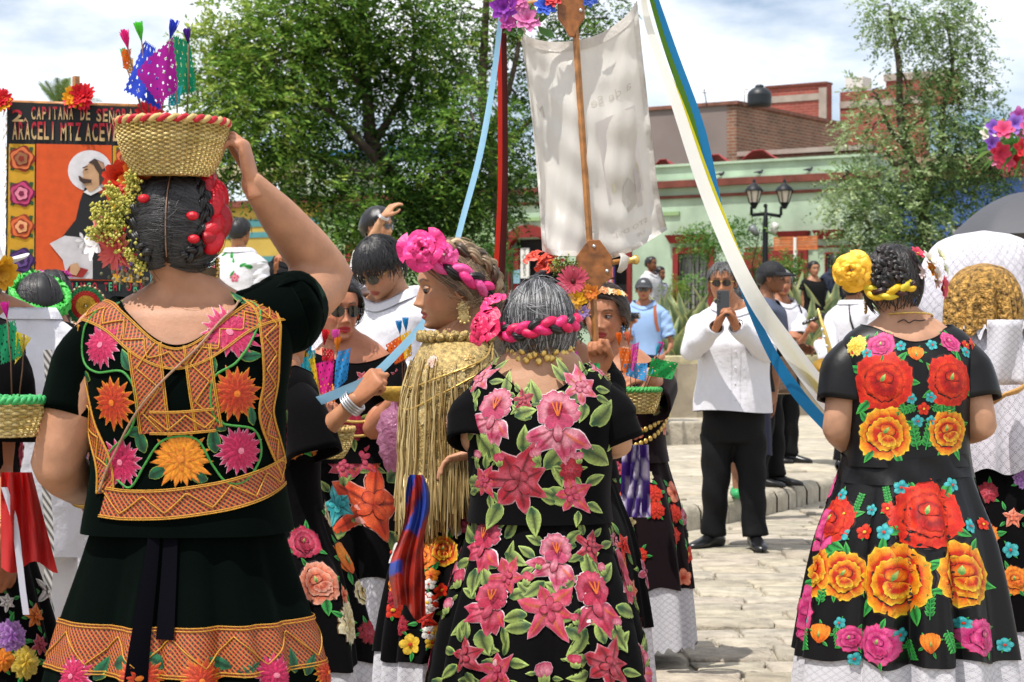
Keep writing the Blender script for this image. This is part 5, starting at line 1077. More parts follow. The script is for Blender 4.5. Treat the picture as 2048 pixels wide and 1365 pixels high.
def trousers(q, mat_, feet, waist, hipw=.185, shoe=None, vox=.014, hipd=.15, legr=(.105, .085, .075, .088)):
 """feet: {side: (x, y, toe angle)} local, on the ground"""
 mb = MB(); rows = []
 for z, k in ((waist, .96), (waist - .08, 1.0), (waist - .16, 1.02), (waist - .24, .98)): rows.append([(hipw * k * math.cos(a), hipd * k * math.sin(a), z) for a in np.linspace(0, 2 * PI, 25)[:-1]])
 o = mb.grid(rows[::-1], True); mb.f.append(tuple(o + i for i in range(24))[::-1]); mb.f.append(tuple(o + 72 + i for i in range(24))); mb.m += [0, 0]
 for s_, (x, y, ta) in feet.items():
  hp = Vector((s_ * hipw * .50, 0, waist - .2)); an = Vector((x, y, .075)); kn = hp.lerp(an, .5) + Vector((0, -.02, 0)); P = spline([hp, hp.lerp(kn, .5), kn, kn.lerp(an, .6), an], 12); mb.tube([tuple(p) for p in P], list(np.interp(np.linspace(0, 1, 12), [0, .35, .75, 1], legr)), 16)
 v, f_ = remesh(mb, vox, 3); rg = random.Random(5)
 v[:, 0] += .004 * np.sin(v[:, 2] * 34 + v[:, 1] * 20); v[:, 1] += .005 * np.sin(v[:, 2] * 27 + v[:, 0] * 30)
 k = MB(); k.add(v, f_); k.build('trousers', mat_, q['root'])
 for s_, (x, y, ta) in feet.items():
  sh = MB(); d = Vector((math.sin(ta), -math.cos(ta), 0)); n_ = Vector((d.y, -d.x, 0)); c0 = Vector((x, y, 0)); rows = []
  for t, w, z1 in ((-.085, .012, .05), (-.08, .030, .075), (-.05, .038, .10), (0, .040, .105), (.05, .042, .09), (.10, .048, .065), (.15, .048, .052), (.19, .038, .042), (.215, .018, .030), (.22, .004, .02)):
   rows.append([tuple(c0 + d * t + n_ * (w * math.cos(a)) + Vector((0, 0, max(.0, z1 * .5 + z1 * .5 * math.sin(a))))) for a in np.linspace(0, 2 * PI, 15)[:-1]])
  sh.grid(rows, True); sh.build('shoe', shoe or m_shoe, q['root'])
def flyaway(q, n, cols, k=1.19, a0=60, a1=300, seed=5):
 rg = random.Random(seed); mb = MB(); pr = []
 for i in range(n): a = rg.uniform(a0, a1); e = rg.uniform(-35, 80); pr.append((hdir(R(a), R(e)), hdir(R(a + rg.uniform(-50, 50)), R(e + rg.uniform(-30, 25)))))
 for i in range(0, n, 10): strands(mb, pr[i:i + 10], cols, k + rg.uniform(0, .09), .0006, 7, seed + i, .14)
 to_head(mb, q); mb.build('stray_hair', m_hair, q['root'], kind='stuff')
def short_hair(q, col, line, n=500, lift=.016, seed=3, cols=None, lump=.01, forward=.6, k0=1.16):
 mb = MB(); hair_cap(mb, col, line, lift, lump, seed); rg = random.Random(seed); pr = []
 for i in range(n):
  az = rg.uniform(-PI, PI); e0 = np.interp(abs(math.degrees(az)), [p[0] for p in line], [p[1] for p in line]); el = R(rg.uniform(e0 + 4, 84)); pr.append((hdir(az, el), hdir(az + rg.uniform(-.25, .25) - math.copysign(.12, az) * forward, el - R(rg.uniform(14, 30)))))
 strands(mb, pr, cols or [col, tuple(c * 1.8 for c in col), tuple(c * .5 for c in col)], k0, .0012, 5, seed)
 mb.v = [tuple(q['Mh'] @ Vector(p)) for p in mb.v]; return mb.build('hair', m_hair, q['root'])
MAN = [(0, 40), (35, 36), (55, 22), (68, 8), (80, -5), (92, 2), (104, -12), (125, -30), (180, -36)]
WOM = [(0, 38), (40, 30), (62, 12), (78, -2), (95, -4), (110, -22), (180, -46)]
def sunglasses(q, aviator=False, name='sunglasses', col=None):
 Mh = q['Mh']; m = MB()
 for s_ in (-1, 1):
  ce = Vector((s_ * .031, -.099, .004)); rows = []
  for r_ in (0.001, .5, .85, 1):
   rows.append([tuple(Mh @ (ce + Vector((.026 * r_ * math.cos(a), .012 * (abs(ce.x + .026 * r_ * math.cos(a)) / .055) ** 2, .020 * r_ * math.sin(a) * (1 if math.sin(a) > 0 else 1.1) - .002)))) for a in np.linspace(0, 2 * PI, 19)[:-1]])
  m.grid(rows, True)
 o = m.build('sunglasses', col or m_lens, q['root']); f_ = MB(); f_.tube([Mh @ Vector((-.008, -.100, .010)), Mh @ Vector((0, -.104, .012)), Mh @ Vector((.008, -.100, .010))], .0022, 6)
 for s_ in (-1, 1): f_.tube([Mh @ Vector((s_ * .055, -.086, .010)), Mh @ Vector((s_ * .074, -.06, .010)), Mh @ Vector((s_ * .077, .0, .012))], .0022, 6)
 f_.build('temple', m_iron if not aviator else m_gold, o)
def cap_hat(q, col, badge=None, brim_yaw=0.0):
 Mh = q['Mh'] @ Matrix.Rotation(brim_yaw, 4, 'Z'); m = MB(); rows = []
 for e in np.linspace(R(16), R(89.5), 12): rows.append([tuple(Mh @ hpt(hdir(a, e), 1.16 + .04 * math.sin(e))) for a in np.linspace(-PI, PI, 41)[:-1]])
 m.grid(rows, True); mt = mat('cap_' + col.strip('#'), h(col), .75, bump=(80, .3)); o = m.build('cap', mt, q['root']); m = MB(); rows = []
 for t in np.linspace(0, 1, 6):
  rows.append([tuple(Mh @ (hpt(hdir(a, R(17)), 1.17) + Vector((0, -.075 * t * math.cos(a * 1.25) ** 1.0, -.018 * t - .012 * t * abs(math.sin(a)))))) for a in np.linspace(-1.2, 1.2, 17)])
 m.grid(rows); b = m.build('brim', mt, o); s_ = b.modifiers.new('s', 'SOLIDIFY'); s_.thickness = .004
 if badge:
  m = MB(); m.ell(Mh @ hpt(hdir(0, R(38)), 1.19), (.022, .004, .016), Mh.to_3x3().normalized(), 10, 6); m.build('badge', mat('badge', h(badge), .6), o)
# ================================================================== the people
BLK = (.010, .009, .010)
def hl(q, px, py, D): return q['Mh'].inverted() @ q['L']((px, py, D))
def az_pts(lst, k=1.13): return [hpt(hdir(R(a), R(e)), k) for a, e in lst]
def to_head(mb, q): mb.v = [tuple(q['Mh'] @ Vector(p)) for p in mb.v]
def cordpx(root, g_, path, r, col, name='stem', n=60, off=.003):
 S = spline([g_.locate(*p) for p in path], n); mb = MB(); mb.tube([tuple(p) for p in g_.s.pt(S[:, 0], S[:, 1], off)], r, 5, True, col); return mb.build(name, m_thread, root)
def pendant_earring(q, side, m=None, c=(.0, .010, -.045), r=.011, n=2):
 M = q['Mh']; mb = MB(); p = Vector((side * .084, c[1], c[2])); mb.tube([M @ (p + Vector((-side * .008, 0, .02))), M @ p], .0012, 5)
 for i in range(n):
  o = p - Vector((0, 0, .012 + i * .026)); mb.ell(M @ o, (.004, r, r), q['Mh'].to_3x3().normalized(), 10, 6)
  for k in range(8): a = 2 * PI * k / 8; mb.ell(M @ (o + Vector((side * .002, r * .95 * math.cos(a), r * .95 * math.sin(a)))), .0042, None, 6, 4)
 mb.build('earring', m or m_gold, q['root'])
def bracelet(q, s_, t=.90, r=.036, m=None, n=3, w=.003):
 S, E, Wr = q['arm'][s_]; d = (Wr - E).normalized(); x = d.orthogonal().normalized(); y = d.cross(x); mb = MB()
 for i in range(n):
  c = E.lerp(Wr, t) + d * (i * .008); mb.tube([c + (x * math.cos(a) + y * math.sin(a)) * r for a in np.linspace(0, 2 * PI, 25)], w, 6, False)
 mb.build('bracelet', m or m_gold, q['root'])
def choker(q, z, r, m, n=40, bead=.006, yo=0, tilt=.0):
 mb = MB(); y0 = float(pch([c[0] for c in q['ctrl']], [c[3] for c in q['ctrl']], z))
 for i in range(n): a = 2 * PI * i / n; mb.ell((r * math.sin(a), y0 + yo - r * math.cos(a), z - tilt * math.cos(a)), (bead, bead, bead * 1.25), None, 7, 5)
 mb.build('necklace', m, q['root'])
# ---------------- woman with the basket on her head (nearest, seen from behind)
q = person('woman seen from behind in dark green velvet, arm raised to a basket', 376, 4.556, 1.61, PI, skin='#ad7e62', build=1.20,
  head={'pitch': .06, 'c': (.028, -.01, 1.487)}, arms={-1: {'e': (662, 560, 4.74), 'w': (504, 366, 4.54), 'dir': (.22, -.0, 1), 'palm': (1, -.1, -.2), 'hand': 'half', 'k': 1.0, 'side': 1, 'lift': .04}, 1: {'e': (112, 925, 4.50), 'w': (172, 990, 4.74), 'hand': 'half'}},
  opt={'eyes': False, 'arm': .056, 'neck': .062, 'hs': 1.10}, vox=.0085, hv=.0036)
P1 = q
g_ = huipil(q, m_green_velvet, .83, (.108, .08, 3.2), {1: (.19, .086, .074), -1: (.066, .094, .092)}, .005, 3, nz_=40)
PK = [h('#c2205a'), h('#a81246'), h('#cf4577'), h('#e6b9c6')]; OR = [h('#c23a10'), h('#a82c10'), h('#d8701a'), h('#e6a42c')]; YO = [h('#c8551a'), h('#d98a1e'), h('#d9661a'), h('#e0b03a')]
PAL.update({'P1p': PK, 'P1o': OR, 'P1y': YO})
fo = embroider(q['root'], g_, 900, [(205, 690, 50, 'daisy', 'P1p'), (457, 664, 60, 'daisy', 'P1p'), (228, 806, 53, 'daisy', 'P1o'), (470, 788, 55, 'daisy', 'P1o'), (243, 925, 50, 'daisy', 'P1p'), (362, 918, 60, 'daisy', 'P1y'), (480, 902, 52, 'daisy', 'P1p')])
for px, py, L_, a in ((185, 640, 50, .4), (180, 760, 40, -1.2), (262, 740, 46, -.6), (255, 868, 42, 1.3), (290, 905, 52, -.35), (300, 955, 48, 1.0), (432, 905, 52, -.2), (415, 960, 46, -1.3), (425, 750, 52, -.15), (480, 715, 46, 1.4), (505, 850, 40, -.3), (450, 860, 44, -1.0), (500, 610, 52, -.25), (170, 640, 40, -.2)):
 th, z = g_.locate(px, py); leaf(fo, th, z, L_ / 900, a, 'dark', .08)
fill(q['root'], fo, g_, 7, (.04, .06), ['P1p', 'P1o'], ['daisy'], 'dark', 5, thr=(-1.3, 1.3), zr=(.95, 1.2))
fo.done('embroidered_leaves', q['root'])
vg = h('#3f8a3c')
for pth in ([(235, 960), (262, 975), (290, 930), (330, 880), (390, 878), (425, 930), (455, 965), (490, 960), (520, 910), (505, 860), (430, 840), (424, 760), (470, 725), (505, 670), (510, 610), (485, 590)], [(200, 620), (172, 660), (170, 720), (195, 745), (250, 745), (276, 800), (262, 860), (222, 905), (210, 960)]): cordpx(q['root'], g_, pth, .0026, vg, n=120)
zt_ = q['zs'] + .028
band(q['root'], g_, [(-PI + t, zt_ - .108 * abs(math.cos(t)) ** 3.2 - .028) for t in np.linspace(-1.42, 1.42, 17)], .046, px=False, n=130)
band(q['root'], g_, [(292, 690), (302, 780), (312, 866)], .066, off=.0036); band(q['root'], g_, [(392, 690), (402, 780), (414, 858)], .055, off=.0036); band(q['root'], g_, [(300, 846), (360, 846), (428, 840)], .05, off=.0044)
band(q['root'], g_, [(508, 585), (535, 640), (540, 700), (538, 770), (530, 830), (548, 890), (570, 940)], .046); band(q['root'], g_, [(208, 1004), (260, 1010), (340, 1008), (430, 995), (505, 975), (568, 940)], .064, off=.0042)
band(q['root'], g_, [(158, 648), (163, 700), (172, 770), (185, 850), (208, 920), (214, 985)], .046)
g2 = skirt(q, m_green_velvet, .86, .14, .205, .345, 6, 10, .16, .03, yo=(0, 0), m_pet=m_lace_fine)
band(q['root'], g2, [(-2 * PI + t, .592) for t in np.linspace(-PI + .0, PI, 61)], .105, px=False, n=420)
fl = embroider(q['root'], g2, 900, [(150, 1352, 42, 'daisy', 'P1p'), (285, 1356, 44, 'daisy', 'P1o'), (405, 1362, 46, 'daisy', 'P1o'), (545, 1350, 44, 'daisy', 'P1p'), (648, 1345, 34, 'daisy', 'P1o')])
for px, py, L_, a in ((190, 1360, 60, .5), (230, 1330, 60, 1.2), (330, 1335, 60, -1.1), (470, 1350, 55, 1.1), (590, 1345, 50, -.2), (610, 1350, 50, .6), (460, 1335, 50, -1.2)): th, z = g2.locate(px, py); leaf(fl, th, z, L_ / 900, a, 'dark', .08)
fill(q['root'], fl, g2, 12, (.045, .055), ['P1p', 'P1o'], ['daisy'], 'dark', 8, zr=(.24, .46), leafs=3); fl.done('embroidered_leaves', q['root'])
rb_ = MB()   # two dark ribbon ties hanging at the waist
for px, z1, w in ((312, .30, .016), (342, .62, .022)):
 th, z = g2.locate(px, 1085); rb_.grid([[tuple(g2.s.pt(np.array([th + s_ * w / .25]), np.array([zz]), .010)[0]) for s_ in (-1, 0, 1)] for zz in np.linspace(.86, z1, 14)])
rb_.build('waist_tie', mat('navy_tie', (.002, .002, .004), .8, spec=.04), q['root'])
sb = MB(); sb.grid([[tuple(g2.s.pt(np.array([t]), np.array([z]), .006)[0]) for t in np.linspace(-PI - 1.25, -PI + 1.25, 30)] for z in (.80, .83)]) if False else None
# hair with a centre parting, red ribbon braid and flowers
mb = MB(); hair_cap(mb, BLK, WOM, .018, .006, 4); pr = []; rg = random.Random(9)
for i in range(1700):
 e = rg.uniform(-40, 100); s_ = rg.choice((-1, 1)); a = 180 if e < 90 else 0; ee = e if e < 90 else 180 - e
 st_ = hdir(R(180 - s_ * rg.uniform(2, 9)) if e < 90 else R(s_ * 6), R(ee)); en = hdir(R(s_ * rg.uniform(88, 135)), R(e * .55 + rg.uniform(-14, 6))); pr.append((st_, en))
strands(mb, pr, [BLK, (.02, .018, .02), (.035, .033, .036), (.006, .006, .006)], 1.150, .0011, 6, 5, .03); to_head(mb, q); mb.build('hair', m_hair, q['root'])
flyaway(q, 70, [BLK, (.014, .012, .014)], 1.17)
mb = MB(); mb.tube([hpt(hdir(R(180), R(e)), 1.172) for e in np.linspace(-30, 88, 16)], .0013, 5, col=h('#8a6a58')); to_head(mb, q); mb.build('parting', skinmat('ad7e62', '#ffffff'), q['root'])
for s_ in (-1, 1): braid(['braid'] * 3, az_pts([(s_ * 120, 55), (s_ * 128, 30), (s_ * 132, 5), (s_ * 140, -18), (s_ * 158, -30)], 1.165), .0135, [BLK] * 3, [m_hair] * 3, q['root'], q['Mh'], 5)
RD = h('#c01226')
braid(['ribbon'] * 3, az_pts([(-60, 72), (-95, 60), (-105, 38), (-112, 15), (-122, -6), (-135, -14)], 1.21), .021, [RD, RD, h('#a00e20')], [m_ribbon] * 3, q['root'], q['Mh'], 3, fat=.95)
for a, e in ((128, -2), (135, -26), (150, 24), (-150, 8), (-148, -12)): mb = MB(); mb.ell(hpt(hdir(R(a), R(e)), 1.22), (.013, .010, .009), None, 8, 6, RD); to_head(mb, q); mb.build('ribbon', m_ribbon, q['root'])
def goldenrod(q, base, tips, seed, cols=('#d2c85a', '#e6dc7c', '#b8ba58', '#ccc868'), r=.0038, n=230, name='goldenrod'):
 rg = random.Random(seed); mb = MB(); base = Vector(base)
 for tip in tips:
  tip = Vector(tip); P = [Vector(p) for p in spline([base, base.lerp(tip, .5) + Vector((0, 0, .01)), tip], 12)]; mb.tube(P, [.0025 - .0015 * i / 11 for i in range(12)], 5, col=h('#5f7a34'))
  for i in range(n):
   t = rg.uniform(.30, 1); p = P[min(int(t * 11), 11)]; w = .014 * (1.1 - t) ** .6 + .003; o = p + Vector((rg.gauss(0, w), rg.gauss(0, w), rg.gauss(0, w))); c = h(rg.choice(cols)); a, b_, c_ = r * rg.uniform(.6, 1.2), r, r
   mb.add([o + Vector(v) * a for v in ((1, 0, 0), (-1, 0, 0), (0, 1, 0), (0, -1, 0), (0, 0, 1), (0, 0, -1))], [(0, 2, 4), (2, 1, 4), (1, 3, 4), (3, 0, 4), (2, 0, 5), (1, 2, 5), (3, 1, 5), (0, 3, 5)], c)
   if i % 3 == 0: mb.add([p, o + Vector((.001, 0, 0)), o - Vector((.001, 0, 0))], [(0, 1, 2)], h('#7d8f3d'))
  for i in range(26): t = rg.uniform(.05, .6); p = P[int(t * 11)]; d = Vector((rg.gauss(0, 1), rg.gauss(0, 1), rg.gauss(0, 1))).normalized() * .035; s_ = d.cross(Vector((0, 0, 1))).normalized() * .0025; mb.add([p - s_, p + s_, p + d], [(0, 1, 2)], h('#5d8040'))
 to_head(mb, q); return mb.build(name, m_petal, q['root'])
bs = hl(q, 268, 480, 4.50); goldenrod(q, bs, [hl(q, a, b, 4.47) for a, b in ((262, 345), (215, 375), (185, 420), (172, 468), (215, 450), (240, 400))] + [hl(q, 285, 540, 4.46), hl(q, 262, 520, 4.46)], 3)
hairflower(q['root'], q['Mh'], hl(q, 243, 358, 4.54), hl(q, 200, 330, 4.3) - hl(q, 243, 358, 4.54), .04, [h('#b8200f'), h('#d8381a')], 11, layers=4, cup=.5)
hairflower(q['root'], q['Mh'], hl(q, 285, 362, 4.52), hl(q, 270, 330, 4.2) - hl(q, 285, 362, 4.52), .05, [h('#d0541a'), h('#e0701e')], 8, layers=3, cup=.45)
hairflower(q['root'], q['Mh'], hl(q, 232, 500, 4.50), (.55, .9, -.5), .055, [h('#c8404a'), h('#d96a68')], 16, layers=3, wd=.13, cup=.2, pt=True)
hairflower(q['root'], q['Mh'], hl(q, 205, 455, 4.52), (.6, .6, .2), .03, [h('#c95a4a'), h('#dd8a78')], 12, layers=2, wd=.18)
hairflower(q['root'], q['Mh'], hl(q, 190, 490, 4.52), (.7, .7, .1), .034, [h('#d8d4d6'), h('#efecee')], 6, wd=.28, cup=.25)
mb = MB(); rg = random.Random(8)
for i in range(90): p = hl(q, rg.gauss(262, 22), rg.gauss(548, 14), 4.5 + rg.uniform(-.02, .04)); mb.ell(p, .004, None, 5, 4, h(rg.choice(('#9a917a', '#c9c2ac', '#6f7258'))))
to_head(mb, q); mb.build('baby_breath', m_petal, q['root'], kind='stuff')
mb = MB(); z = 1.402
for i in range(60): a = 2 * PI * i / 60; mb.box((-.006, -.002, -.010), (.006, .002, .010), None, Matrix.Translation((.067 * math.sin(a), -.067 * math.cos(a) - .004, z)) @ Matrix.Rotation(a, 4, 'Z'))
ck = mb.build('choker', mat('braid_gold', h('#5a4a34'), .5, metal=.3), q['root'], smooth=False); mb = MB()
for a in (-.18, 0, .18): mb.ell((.069 * math.sin(PI + a), .069 * math.cos(a) - .004, z), (.009, .003, .009), None, 10, 6)
mb.build('medallion', m_silver, ck)
pendant_earring(q, -1, c=(0, .012, -.05)); bracelet(q, 1, .86, .036, m_gold, 3)
mb = MB(); th0 = [(470, 560), (440, 640), (390, 700), (330, 760), (270, 840), (225, 930), (205, 985)]; S = spline([g_.locate(*p) for p in th0], 60); mb.tube([tuple(p) for p in g_.s.pt(S[:, 0], S[:, 1], .010)], .0026, 6, col=h('#9a7a62')); mb.build('shoulder_strap', m_thread, q['root'])
# ---------------- short grey-haired woman in pink embroidered black (centre, from behind)
q = person('short grey haired woman in black velvet with pink lilies, seen from behind', 1080, 5.26, 1.44, PI - .06, skin='#b5896b', build=1.0, head={'pitch': .42, 'yaw': .12, 'c': (.005, -.035, 1.275)},
  arms={-1: {'e': (1238, 885, 5.24), 'w': (1180, 900, 5.46), 'hand': 'half'}, 1: {'e': (950, 872, 5.22), 'w': (962, 905, 5.42), 'hand': 'relax', 'dir': (.9, -.2, -.25), 'palm': (.1, .2, -1)}}, opt={'eyes': False, 'arm': .047, 'zs': 1.165, 'neck': .062, 'sw': .172}, vox=.0095, hv=.0038)
P15 = q
g_ = huipil(q, m_black_velvet, .79, (.085, .06, 2.8), (.135, .078, .066), .005, 7, nz_=40)
fo = embroider(q['root'], g_, 780, [(962, 757, 38, 'lily', 'lpk'), (1160, 775, 46, 'lily', 'lpk'), (988, 838, 66, 'orchid', 'lpk', .15), (1046, 800, 27, 'lily', 'drd'), (1115, 858, 80, 'orchid', 'lpk', -.1), (1040, 962, 78, 'lily', 'drd', .3), (1142, 990, 48, 'lily', 'pnk'), (970, 965, 38, 'lily', 'pnk'),
 (1003, 922, 16, 'bud', 'pnk'), (1075, 912, 17, 'bud', 'lpk'), (1157, 918, 14, 'bud', 'lpk'), (1140, 940, 24, 'carn', 'drd'), (955, 915, 15, 'bud', 'lpk'), (1195, 740, 26, 'lily', 'lpk')], 'olive', 7, .8, 3)
fill(q['root'], fo, g_, 9, (.05, .08), ['lpk', 'pnk'], ['lily', 'orchid'], 'olive', 5, thr=(-1.4, 1.4), zr=(.88, 1.08)); fo.done('embroidered_leaves', q['root'])
g2 = skirt(q, m_black_velvet, .82, .11, .172, .308, 11, 10, .13, .02, yo=(0, .0))
fl = embroider(q['root'], g2, 780, [(972, 1095, 62, 'orchid', 'pnk'), (1016, 1155, 44, 'lily', 'pnk'), (1112, 1125, 62, 'orchid', 'lpk', .2), (1180, 1095, 38, 'lily', 'drd'), (1100, 1218, 64, 'lily', 'pnk', .75), (1188, 1210, 72, 'orchid', 'pnk', -.15), (985, 1218, 60, 'orchid', 'pnk', .2), (925, 1160, 24, 'bud', 'pnk'), (1203, 1140, 15, 'bud', 'lpk'), (1232, 1250, 16, 'bud', 'lpk'), (998, 1345, 52, 'lily', 'pnk'), (1218, 1330, 58, 'lily', 'drd', .6), (930, 1312, 46, 'lily', 'drd'), (1090, 1350, 26, 'bud', 'lpk'), (1150, 1325, 16, 'bud', 'pnk'), (1075, 1128, 14, 'bud', 'pnk'), (1052, 1158, 16, 'bud', 'pnk'), (902, 1215, 20, 'bud', 'lpk'), (1150, 1240, 14, 'bud', 'pnk'), (1285, 1330, 18, 'bud', 'lpk'), (1260, 1170, 20, 'bud', 'pnk'), (1245, 1080, 22, 'lily', 'lpk')], 'olive', 7, .8, 5)
fill(q['root'], fl, g2, 16, (.06, .085), ['lpk', 'pnk', 'drd'], ['lily', 'orchid', 'bud'], 'olive', 9, thr=(-1.75, 1.75)); fl.done('embroidered_leaves', q['root'])
GY = [(.03, .03, .032), (.06, .06, .062), (.13, .13, .135), (.28, .28, .29), (.012, .012, .013)]
mb = MB(); hair_cap(mb, (.04, .04, .042), [(0, 38), (40, 30), (62, 12), (78, -2), (95, -10), (110, -30), (180, -52)], .018, .01, 6); rg = random.Random(4); pr = []
for i in range(2000):
 a = rg.uniform(60, 300); e0 = rg.uniform(-6, 78); pr.append((hdir(R(180 + (a - 180) * .9), R(e0)), hdir(R(a), R(e0 - rg.uniform(22, 40)))))
for i in range(260): a = rg.uniform(110, 250); e0 = rg.uniform(-22, -10); pr.append((hdir(R(a), R(e0)), hdir(R(a + rg.uniform(-14, 14)), R(e0 - rg.uniform(22, 40)))))
strands(mb, pr, GY, 1.165, .0010, 6, 6, .08); to_head(mb, q); mb.build('hair', m_hair, q['root'])
flyaway(q, 160, GY[2:], 1.20)
FU = h('#c8124e'); FU2 = h('#d8246a')
braid(['ribbon', 'braid', 'ribbon'], az_pts([(100, -6), (125, -20), (150, -24), (180, -22), (-150, -17), (-125, -8), (-100, 4)], 1.23), .0165, [FU, BLK, FU2], [m_ribbon, m_hair, m_ribbon], q['root'], q['Mh'], 6, n=90)
rosette('ribbon_rosette', hl(q, 975, 655, 5.26), (.75, .55, .2), .062, FU, q['root'], q['Mh'], 24, 3, .5)
rosette('ribbon_rosette', hl(q, 988, 612, 5.28), (.6, .5, .7), .045, FU2, q['root'], q['Mh'], 16, 4, .5)
pendant_earring(q, -1, mat('copper', h('#8a3f22'), .4, metal=.5), (0, .012, -.05), .010, 2)
mb = MB()
for i in range(46): a = 2 * PI * i / 46; z = 1.222 + .012 * math.sin(i * 2.4); mb.ell((.080 * math.sin(a), -.074 * math.cos(a) - .0, z + .012 * math.cos(a)), (.010, .005, .010), None, 8, 5)
mb.build('coin_necklace', m_gold, q['root'])
# ---------------- woman with the yellow rosette (right, from behind)
q = person('woman with yellow ribbon rosette in black satin with big red and yellow roses, from behind', 1812, 6.72, 1.555, PI + .05, skin='#b78a6e', build=1.12, head={'pitch': .16, 'yaw': -.42, 'c': (.038, -.02, 1.435)},
  arms={1: {'e': (1672, 858, 6.66), 'w': (1722, 912, 6.96), 'hand': 'half'}, -1: {'e': (1968, 850, 6.66), 'w': (1890, 880, 6.98), 'hand': 'half'}}, opt={'eyes': False, 'arm': .05, 'hs': 1.0}, vox=.010)
P25 = q
c = [(z, a + .014, b + .014, y) for z, a, b, y in q['ctrl']]
g_ = huipil(q, m_black_satin, .845, (.056, .05, 2.6), (.175, .084, .080), .007, 9, nz_=40)
fo = embroider(q['root'], g_, 610, [(1768, 765, 60, 'rose', 'red', .2), (1903, 762, 54, 'rose', 'red', .1), (1775, 868, 54, 'rose', 'yel', .4), (1893, 864, 46, 'rose', 'yel', -.3), (1763, 692, 28, 'rose', 'mag'), (1898, 684, 24, 'rose', 'mag'), (1832, 708, 17, 'tulip', 'org', 0), (1712, 692, 22, 'carn', 'yl2'), (1945, 690, 15, 'small', 'red'), (1802, 692, 11, 'small', 'tea'), (1862, 690, 11, 'small', 'tea'), (1735, 706, 12, 'small', 'tea'), (1930, 705, 12, 'small', 'tea'), (1823, 798, 11, 'small', 'tea'), (1860, 795, 11, 'small', 'tea'), (1835, 843, 13, 'small', 'tea'), (1862, 842, 11, 'small', 'tea'), (1847, 818, 13, 'small', 'red'), (1706, 700, 10, 'small', 'red'), (1930, 690, 10, 'small', 'red')], 'green', 5, .55, 3, [(1835, 812, 45, -1.9), (1860, 812, 45, 1.9), (1835, 900, 60, -.2), (1850, 900, 60, .25)])
fill(q['root'], fo, g_, 14, (.05, .09), ['red', 'yel', 'mag'], ['rose'], 'green', 5, thr=(-1.4, 1.4), zr=(.92, 1.15)); fo.done('embroidered_leaves', q['root'])
g2 = skirt(q, m_black_satin, .865, .232, .205, .345, 15, 11, .15, .02, b0=.17, m_pet=m_lace_fine)
fl = embroider(q['root'], g2, 610, [(1855, 1030, 70, 'rose', 'red', .1), (1662, 1042, 55, 'rose', 'red', .3), (1622, 1142, 52, 'rose', 'yel'), (1690, 1152, 50, 'rose', 'yel', .3), (1790, 1163, 74, 'rose', 'yel', .2), (1925, 1152, 66, 'rose', 'yel', -.2), (1642, 1268, 22, 'tulip', 'org', 0), (1862, 1288, 23, 'tulip', 'org', 0), (1755, 1290, 42, 'rose', 'mag'), (1965, 1275, 38, 'rose', 'mag', .4), (1702, 1278, 26, 'rose', 'mag'),
 (1802, 975, 15, 'small', 'tea'), (1902, 970, 15, 'small', 'tea'), (1685, 990, 13, 'small', 'tea'), (1685, 1067, 17, 'small', 'tea'), (1770, 1064, 17, 'small', 'tea'), (1938, 1052, 15, 'small', 'tea'), (1745, 1020, 12, 'small', 'tea'), (1590, 1235, 12, 'small', 'tea'), (1680, 1246, 12, 'small', 'tea'), (1801, 1270, 14, 'small', 'tea'), (1712, 1318, 13, 'small', 'tea'), (2004, 1290, 14, 'small', 'tea'), (1922, 1246, 12, 'small', 'tea'), (1692, 1027, 15, 'small', 'red'), (1733, 1064, 16, 'small', 'red'), (1776, 1017, 15, 'small', 'red'), (1962, 1048, 13, 'small', 'red')], 'green', 4, .55, 5,
 [(1610, 1250, 50, 2.9), (1675, 1250, 45, 2.9), (1815, 1275, 45, 2.8), (1895, 1260, 45, 2.9), (1780, 1010, 40, -.3), (1710, 1025, 40, .2), (1860, 1240, 60, .1), (1640, 1210, 50, .1)])
fill(q['root'], fl, g2, 18, (.07, .10), ['red', 'yel', 'mag'], ['rose'], 'green', 9, thr=(-1.75, 1.75)); fl.done('embroidered_leaves', q['root'])
sb = MB(); T = g2.s; sb.grid([[tuple(T.pt(np.array([t]), np.array([z + .012 * math.sin(t * 2)]), .004 + .004 * math.sin(9 * t + z * 60))[0]) for t in np.linspace(-PI, PI, 60)] for z in np.linspace(.80, .875, 6)], False); sb.build('sash', m_black_satin, q['root'])
mb = MB(); hair_cap(mb, BLK, WOM, .02, .012, 5); rg = random.Random(12); pr = []
for i in range(800): a = rg.uniform(60, 300); e0 = rg.uniform(-20, 80); pr.append((hdir(R(a), R(e0)), hdir(R(a + rg.uniform(-25, 25)), R(e0 - rg.uniform(15, 45)))))
strands(mb, pr, [BLK, (.018, .014, .014), (.03, .024, .022)], 1.17, .0016, 6, 5, .15); to_head(mb, q); mb.build('hair', m_hair, q['root'])
for cx_, cz, sd_ in ((175, 38, 1), (150, 15, 2), (195, 12, 3), (165, -10, 4), (210, -8, 5)):
 braid(['braid'] * 3, az_pts([(cx_ - 28, cz + 12), (cx_, cz + 4), (cx_ + 20, cz - 12)], 1.21), .014, [BLK, (.016, .012, .012), (.02, .012, .012)], [m_hair] * 3, q['root'], q['Mh'], 2.5, n=40)
flyaway(q, 110, [BLK, (.03, .024, .022)], 1.20)
YL = h('#e0b524'); BR = h('#3a1410')
braid(['ribbon', 'braid', 'ribbon'], az_pts([(70, 45), (95, 22), (110, 2), (135, -16), (165, -26), (195, -24), (215, -18), (235, -8)], 1.22), .0165, [YL, BR, h('#d8c030')], [m_ribbon, m_hair, m_ribbon], q['root'], q['Mh'], 4.5, n=70)
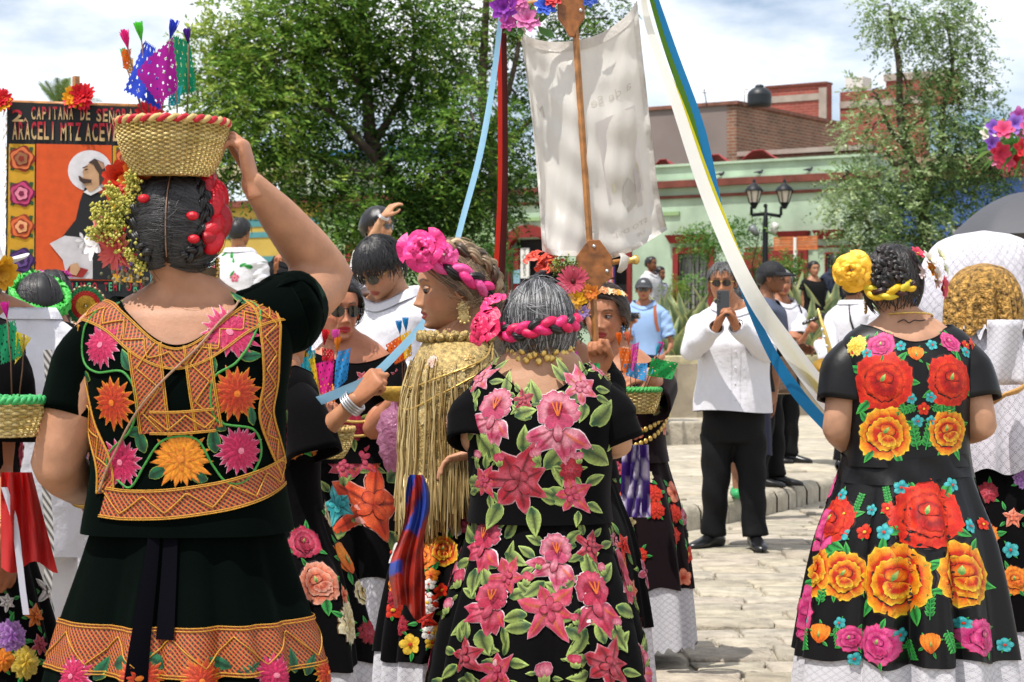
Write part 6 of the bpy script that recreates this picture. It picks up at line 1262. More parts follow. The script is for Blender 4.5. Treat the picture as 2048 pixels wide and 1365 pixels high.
rosette('ribbon_rosette', hl(q, 1706, 542, 6.68), hl(q, 1660, 530, 6.4) - hl(q, 1706, 542, 6.68), .080, h('#e6aa22'), q['root'], q['Mh'], 26, 6, .55)
for px, py, r, cc, n in ((1858, 520, .035, ('#e8e0d8', '#f2efe8'), 7), (1880, 512, .03, ('#d8d8a0', '#f0f0e0'), 8), (1862, 540, .036, ('#d8801a', '#e89a20'), 8), (1838, 545, .03, ('#e0c8c8', '#f0e2e2'), 6), (1872, 552, .034, ('#e8e0d8', '#f4f0ec'), 7), (1884, 575, .04, ('#c8324a', '#d9556a'), 9), (1835, 508, .03, ('#c82a4a', '#d8506a'), 7), (1890, 540, .025, ('#d0d8a8', '#ecefdc'), 7), (1870, 562, .03, ('#e0d8c8', '#f4f0e8'), 6)):
 p = hl(q, px, py, 6.68); hairflower(q['root'], q['Mh'], p, (p - HC) + Vector((0, .03, .01)), r, [h(cc[0]), h(cc[1])], n, layers=2, cup=.35, center=h('#c8b040'), seed=px)
pendant_earring(q, 1, c=(0, .010, -.045), r=.014)
mb = MB(); S = np.linspace(0, 2 * PI, 90); mb.tube([(.085 * math.sin(a), -.082 * math.cos(a), q['zs'] + .055 - .012 * math.cos(a)) for a in S], [.0035 + .0012 * math.sin(i * 1.6) for i in range(90)], 6, False); mb.build('necklace', m_gold, q['root'])
T0 = Torso([(z, a - .008, b - .008, y) if z < q['zs'] + .03 else (z, a + .004, b + .004, y) for z, a, b, y in q['ctrl']], 2.3); tg = Garment(T0, q['M'], q['yaw'], 1.0, 1.4)
mb = MB(); pts = [tg.locate(*p) for p in ((1795, 645), (1808, 640), (1818, 646), (1828, 641), (1840, 642), (1850, 640))]; S = spline(pts, 30); mb.tube([tuple(p) for p in T0.pt(S[:, 0], S[:, 1], .0015)], .0018, 4); mb.build('tattoo', mat('tattoo_ink', h('#3a3438'), .6), q['root'])
# ---------------- woman in the gold fringed cape (profile)
q = person('woman in profile with pink rosette and gold lace cape edged with long fringe', 912, 5.62, 1.535, -1.36, skin='#b08060', build=.86, head={'pitch': .10, 'c': (0, -.01, 1.394)}, arms={1: {'el': (.145, .03, .95), 'wl': (.09, -.06, 1.05), 'nohand': 1}, -1: {'el': (-.145, .03, .95), 'wl': (-.09, -.06, 1.05), 'nohand': 1}},
  opt={'lip': '#8a3030', 'gaze': (0, -.006), 'lid': .006, 'age': 1, 'zs': 1.205}, vox=.0095, hres=(150, 110))
P14 = q
g_ = huipil(q, m_black_velvet, .80, (.03, .05, 1.3), (.1, .055, .05), .003, 4); fo = Motif(g_); fill(q['root'], fo, g_, 16, (.035, .06), ['red', 'org', 'pnk', 'yel'], ['carn', 'lily', 'rose'], 'green', 4, zr=(.82, 1.0)); fo.done('embroidered_leaves', q['root'])
g2 = skirt(q, m_black_velvet, .83, .40, .155, .235, 21, 10, .17, .02, flare=.5)
fl = embroider(q['root'], g2, 730, [(888, 1100, 32, 'rose', 'yel'), (848, 1112, 28, 'rose', 'org'), (893, 1035, 30, 'carn', 'pur'), (932, 975, 22, 'small', 'red'), (935, 1040, 26, 'rose', 'pnk'), (800, 1190, 26, 'carn', 'drd'), (862, 1150, 14, 'small', 'org'), (885, 1180, 14, 'small', 'red'), (858, 1168, 12, 'small', 'wht'), (855, 1205, 18, 'small', 'red'), (858, 1265, 15, 'small', 'wht'), (868, 1285, 13, 'small', 'yl2'), (850, 1240, 26, 'lily', 'red'), (800, 1250, 22, 'carn', 'drd'), (900, 1240, 22, 'small', 'red'), (790, 1220, 18, 'small', 'red')], 'green', 4, .7, 6)
fill(q['root'], fl, g2, 34, (.018, .04), ['red', 'org', 'yl2', 'wht', 'pnk', 'pur', 'drd'], ['small', 'carn', 'rose'], 'green', 12); fl.done('embroidered_leaves', q['root'])
BRN = [(.13, .08, .045), (.22, .145, .082), (.33, .23, .135), (.08, .05, .03)]
mb = MB(); hair_cap(mb, (.14, .10, .065), WOM, .022, .006, 8); rg = random.Random(7); pr = []
for i in range(1100): a = rg.uniform(-175, 175); e0 = rg.uniform(35, 82); s_ = 1 if a > 0 else -1; pr.append((hdir(R(a * .55), R(e0)), hdir(R(s_ * rg.uniform(100, 172)), R(rg.uniform(-32, 25)))))
for i in range(240): s_ = rg.choice((-1, 1)); pr.append((hdir(R(s_ * rg.uniform(8, 55)), R(rg.uniform(36, 44))), hdir(R(s_ * rg.uniform(85, 120)), R(rg.uniform(-4, 18)))))
strands(mb, pr, BRN, 1.165, .0015, 8, 9, .06); to_head(mb, q); mb.build('hair', m_hair, q['root'])
braid(['braid'] * 3, az_pts([(70, 62), (110, 45), (140, 22), (152, -5), (160, -30)], 1.22), .019, BRN[1:4], [m_hair] * 3, q['root'], q['Mh'], 5)
flyaway(q, 130, BRN[1:], 1.19, 75, 180)
HP = h('#e0307e'); HP2 = h('#e8549a')
braid(['ribbon', 'braid', 'ribbon'], az_pts([(30, 48), (58, 32), (85, 18), (108, 4), (132, -12)], 1.24), .018, [HP, BLK, HP2], [m_ribbon, m_hair, m_ribbon], q['root'], q['Mh'], 3.5, n=60)
rosette('ribbon_rosette', hl(q, 848, 500, 5.52), hl(q, 815, 470, 5.3) - hl(q, 848, 500, 5.52), .072, HP, q['root'], q['Mh'], 15, 7, .45, curl=.1)
rosette('ribbon_rosette', hl(q, 888, 510, 5.53), hl(q, 880, 480, 5.2) - hl(q, 888, 510, 5.53), .045, HP2, q['root'], q['Mh'], 12, 8, .45, curl=.1)
for px, py, cc in ((968, 520, '#d8702a'), (978, 550, '#d84a5a'), (975, 575, '#9ab04a'), (972, 585, '#d8402a'), (985, 545, '#e08a9a')): p = hl(q, px, py, 5.6); hairflower(q['root'], q['Mh'], p, p - HC, .022, [h(cc), h(cc, 1.2)], 7, layers=2, seed=px)
pendant_earring(q, 1, mat('cream_gold', h('#d8bf82'), .45, metal=.45), (0, .008, -.044), .016, 2)
# gold lace cape with fringe
m_glace = mat('gold_lace', h('#b39a62'), .5, metal=.3, attr=True, bump=(160, .8, .008), var=(80, .5)); zs = q['zs']
cp = Torso([(zs - .42, .20, .150, .0), (zs - .30, .20, .150, .0), (zs - .16, .20, .146, .0), (zs - .04, .19, .125, 0.0), (zs + .02, .145, .100, 0), (zs + .055, .085, .08, 0), (zs + .075, .075, .072, 0)], 2.2, .005, 5)
cb = lambda t: zs - .27 - .06 * math.cos(t - .5) + .012 * math.sin(17 * t); mb = MB(); cp.grid(mb, cb, lambda t: zs + .066, 120, 26, .0); mb.build('gold_cape', m_glace, q['root'])
cg = Garment(cp, q['M'], q['yaw'], zs - .4, zs + .06); mo = MB(); rg = random.Random(3); mot = Motif(cg); GP = [h('#7a5c28'), h('#b39048'), h('#d4b878'), h('#e4d4a4')]; PAL['gp'] = GP; PAL['gk'] = [h('#a06a50'), h('#c89a84'), h('#d8b8a4'), h('#e4d0c0')]
for i in range(34): t = rg.uniform(-.6, 3.2); z = rg.uniform(zs - .24, zs + .01); flower(mot, t, z, rg.uniform(.018, .034), rg.choice(('carn', 'lily')), rg.choice(('gp', 'gp', 'gp', 'gk')), rg.uniform(0, 6), i)
mot.done('applique', q['root'], mat('applique', rough=.42, attr=True, metal=.35, spec=.5))
mb = MB(); n = 420
for i in range(n):
 t = -PI + 2 * PI * (i + rg.uniform(-.3, .3)) / n; z0 = cb(t) + .008; L_ = .175 + .03 * math.sin(t * 3) + rg.uniform(-.018, .018); p = Vector(cp.pt(np.array([t]), np.array([z0]), .002)[0]); o = Vector((math.sin(t), -math.cos(t), 0)); c_ = mixc(h('#a08046'), h('#dcc690'), rg.random())
 mb.tube([p, p + Vector((rg.gauss(0, .004), rg.gauss(0, .004), -L_ * .5)) + o * .004, p + Vector((rg.gauss(0, .008), rg.gauss(0, .008), -L_)) - o * .004], [.0028, .0026, .0022], 4, True, c_)
for i in range(230):
 t = rg.uniform(-PI, PI); za = zs - rg.uniform(.0, .14); zb_ = cb(t); c_ = mixc(h('#8f7038'), h('#dcc690'), rg.random()); P = [Vector(cp.pt(np.array([t + .02 * math.sin(k * 1.3 + i)]), np.array([za + (zb_ - za) * k / 5]), .007 + .004 * (k % 2))[0]) for k in range(6)]; mb.tube(P + [P[-1] - Vector((rg.gauss(0, .004), rg.gauss(0, .004), rg.uniform(.06, .17)))], .0021, 4, False, c_)
mb.build('fringe', mat('gold_thread', rough=.4, metal=.4, attr=True, spec=.5), q['root'])
mb = MB()
for k in range(2): S = np.linspace(0, 2 * PI, 140); mb.tube([cp.pt(np.array([a]), np.array([zs + .05 - (.13 + .06 * k) * (.5 + .5 * math.cos(a - .35)) ** 1.5]), .007)[0] for a in S], [.003 + .001 * math.sin(i * 1.7) for i in range(140)], 5, False)
mb.build('gold_chain', m_gold, q['root'])
mb = MB(); rg = random.Random(5)
for i in range(80): a = 2 * PI * i / 80; p = cp.pt(np.array([a]), np.array([zs + .058]), .012)[0]; o = Vector((math.sin(a), -math.cos(a), 0)); mb.ell(Vector(p) + o * .006 + Vector((0, 0, .006 * math.sin(i * 1.9))), (.010, .010, .012), None, 7, 5)
mb.build('collar_ruffle', m_glace, q['root'])
# ================================================================== other people in the crowd
def bun_hair(q, col=BLK, line=WOM, n=500, seed=3, cols=None, lift=.02):
 mb = MB(); hair_cap(mb, col, line, lift, .006, seed); rg = random.Random(seed); pr = []
 for i in range(n):
  s_ = rg.choice((-1, 1)); a = s_ * rg.uniform(4, 150); e0 = rg.uniform(38, 84) if abs(a) < 80 else rg.uniform(0, 80); pr.append((hdir(R(a * .5), R(e0)), hdir(R(s_ * rg.uniform(100, 170)), R(rg.uniform(-36, 20)))))
 strands(mb, pr, cols or [BLK, (.02, .018, .02), (.035, .03, .03)], 1.185, .0013, 7, seed, .05); to_head(mb, q); return mb.build('hair', m_hair, q['root'])
def tehuana(label, px, D, H, yaw, seed, pals, kinds, style='green', hem=.30, pet=.03, w=(.185, .30), cloth=m_black_velvet, build=1.05, nb=14, ns=20, rb=(.03, .055), rs=(.035, .07), neck=(.05, .06, 1.3), bl=None, **kw):
 q = person(label, px, D, H, yaw, build=build, **kw)
 g_ = huipil(q, cloth, .53 * H, neck, (.2, .082, .086), .003, seed); fo = Motif(g_); fill(q['root'], fo, g_, nb, rb, pals, kinds, style, seed, zr=(.60 * H, q['zs'] - .04)); fo.done('embroidered_leaves', q['root'])
 g2 = skirt(q, cloth, .545 * H, hem, w[0], w[1], seed + 1, 9, .11, pet); q['fl'] = Motif(g2); q['seed'] = seed
 def finish(special=(), sty=None):
  fl = embroider(q['root'], g2, F / D, special, sty or style, 4, .7, seed) if special else Motif(g2)
  tk = [(*g2.locate(f_[0], f_[1]), f_[2] * D / F) for f_ in special]
  fill(q['root'], fl, g2, ns, rs, pals, kinds, style, seed + 3, taken=tk); fl.done('embroidered_leaves', q['root'])
 q['finish'] = finish; return q
# --- woman whose forearm reaches right behind the velvet woman (A)
q = tehuana('woman mostly hidden behind the green velvet woman, silver bangles on her outstretched forearm', 548, 6.2, 1.40, 2.2, 31, ['pea', 'org', 'yl2', 'pnk', 'cre'], ['rose', 'carn', 'lily'], 'green', .285, .03, (.17, .30), build=.85, skin='#b07a58', head={'c': (0, -.01, 1.28)},
   arms={-1: {'e': (620, 888, 6.05), 'w': (712, 800, 6.0), 'hand': 'grip', 'k': 1.05, 'dir': (-.45, -.3, .55), 'palm': (0, -1, 0)}, 1: {'el': (.26, 0, .9), 'wl': (.2, -.15, .75)}}, opt={'eyes': False})
AW = q; q['finish']([(690, 1118, 40, 'tulip', 'org', 0), (632, 1165, 44, 'rose', 'pea'), (605, 1085, 34, 'rose', 'pnk'), (695, 1245, 44, 'carn', 'cre'), (735, 1265, 24, 'carn', 'drd'), (685, 1190, 18, 'small', 'pea'), (600, 1260, 34, 'carn', 'pur')]); bun_hair(q); bracelet(q, -1, .86, .036, m_silver, 4, .0035)
# --- woman with sunglasses holding a basket of flags (B)
q = tehuana('woman in dark sunglasses facing the camera with a basket of paper flags', 700, 7.5, 1.53, .25, 37, ['pnk', 'drd', 'tea', 'org'], ['lily', 'carn'], 'olive', .40, .08, (.19, .26), skin='#b5785a', head={'c': (-.055, -.03, 1.36), 'yaw': .2, 'pitch': .05}, arms={-1: {'e': (610, 860, 7.35), 'w': (640, 830, 7.15), 'hand': 'half'}, 1: {'e': (745, 860, 7.35), 'w': (800, 790, 7.2), 'hand': 'relax', 'dir': (.9, -.3, .0), 'palm': (0, 0, -1)}}, opt={'lip': '#a81c2c', 'age': 1, 'zs': 1.20})
q['finish']([(745, 1010, 92, 'lily', [h('#8f1d0c'), h('#d8572a'), h('#c23814'), h('#b8300f')], .3), (724, 918, 42, 'lily', 'pnk'), (688, 930, 36, 'lily', 'pnk'), (675, 1010, 46, 'lily', 'tea', .8), (760, 900, 14, 'small', 'yl2')], 'olive'); bun_hair(q, (.03, .02, .015)); sunglasses(q); pendant_earring(q, -1, mat('pearl', h('#d8cfc0'), .3), r=.010)
mb = MB(); T = q['blouse'].s
for k in range(2): mb.tube([T.pt(np.array([a]), np.array([q['zs'] - .02 - (.22 + .05 * k) * (.5 + .5 * math.cos(a)) ** 1.2]), .012)[0] for a in np.linspace(-PI, PI, 80)], .006, 5, False)
mb.build('gold_chain', m_gold, q['root'])
# --- white lace hood (C)
def lace_hood(label, px, D, top_y, w_px, bot_y, yaw=PI, seed=1, body=True, name='lace_headdress', H=1.55):
 q = person(label, px, D, H, yaw, skin='#a87050', build=1.0, opt={'eyes': False}, head={'c': (0, 0, H - .13)}); g_ = huipil(q, m_lace, .45 * H, (.02, .02, 1.3), (.24, .09, .10), .006, seed); skirt(q, m_black_velvet, .5 * H, .35, .19, .30, seed, 9, .1, .05); bun_hair(q, n=120)
 zt = CH + (CY - top_y) / F * D; zb_ = CH + (CY - bot_y) / F * D; a = w_px / 2 / F * D
 T = Torso([(zb_ - .01, a * .97, a * .80, 0), (zb_ + (zt - zb_) * .3, a * 1.0, a * .85, 0), (zb_ + (zt - zb_) * .65, a * .92, a * .8, 0), (zb_ + (zt - zb_) * .88, a * .72, a * .62, 0), (zt - .012, a * .38, a * .35, 0), (zt, a * .03, a * .03, 0)], 2.2, .012, seed, 13, .05, (zb_, zt)); mb = MB(); T.grid(mb, lambda t: zb_ + .012 * math.sin(14 * t), zt, 120, 30); mb.build(name, m_lace, q['root']); return q
lace_hood('person from behind under a white lace hood, beside the young man in white', 700, 8.6, 532, 150, 722, PI, 3, H=1.56)
# --- young man looking down
q = person('young black haired man in white shirt and sunglasses looking down', 785, 8.3, 1.70, -.55, skin='#b88768', sex='m', head={'pitch': .62, 'yaw': -.1, 'c': (.0, -.09, 1.545)}, arms={1: {'el': (.27, -.03, 1.08), 'wl': (.12, -.25, 1.12), 'hand': 'half'}, -1: {'el': (-.26, -.02, 1.08), 'wl': (-.1, -.26, 1.1), 'hand': 'half'}}, opt={'zs': 1.395})
shirt(q, m_white_shirt, .75, .013, 4); trousers(q, m_black_cloth, {1: (.1, 0, .2), -1: (-.1, 0, -.2)}, .9); short_hair(q, BLK, [(0, 22), (40, 18), (60, 8), (78, -6), (92, 0), (110, -22), (180, -40)], 1600, .018, 5, lump=.01, k0=1.17); sunglasses(q, True)
# --- woman with raised arm and watch, standing higher
q = person('woman in striped sleeveless top shading her eyes, wristwatch on raised arm', 752, 13.6, 1.62, .95, .5, skin='#b98a68', head={'c': (0, -.02, 1.505), 'yaw': .1}, arms={-1: {'e': (742, 482, 13.3), 'w': (768, 432, 13.25), 'hand': 'relax', 'dir': (.4, -.3, .6)}, 1: {'el': (.24, 0, 1.05), 'wl': (.2, -.15, .85)}}, opt={'eyes': False})
mS = mat('striped_top', h('#d9d4cf'), .8)
g_ = huipil(q, mS, .85, (.05, .08, 1.3), (.06, .07, .07), .003, 3)
for i, cc in enumerate(('#8fb0cc', '#d8b080', '#cfc8c0', '#9ab0c8', '#d8c08a', '#b8c4cc')):
 mb = MB(); t = np.linspace(-PI, PI, 60); z = 1.16 - i * .045; mb.grid([[tuple(p) for p in g_.s.pt(t, np.full(60, zz), .003)] for zz in (z, z + .02)]); mb.build('stripe', mat('stripe_' + cc[1:], h(cc), .8), q['root'])
skirt(q, mat('denim_skirt', h('#39445a'), .8), .88, .3, .18, .24); short_hair(q, BLK, WOM, 300, .03, 4); sunglasses(q); bracelet(q, -1, .93, .034, m_silver, 2, .006)
# --- man in floral shirt, man with blue cap
q = person('man in white shirt printed with green leaves behind the basket', 478, 17.0, 1.76, PI - .4, .5, skin='#a87450', sex='m', opt={'eyes': False}, vox=.018, hv=.006)
g_ = shirt(q, m_white_shirt, .9, .006, 6, .04, False); mo = Motif(g_); rg = random.Random(3)
for i in range(60): leaf(mo, rg.uniform(-PI, PI), rg.uniform(.95, 1.46), rg.uniform(.05, .09), rg.uniform(0, 6), 'green', .1)
for i in range(14): flower(mo, rg.uniform(-PI, PI), rg.uniform(.95, 1.46), .04, 'small', rg.choice(('pnk', 'blu', 'lpk')), 0, i)
lp_ = mo.done('leaf_print', q['root']); lp_['kind'] = 'stuff'; trousers(q, m_black_cloth, {1: (.1, 0, 0), -1: (-.1, 0, 0)}, .95); short_hair(q, BLK, MAN, 200)
q = person('bearded man in a blue cap and glasses behind the raised arm', 577, 17.4, 1.70, .1, .5, skin='#a0694a', sex='m', vox=.018, hv=.006, arms={-1: {'e': (545, 600, 17.2), 'w': (552, 532, 17.0), 'hand': 'half'}, 1: {'el': (.28, 0, 1.1), 'wl': (.1, -.25, 1.15)}})
shirt(q, m_black_cloth, .85, .006, 3, .04, False); trousers(q, mat('denim', h('#2c3c58'), .85, bump=(60, .3)), {1: (.1, 0, 0), -1: (-.1, 0, 0)}, .92); short_hair(q, BLK, MAN, 150); cap_hat(q, '#2b3fae', brim_yaw=-.5); sunglasses(q)
mb = MB(); rg = random.Random(2)
for i in range(700):
 a = rg.uniform(-1.3, 1.3); z = rg.uniform(-.105, -.05) if abs(a) < .9 else rg.uniform(-.09, -.01); w = .06 * (1 if abs(a) > .4 else .95); p = Vector((.064 * math.sin(a), -.092 * math.cos(a) + .01, z))
 mb.ell(p + Vector((0, 0, -.01)), (.008, .008, .013), None, 5, 4, BLK)
to_head(mb, q); mb.build('beard', m_hair, q['root'], kind='stuff')
# --- banner bearer
q = tehuana('dark haired woman with orange bow and pink gerbera carrying the white banner', 1118, 6.85, 1.50, .45, 41, ['pea', 'yl2', 'lpk', 'red'], ['carn', 'lily'], 'mix', .3, .05, skin='#a5704f', head={'c': (-.015, -.01, 1.365), 'yaw': .15}, arms={1: {'e': (1200, 840, 6.72), 'w': (1198, 742, 6.70), 'hand': 'grip', 'dir': (.0, 0, 1), 'palm': (-.6, -.8, 0), 'k': 1.0}, -1: {'el': (-.26, 0, .9), 'wl': (-.18, -.2, .85)}}, opt={'zs': 1.19})
BB = q; q['finish'](); bun_hair(q, n=800)
OB = h('#cf3312')
for i, (px, py, r, sd_) in enumerate(((1072, 522, .052, 3), (1105, 525, .048, 4), (1090, 540, .045, 5))): p = hl(q, px, py, 6.75); rosette('ribbon_bow', p, p - HC, r, OB, q['root'], q['Mh'], 9, sd_, .5, curl=0)
for px, py, r, c1, c2, n, l in ((1146, 563, .055, '#b8324a', '#e0607a', 22, 2), (1150, 598, .042, '#d8961a', '#e8b21e', 9, 3), (1182, 585, .03, '#d8601a', '#e08a2a', 8, 2), (1145, 632, .032, '#b81420', '#d02830', 8, 3), (1170, 575, .022, '#d87a2a', '#e0a04a', 7, 2), (1165, 625, .025, '#7a5a9a', '#a890c0', 7, 2)):
 p = hl(q, px, py, 6.70); hairflower(q['root'], q['Mh'], p, hl(q, px + 20, py - 10, 6.3) - p, r, [h(c1), h(c2)], n, layers=l, wd=.14 if n > 15 else .3, cup=.15, center=h('#5a1a1a') if n > 15 else h('#c89a30'), seed=px)
goldenrod(q, hl(q, 1120, 560, 6.75), [hl(q, a, b, 6.7) for a, b in ((1110, 522), (1135, 515), (1155, 530))], 5, ('#8fa048', '#b0bb62', '#6f8a3a'), n=120); goldenrod(q, hl(q, 1150, 640, 6.75), [hl(q, a, b, 6.7) for a, b in ((1120, 680), (1160, 685), (1140, 690))], 6, ('#2f4a24', '#3f5e30', '#26391c'), n=90); bracelet(q, 1, .82, .034)
# --- woman with coin necklace
q = tehuana('frowning woman with gold coin necklace and flower crown in wine velvet', 1235, 8.0, 1.475, -.12, 47, ['cre', 'red', 'pea', 'lpk'], ['carn', 'small'], 'green', .30, .07, (.19, .285), m_wine_velvet, skin='#b57d5e', rs=(.02, .05), rb=(.02, .04), nb=34, ns=54, head={'c': (-.05, -.02, 1.345), 'yaw': -.12, 'pitch': .08}, arms={1: {'e': (1312, 775, 7.92), 'w': (1296, 748, 7.62), 'hand': 'half', 'dir': (-.6, -.4, -.1)}, -1: {'el': (-.24, -.03, .88), 'wl': (-.1, -.25, .9), 'hand': 'half'}}, opt={'lip': '#9a2830', 'age': 1, 'gaze': (-.004, 0), 'zs': 1.165}, hres=(110, 84))
q['finish']([(1305, 987, 19, 'carn', 'red'), (1310, 1020, 19, 'carn', 'red'), (1243, 1010, 27, 'carn', [h('#a83218'), h('#c8502a'), h('#d86a40'), h('#c8552a')]), (1232, 935, 30, 'lily', 'pnk')]); bun_hair(q, (.035, .022, .016), cols=[(.04, .025, .018), (.07, .045, .03), (.02, .014, .01)], n=700)
rg = random.Random(6)
for i in range(13): a = R(-85 + i * 14); p = hpt(hdir(a, R(50 - 12 * abs(i - 6) / 6)), 1.22); c1 = rg.choice(('#d8b890', '#c8a070', '#e0a030', '#cf8a5a', '#e8d8b0')); hairflower(q['root'], q['Mh'], p, p - HC, rg.uniform(.015, .022), [h(c1), h(c1, 1.1)], 6, layers=2, seed=i)
mb = MB(); T = q['blouse'].s
for k in range(2):
 for i in range(64): a = -PI + 2 * PI * i / 64; z = q['zs'] + .02 - (.30 + .05 * k) * (.5 + .5 * math.cos(a)) ** .8; p = T.pt(np.array([a]), np.array([z]), .010)[0]; mb.ell(p, (.011, .006, .011), Matrix.Rotation(a, 3, 'Z'), 8, 5)
mb.build('coin_necklace', m_gold, q['root']); pendant_earring(q, 1, r=.008)
mb = MB(); rg = random.Random(1)     # purple and white checked scarf at the waist
for cx_, c1 in ((1262, '#4a2a86'), (1280, '#4a2a86')):
 rows = []; C = []
 for j in range(13):
  t = j / 12; y_ = 890 + 145 * t; row = []
  for i in range(7): u = i / 6 - .5; p = q['L']((cx_ + u * (34 + 26 * t) * (1 - .3 * t), y_, 7.52 + .03 * math.sin(u * 9 + j * .6))); row.append(tuple(p)); C.append(h(c1) if (i // 2 + j // 3) % 3 else h('#cfc6dc'))
  rows.append(row)
 mb.grid(rows, col=C)
mb.build('scarf', mat('scarf_cloth', rough=.6, attr=True, trans=.2), q['root'])
# --- man with video camera
q = person('man in grey cap and light blue polo holding a small video camera', 1288, 22.0, 1.66, -.15, .25, skin='#a06c4e', sex='m', arms={-1: {'e': (1254, 690, 21.8), 'w': (1262, 650, 21.5), 'hand': 'half'}, 1: {'e': (1344, 690, 21.9), 'w': (1325, 715, 21.7), 'hand': 'half'}}, vox=.015, hv=.006)
shirt(q, mat('blue_polo', h('#8fadd6'), .8, bump=(10, .3, .02)), .86, .006, 3, .03, False); trousers(q, mat('denim', h('#2c3c58')), {1: (.16, -.1, .5), -1: (-.08, 0, 0)}, .93, shoe=mat('brown_shoe', h('#4a4340'), .6)); short_hair(q, (.03, .03, .03), MAN, 120); cap_hat(q, '#3c3e42', '#c8ccd0'); sunglasses(q); CM = q
mb = MB(); S = q['shirt'].s; mb.grid([[tuple(S.pt(np.array([a0 + w]), np.array([z]), .012)[0]) for w in (-.08, .08)] for a0, z in ((.9, 1.1), (.75, 1.2), (.75, 1.3), (.9, 1.36), (1.1, 1.39))]); mb.build('shoulder_strap', mat('tan_leather', h('#a0562c'), .6), q['root'])
# --- couple on the terrace
q = person('man in white shirt with blue sleeves standing on the terrace by the mint wall', 1301, 34.0, 1.72, .9, .92, skin='#8a5a40', sex='m', vox=.02, hv=.007)
shirt(q, m_white_shirt, .93, .006, 3, .02, False); sleeves(q, mat('blue_sleeve', h('#5a82a0'), .8), (.088, .078), frac=.6); trousers(q, m_black_cloth, {1: (.1, 0, 0), -1: (-.1, 0, 0)}, .98); short_hair(q, BLK, MAN, 100)
q = person('woman in pale lilac printed dress standing beside the man on the terrace', 1318, 34.2, 1.56, .9, .92, skin='#94634a', opt={'legs': {}}, vox=.02, hv=.007); mD = mat('lilac_dress', h('#b9b6cf'), .8, var=(30, .25)); huipil(q, mD, .80, (.03, .03, 1.2), (.12, .075, .07), .004, 3); skirt(q, mD, .84, .42, .17, .24, 4, 7, .08); bun_hair(q, n=80)
# --- man with the phone
q = person('man in white shirt filming with a phone held in both hands', 1467, 12.4, 1.735, -.06, skin='#a87454', sex='m', build=1.0, head={'c': (-.07, -.03, 1.60), 'yaw': -.08, 'pitch': .04}, arms={-1: {'e': (1385, 700, 12.25), 'w': (1434, 652, 11.93), 'hand': 'half', 'dir': (.35, -.3, .8), 'palm': (.7, -.6, .2), 'k': 1.1}, 1: {'e': (1530, 705, 12.25), 'w': (1470, 650, 11.93), 'hand': 'half', 'dir': (-.35, -.3, .8), 'palm': (-.7, -.6, .2), 'k': 1.1}}, opt={'ctrl': lambda c, zs: [(z, a * (1.12 if z < zs - .2 else 1), b * (1.3 if z < zs - .2 else 1.05), y - (.02 if z < zs - .2 else 0)) for z, a, b, y in c]}, vox=.012, hv=.0048)
PH = q; g_ = shirt(q, m_white_shirt, .83, .013, 9, .03, True, r=(.088, .052)); trousers(q, m_black_cloth, {-1: (-.12, .02, -.75), 1: (.125, -.06, .15)}, .88, .19, vox=.012, legr=(.108, .09, .074, .082)); short_hair(q, (.012, .012, .012), MAN, 500, .018, 4, [(.012, .012, .012), (.05, .05, .05), (.12, .12, .12)]); sunglasses(q, True)
bracelet(q, 1, .93, .034, m_silver, 2, .006); bracelet(q, -1, .93, .034, mat('brown_beads', h('#4a3020'), .5), 2, .006)
mb = MB()
for s_ in (-.022, .022): mb.grid([[tuple(g_.s.pt(np.array([s_ / .18 + w]), np.array([z]), .003)[0]) for w in (-.012, .012)] for z in np.linspace(.86, 1.42, 14)])
for z in np.linspace(.9, 1.38, 6): mb.ell(g_.s.pt(np.array([0.]), np.array([z]), .004)[0], (.006, .003, .006), None, 7, 5)
mb.build('placket', m_white_shirt, q['root'])
# --- man in black cap with bag
q = person('man in black cap and grey shirt standing behind the man with the phone', 1532, 15.6, 1.69, 1.25, .145, skin='#7d5238', sex='m', head={'c': (-.02, -.05, 1.58)}, arms={-1: {'el': (-.27, .02, 1.08), 'wl': (-.22, -.2, 1.02)}, 1: {'el': (.27, .0, 1.08), 'wl': (.2, -.22, 1.05)}}, vox=.015, hv=.006)
shirt(q, mat('grey_shirt', h('#4a5266'), .85, bump=(10, .3, .02)), .84, .007, 5, .03, False, False); trousers(q, m_black_cloth, {1: (.1, -.05, 0), -1: (-.1, .05, 0)}, .93); short_hair(q, BLK, MAN, 150); cap_hat(q, '#14151a')
# --- clarinet player
q = person('grey haired musician in white shirt holding up a clarinet', 1561, 18.6, 1.74, .5, .145, skin='#a06a4c', sex='m', head={'yaw': -.35, 'c': (0, -.03, 1.625)}, arms={1: {'e': (1600, 690, 18.3), 'w': (1618, 660, 17.9), 'hand': 'grip', 'dir': (.2, -.6, .5)}, -1: {'el': (-.28, 0, 1.1), 'wl': (-.15, -.25, 1.15)}}, opt={'age': 1}, vox=.014, hv=.0055)
CL = q; shirt(q, m_white_shirt, .88, .007, 6, .03, False); trousers(q, m_black_cloth, {1: (.1, 0, .6), -1: (-.1, .02, .6)}, .95); short_hair(q, (.12, .12, .12), MAN, 350, .02, 6, [(.05, .05, .05), (.2, .2, .2), (.3, .3, .3)])
mb = MB(); S = q['shirt'].s; mb.grid([[tuple(S.pt(np.array([a0 + w]), np.array([z]), .012)[0]) for w in (-.06, .06)] for a0, z in ((.75, .95), (.7, 1.1), (.65, 1.25), (.75, 1.36), (1.0, 1.43), (1.6, 1.45))]); mb.build('shoulder_strap', m_black_cloth, q['root'])
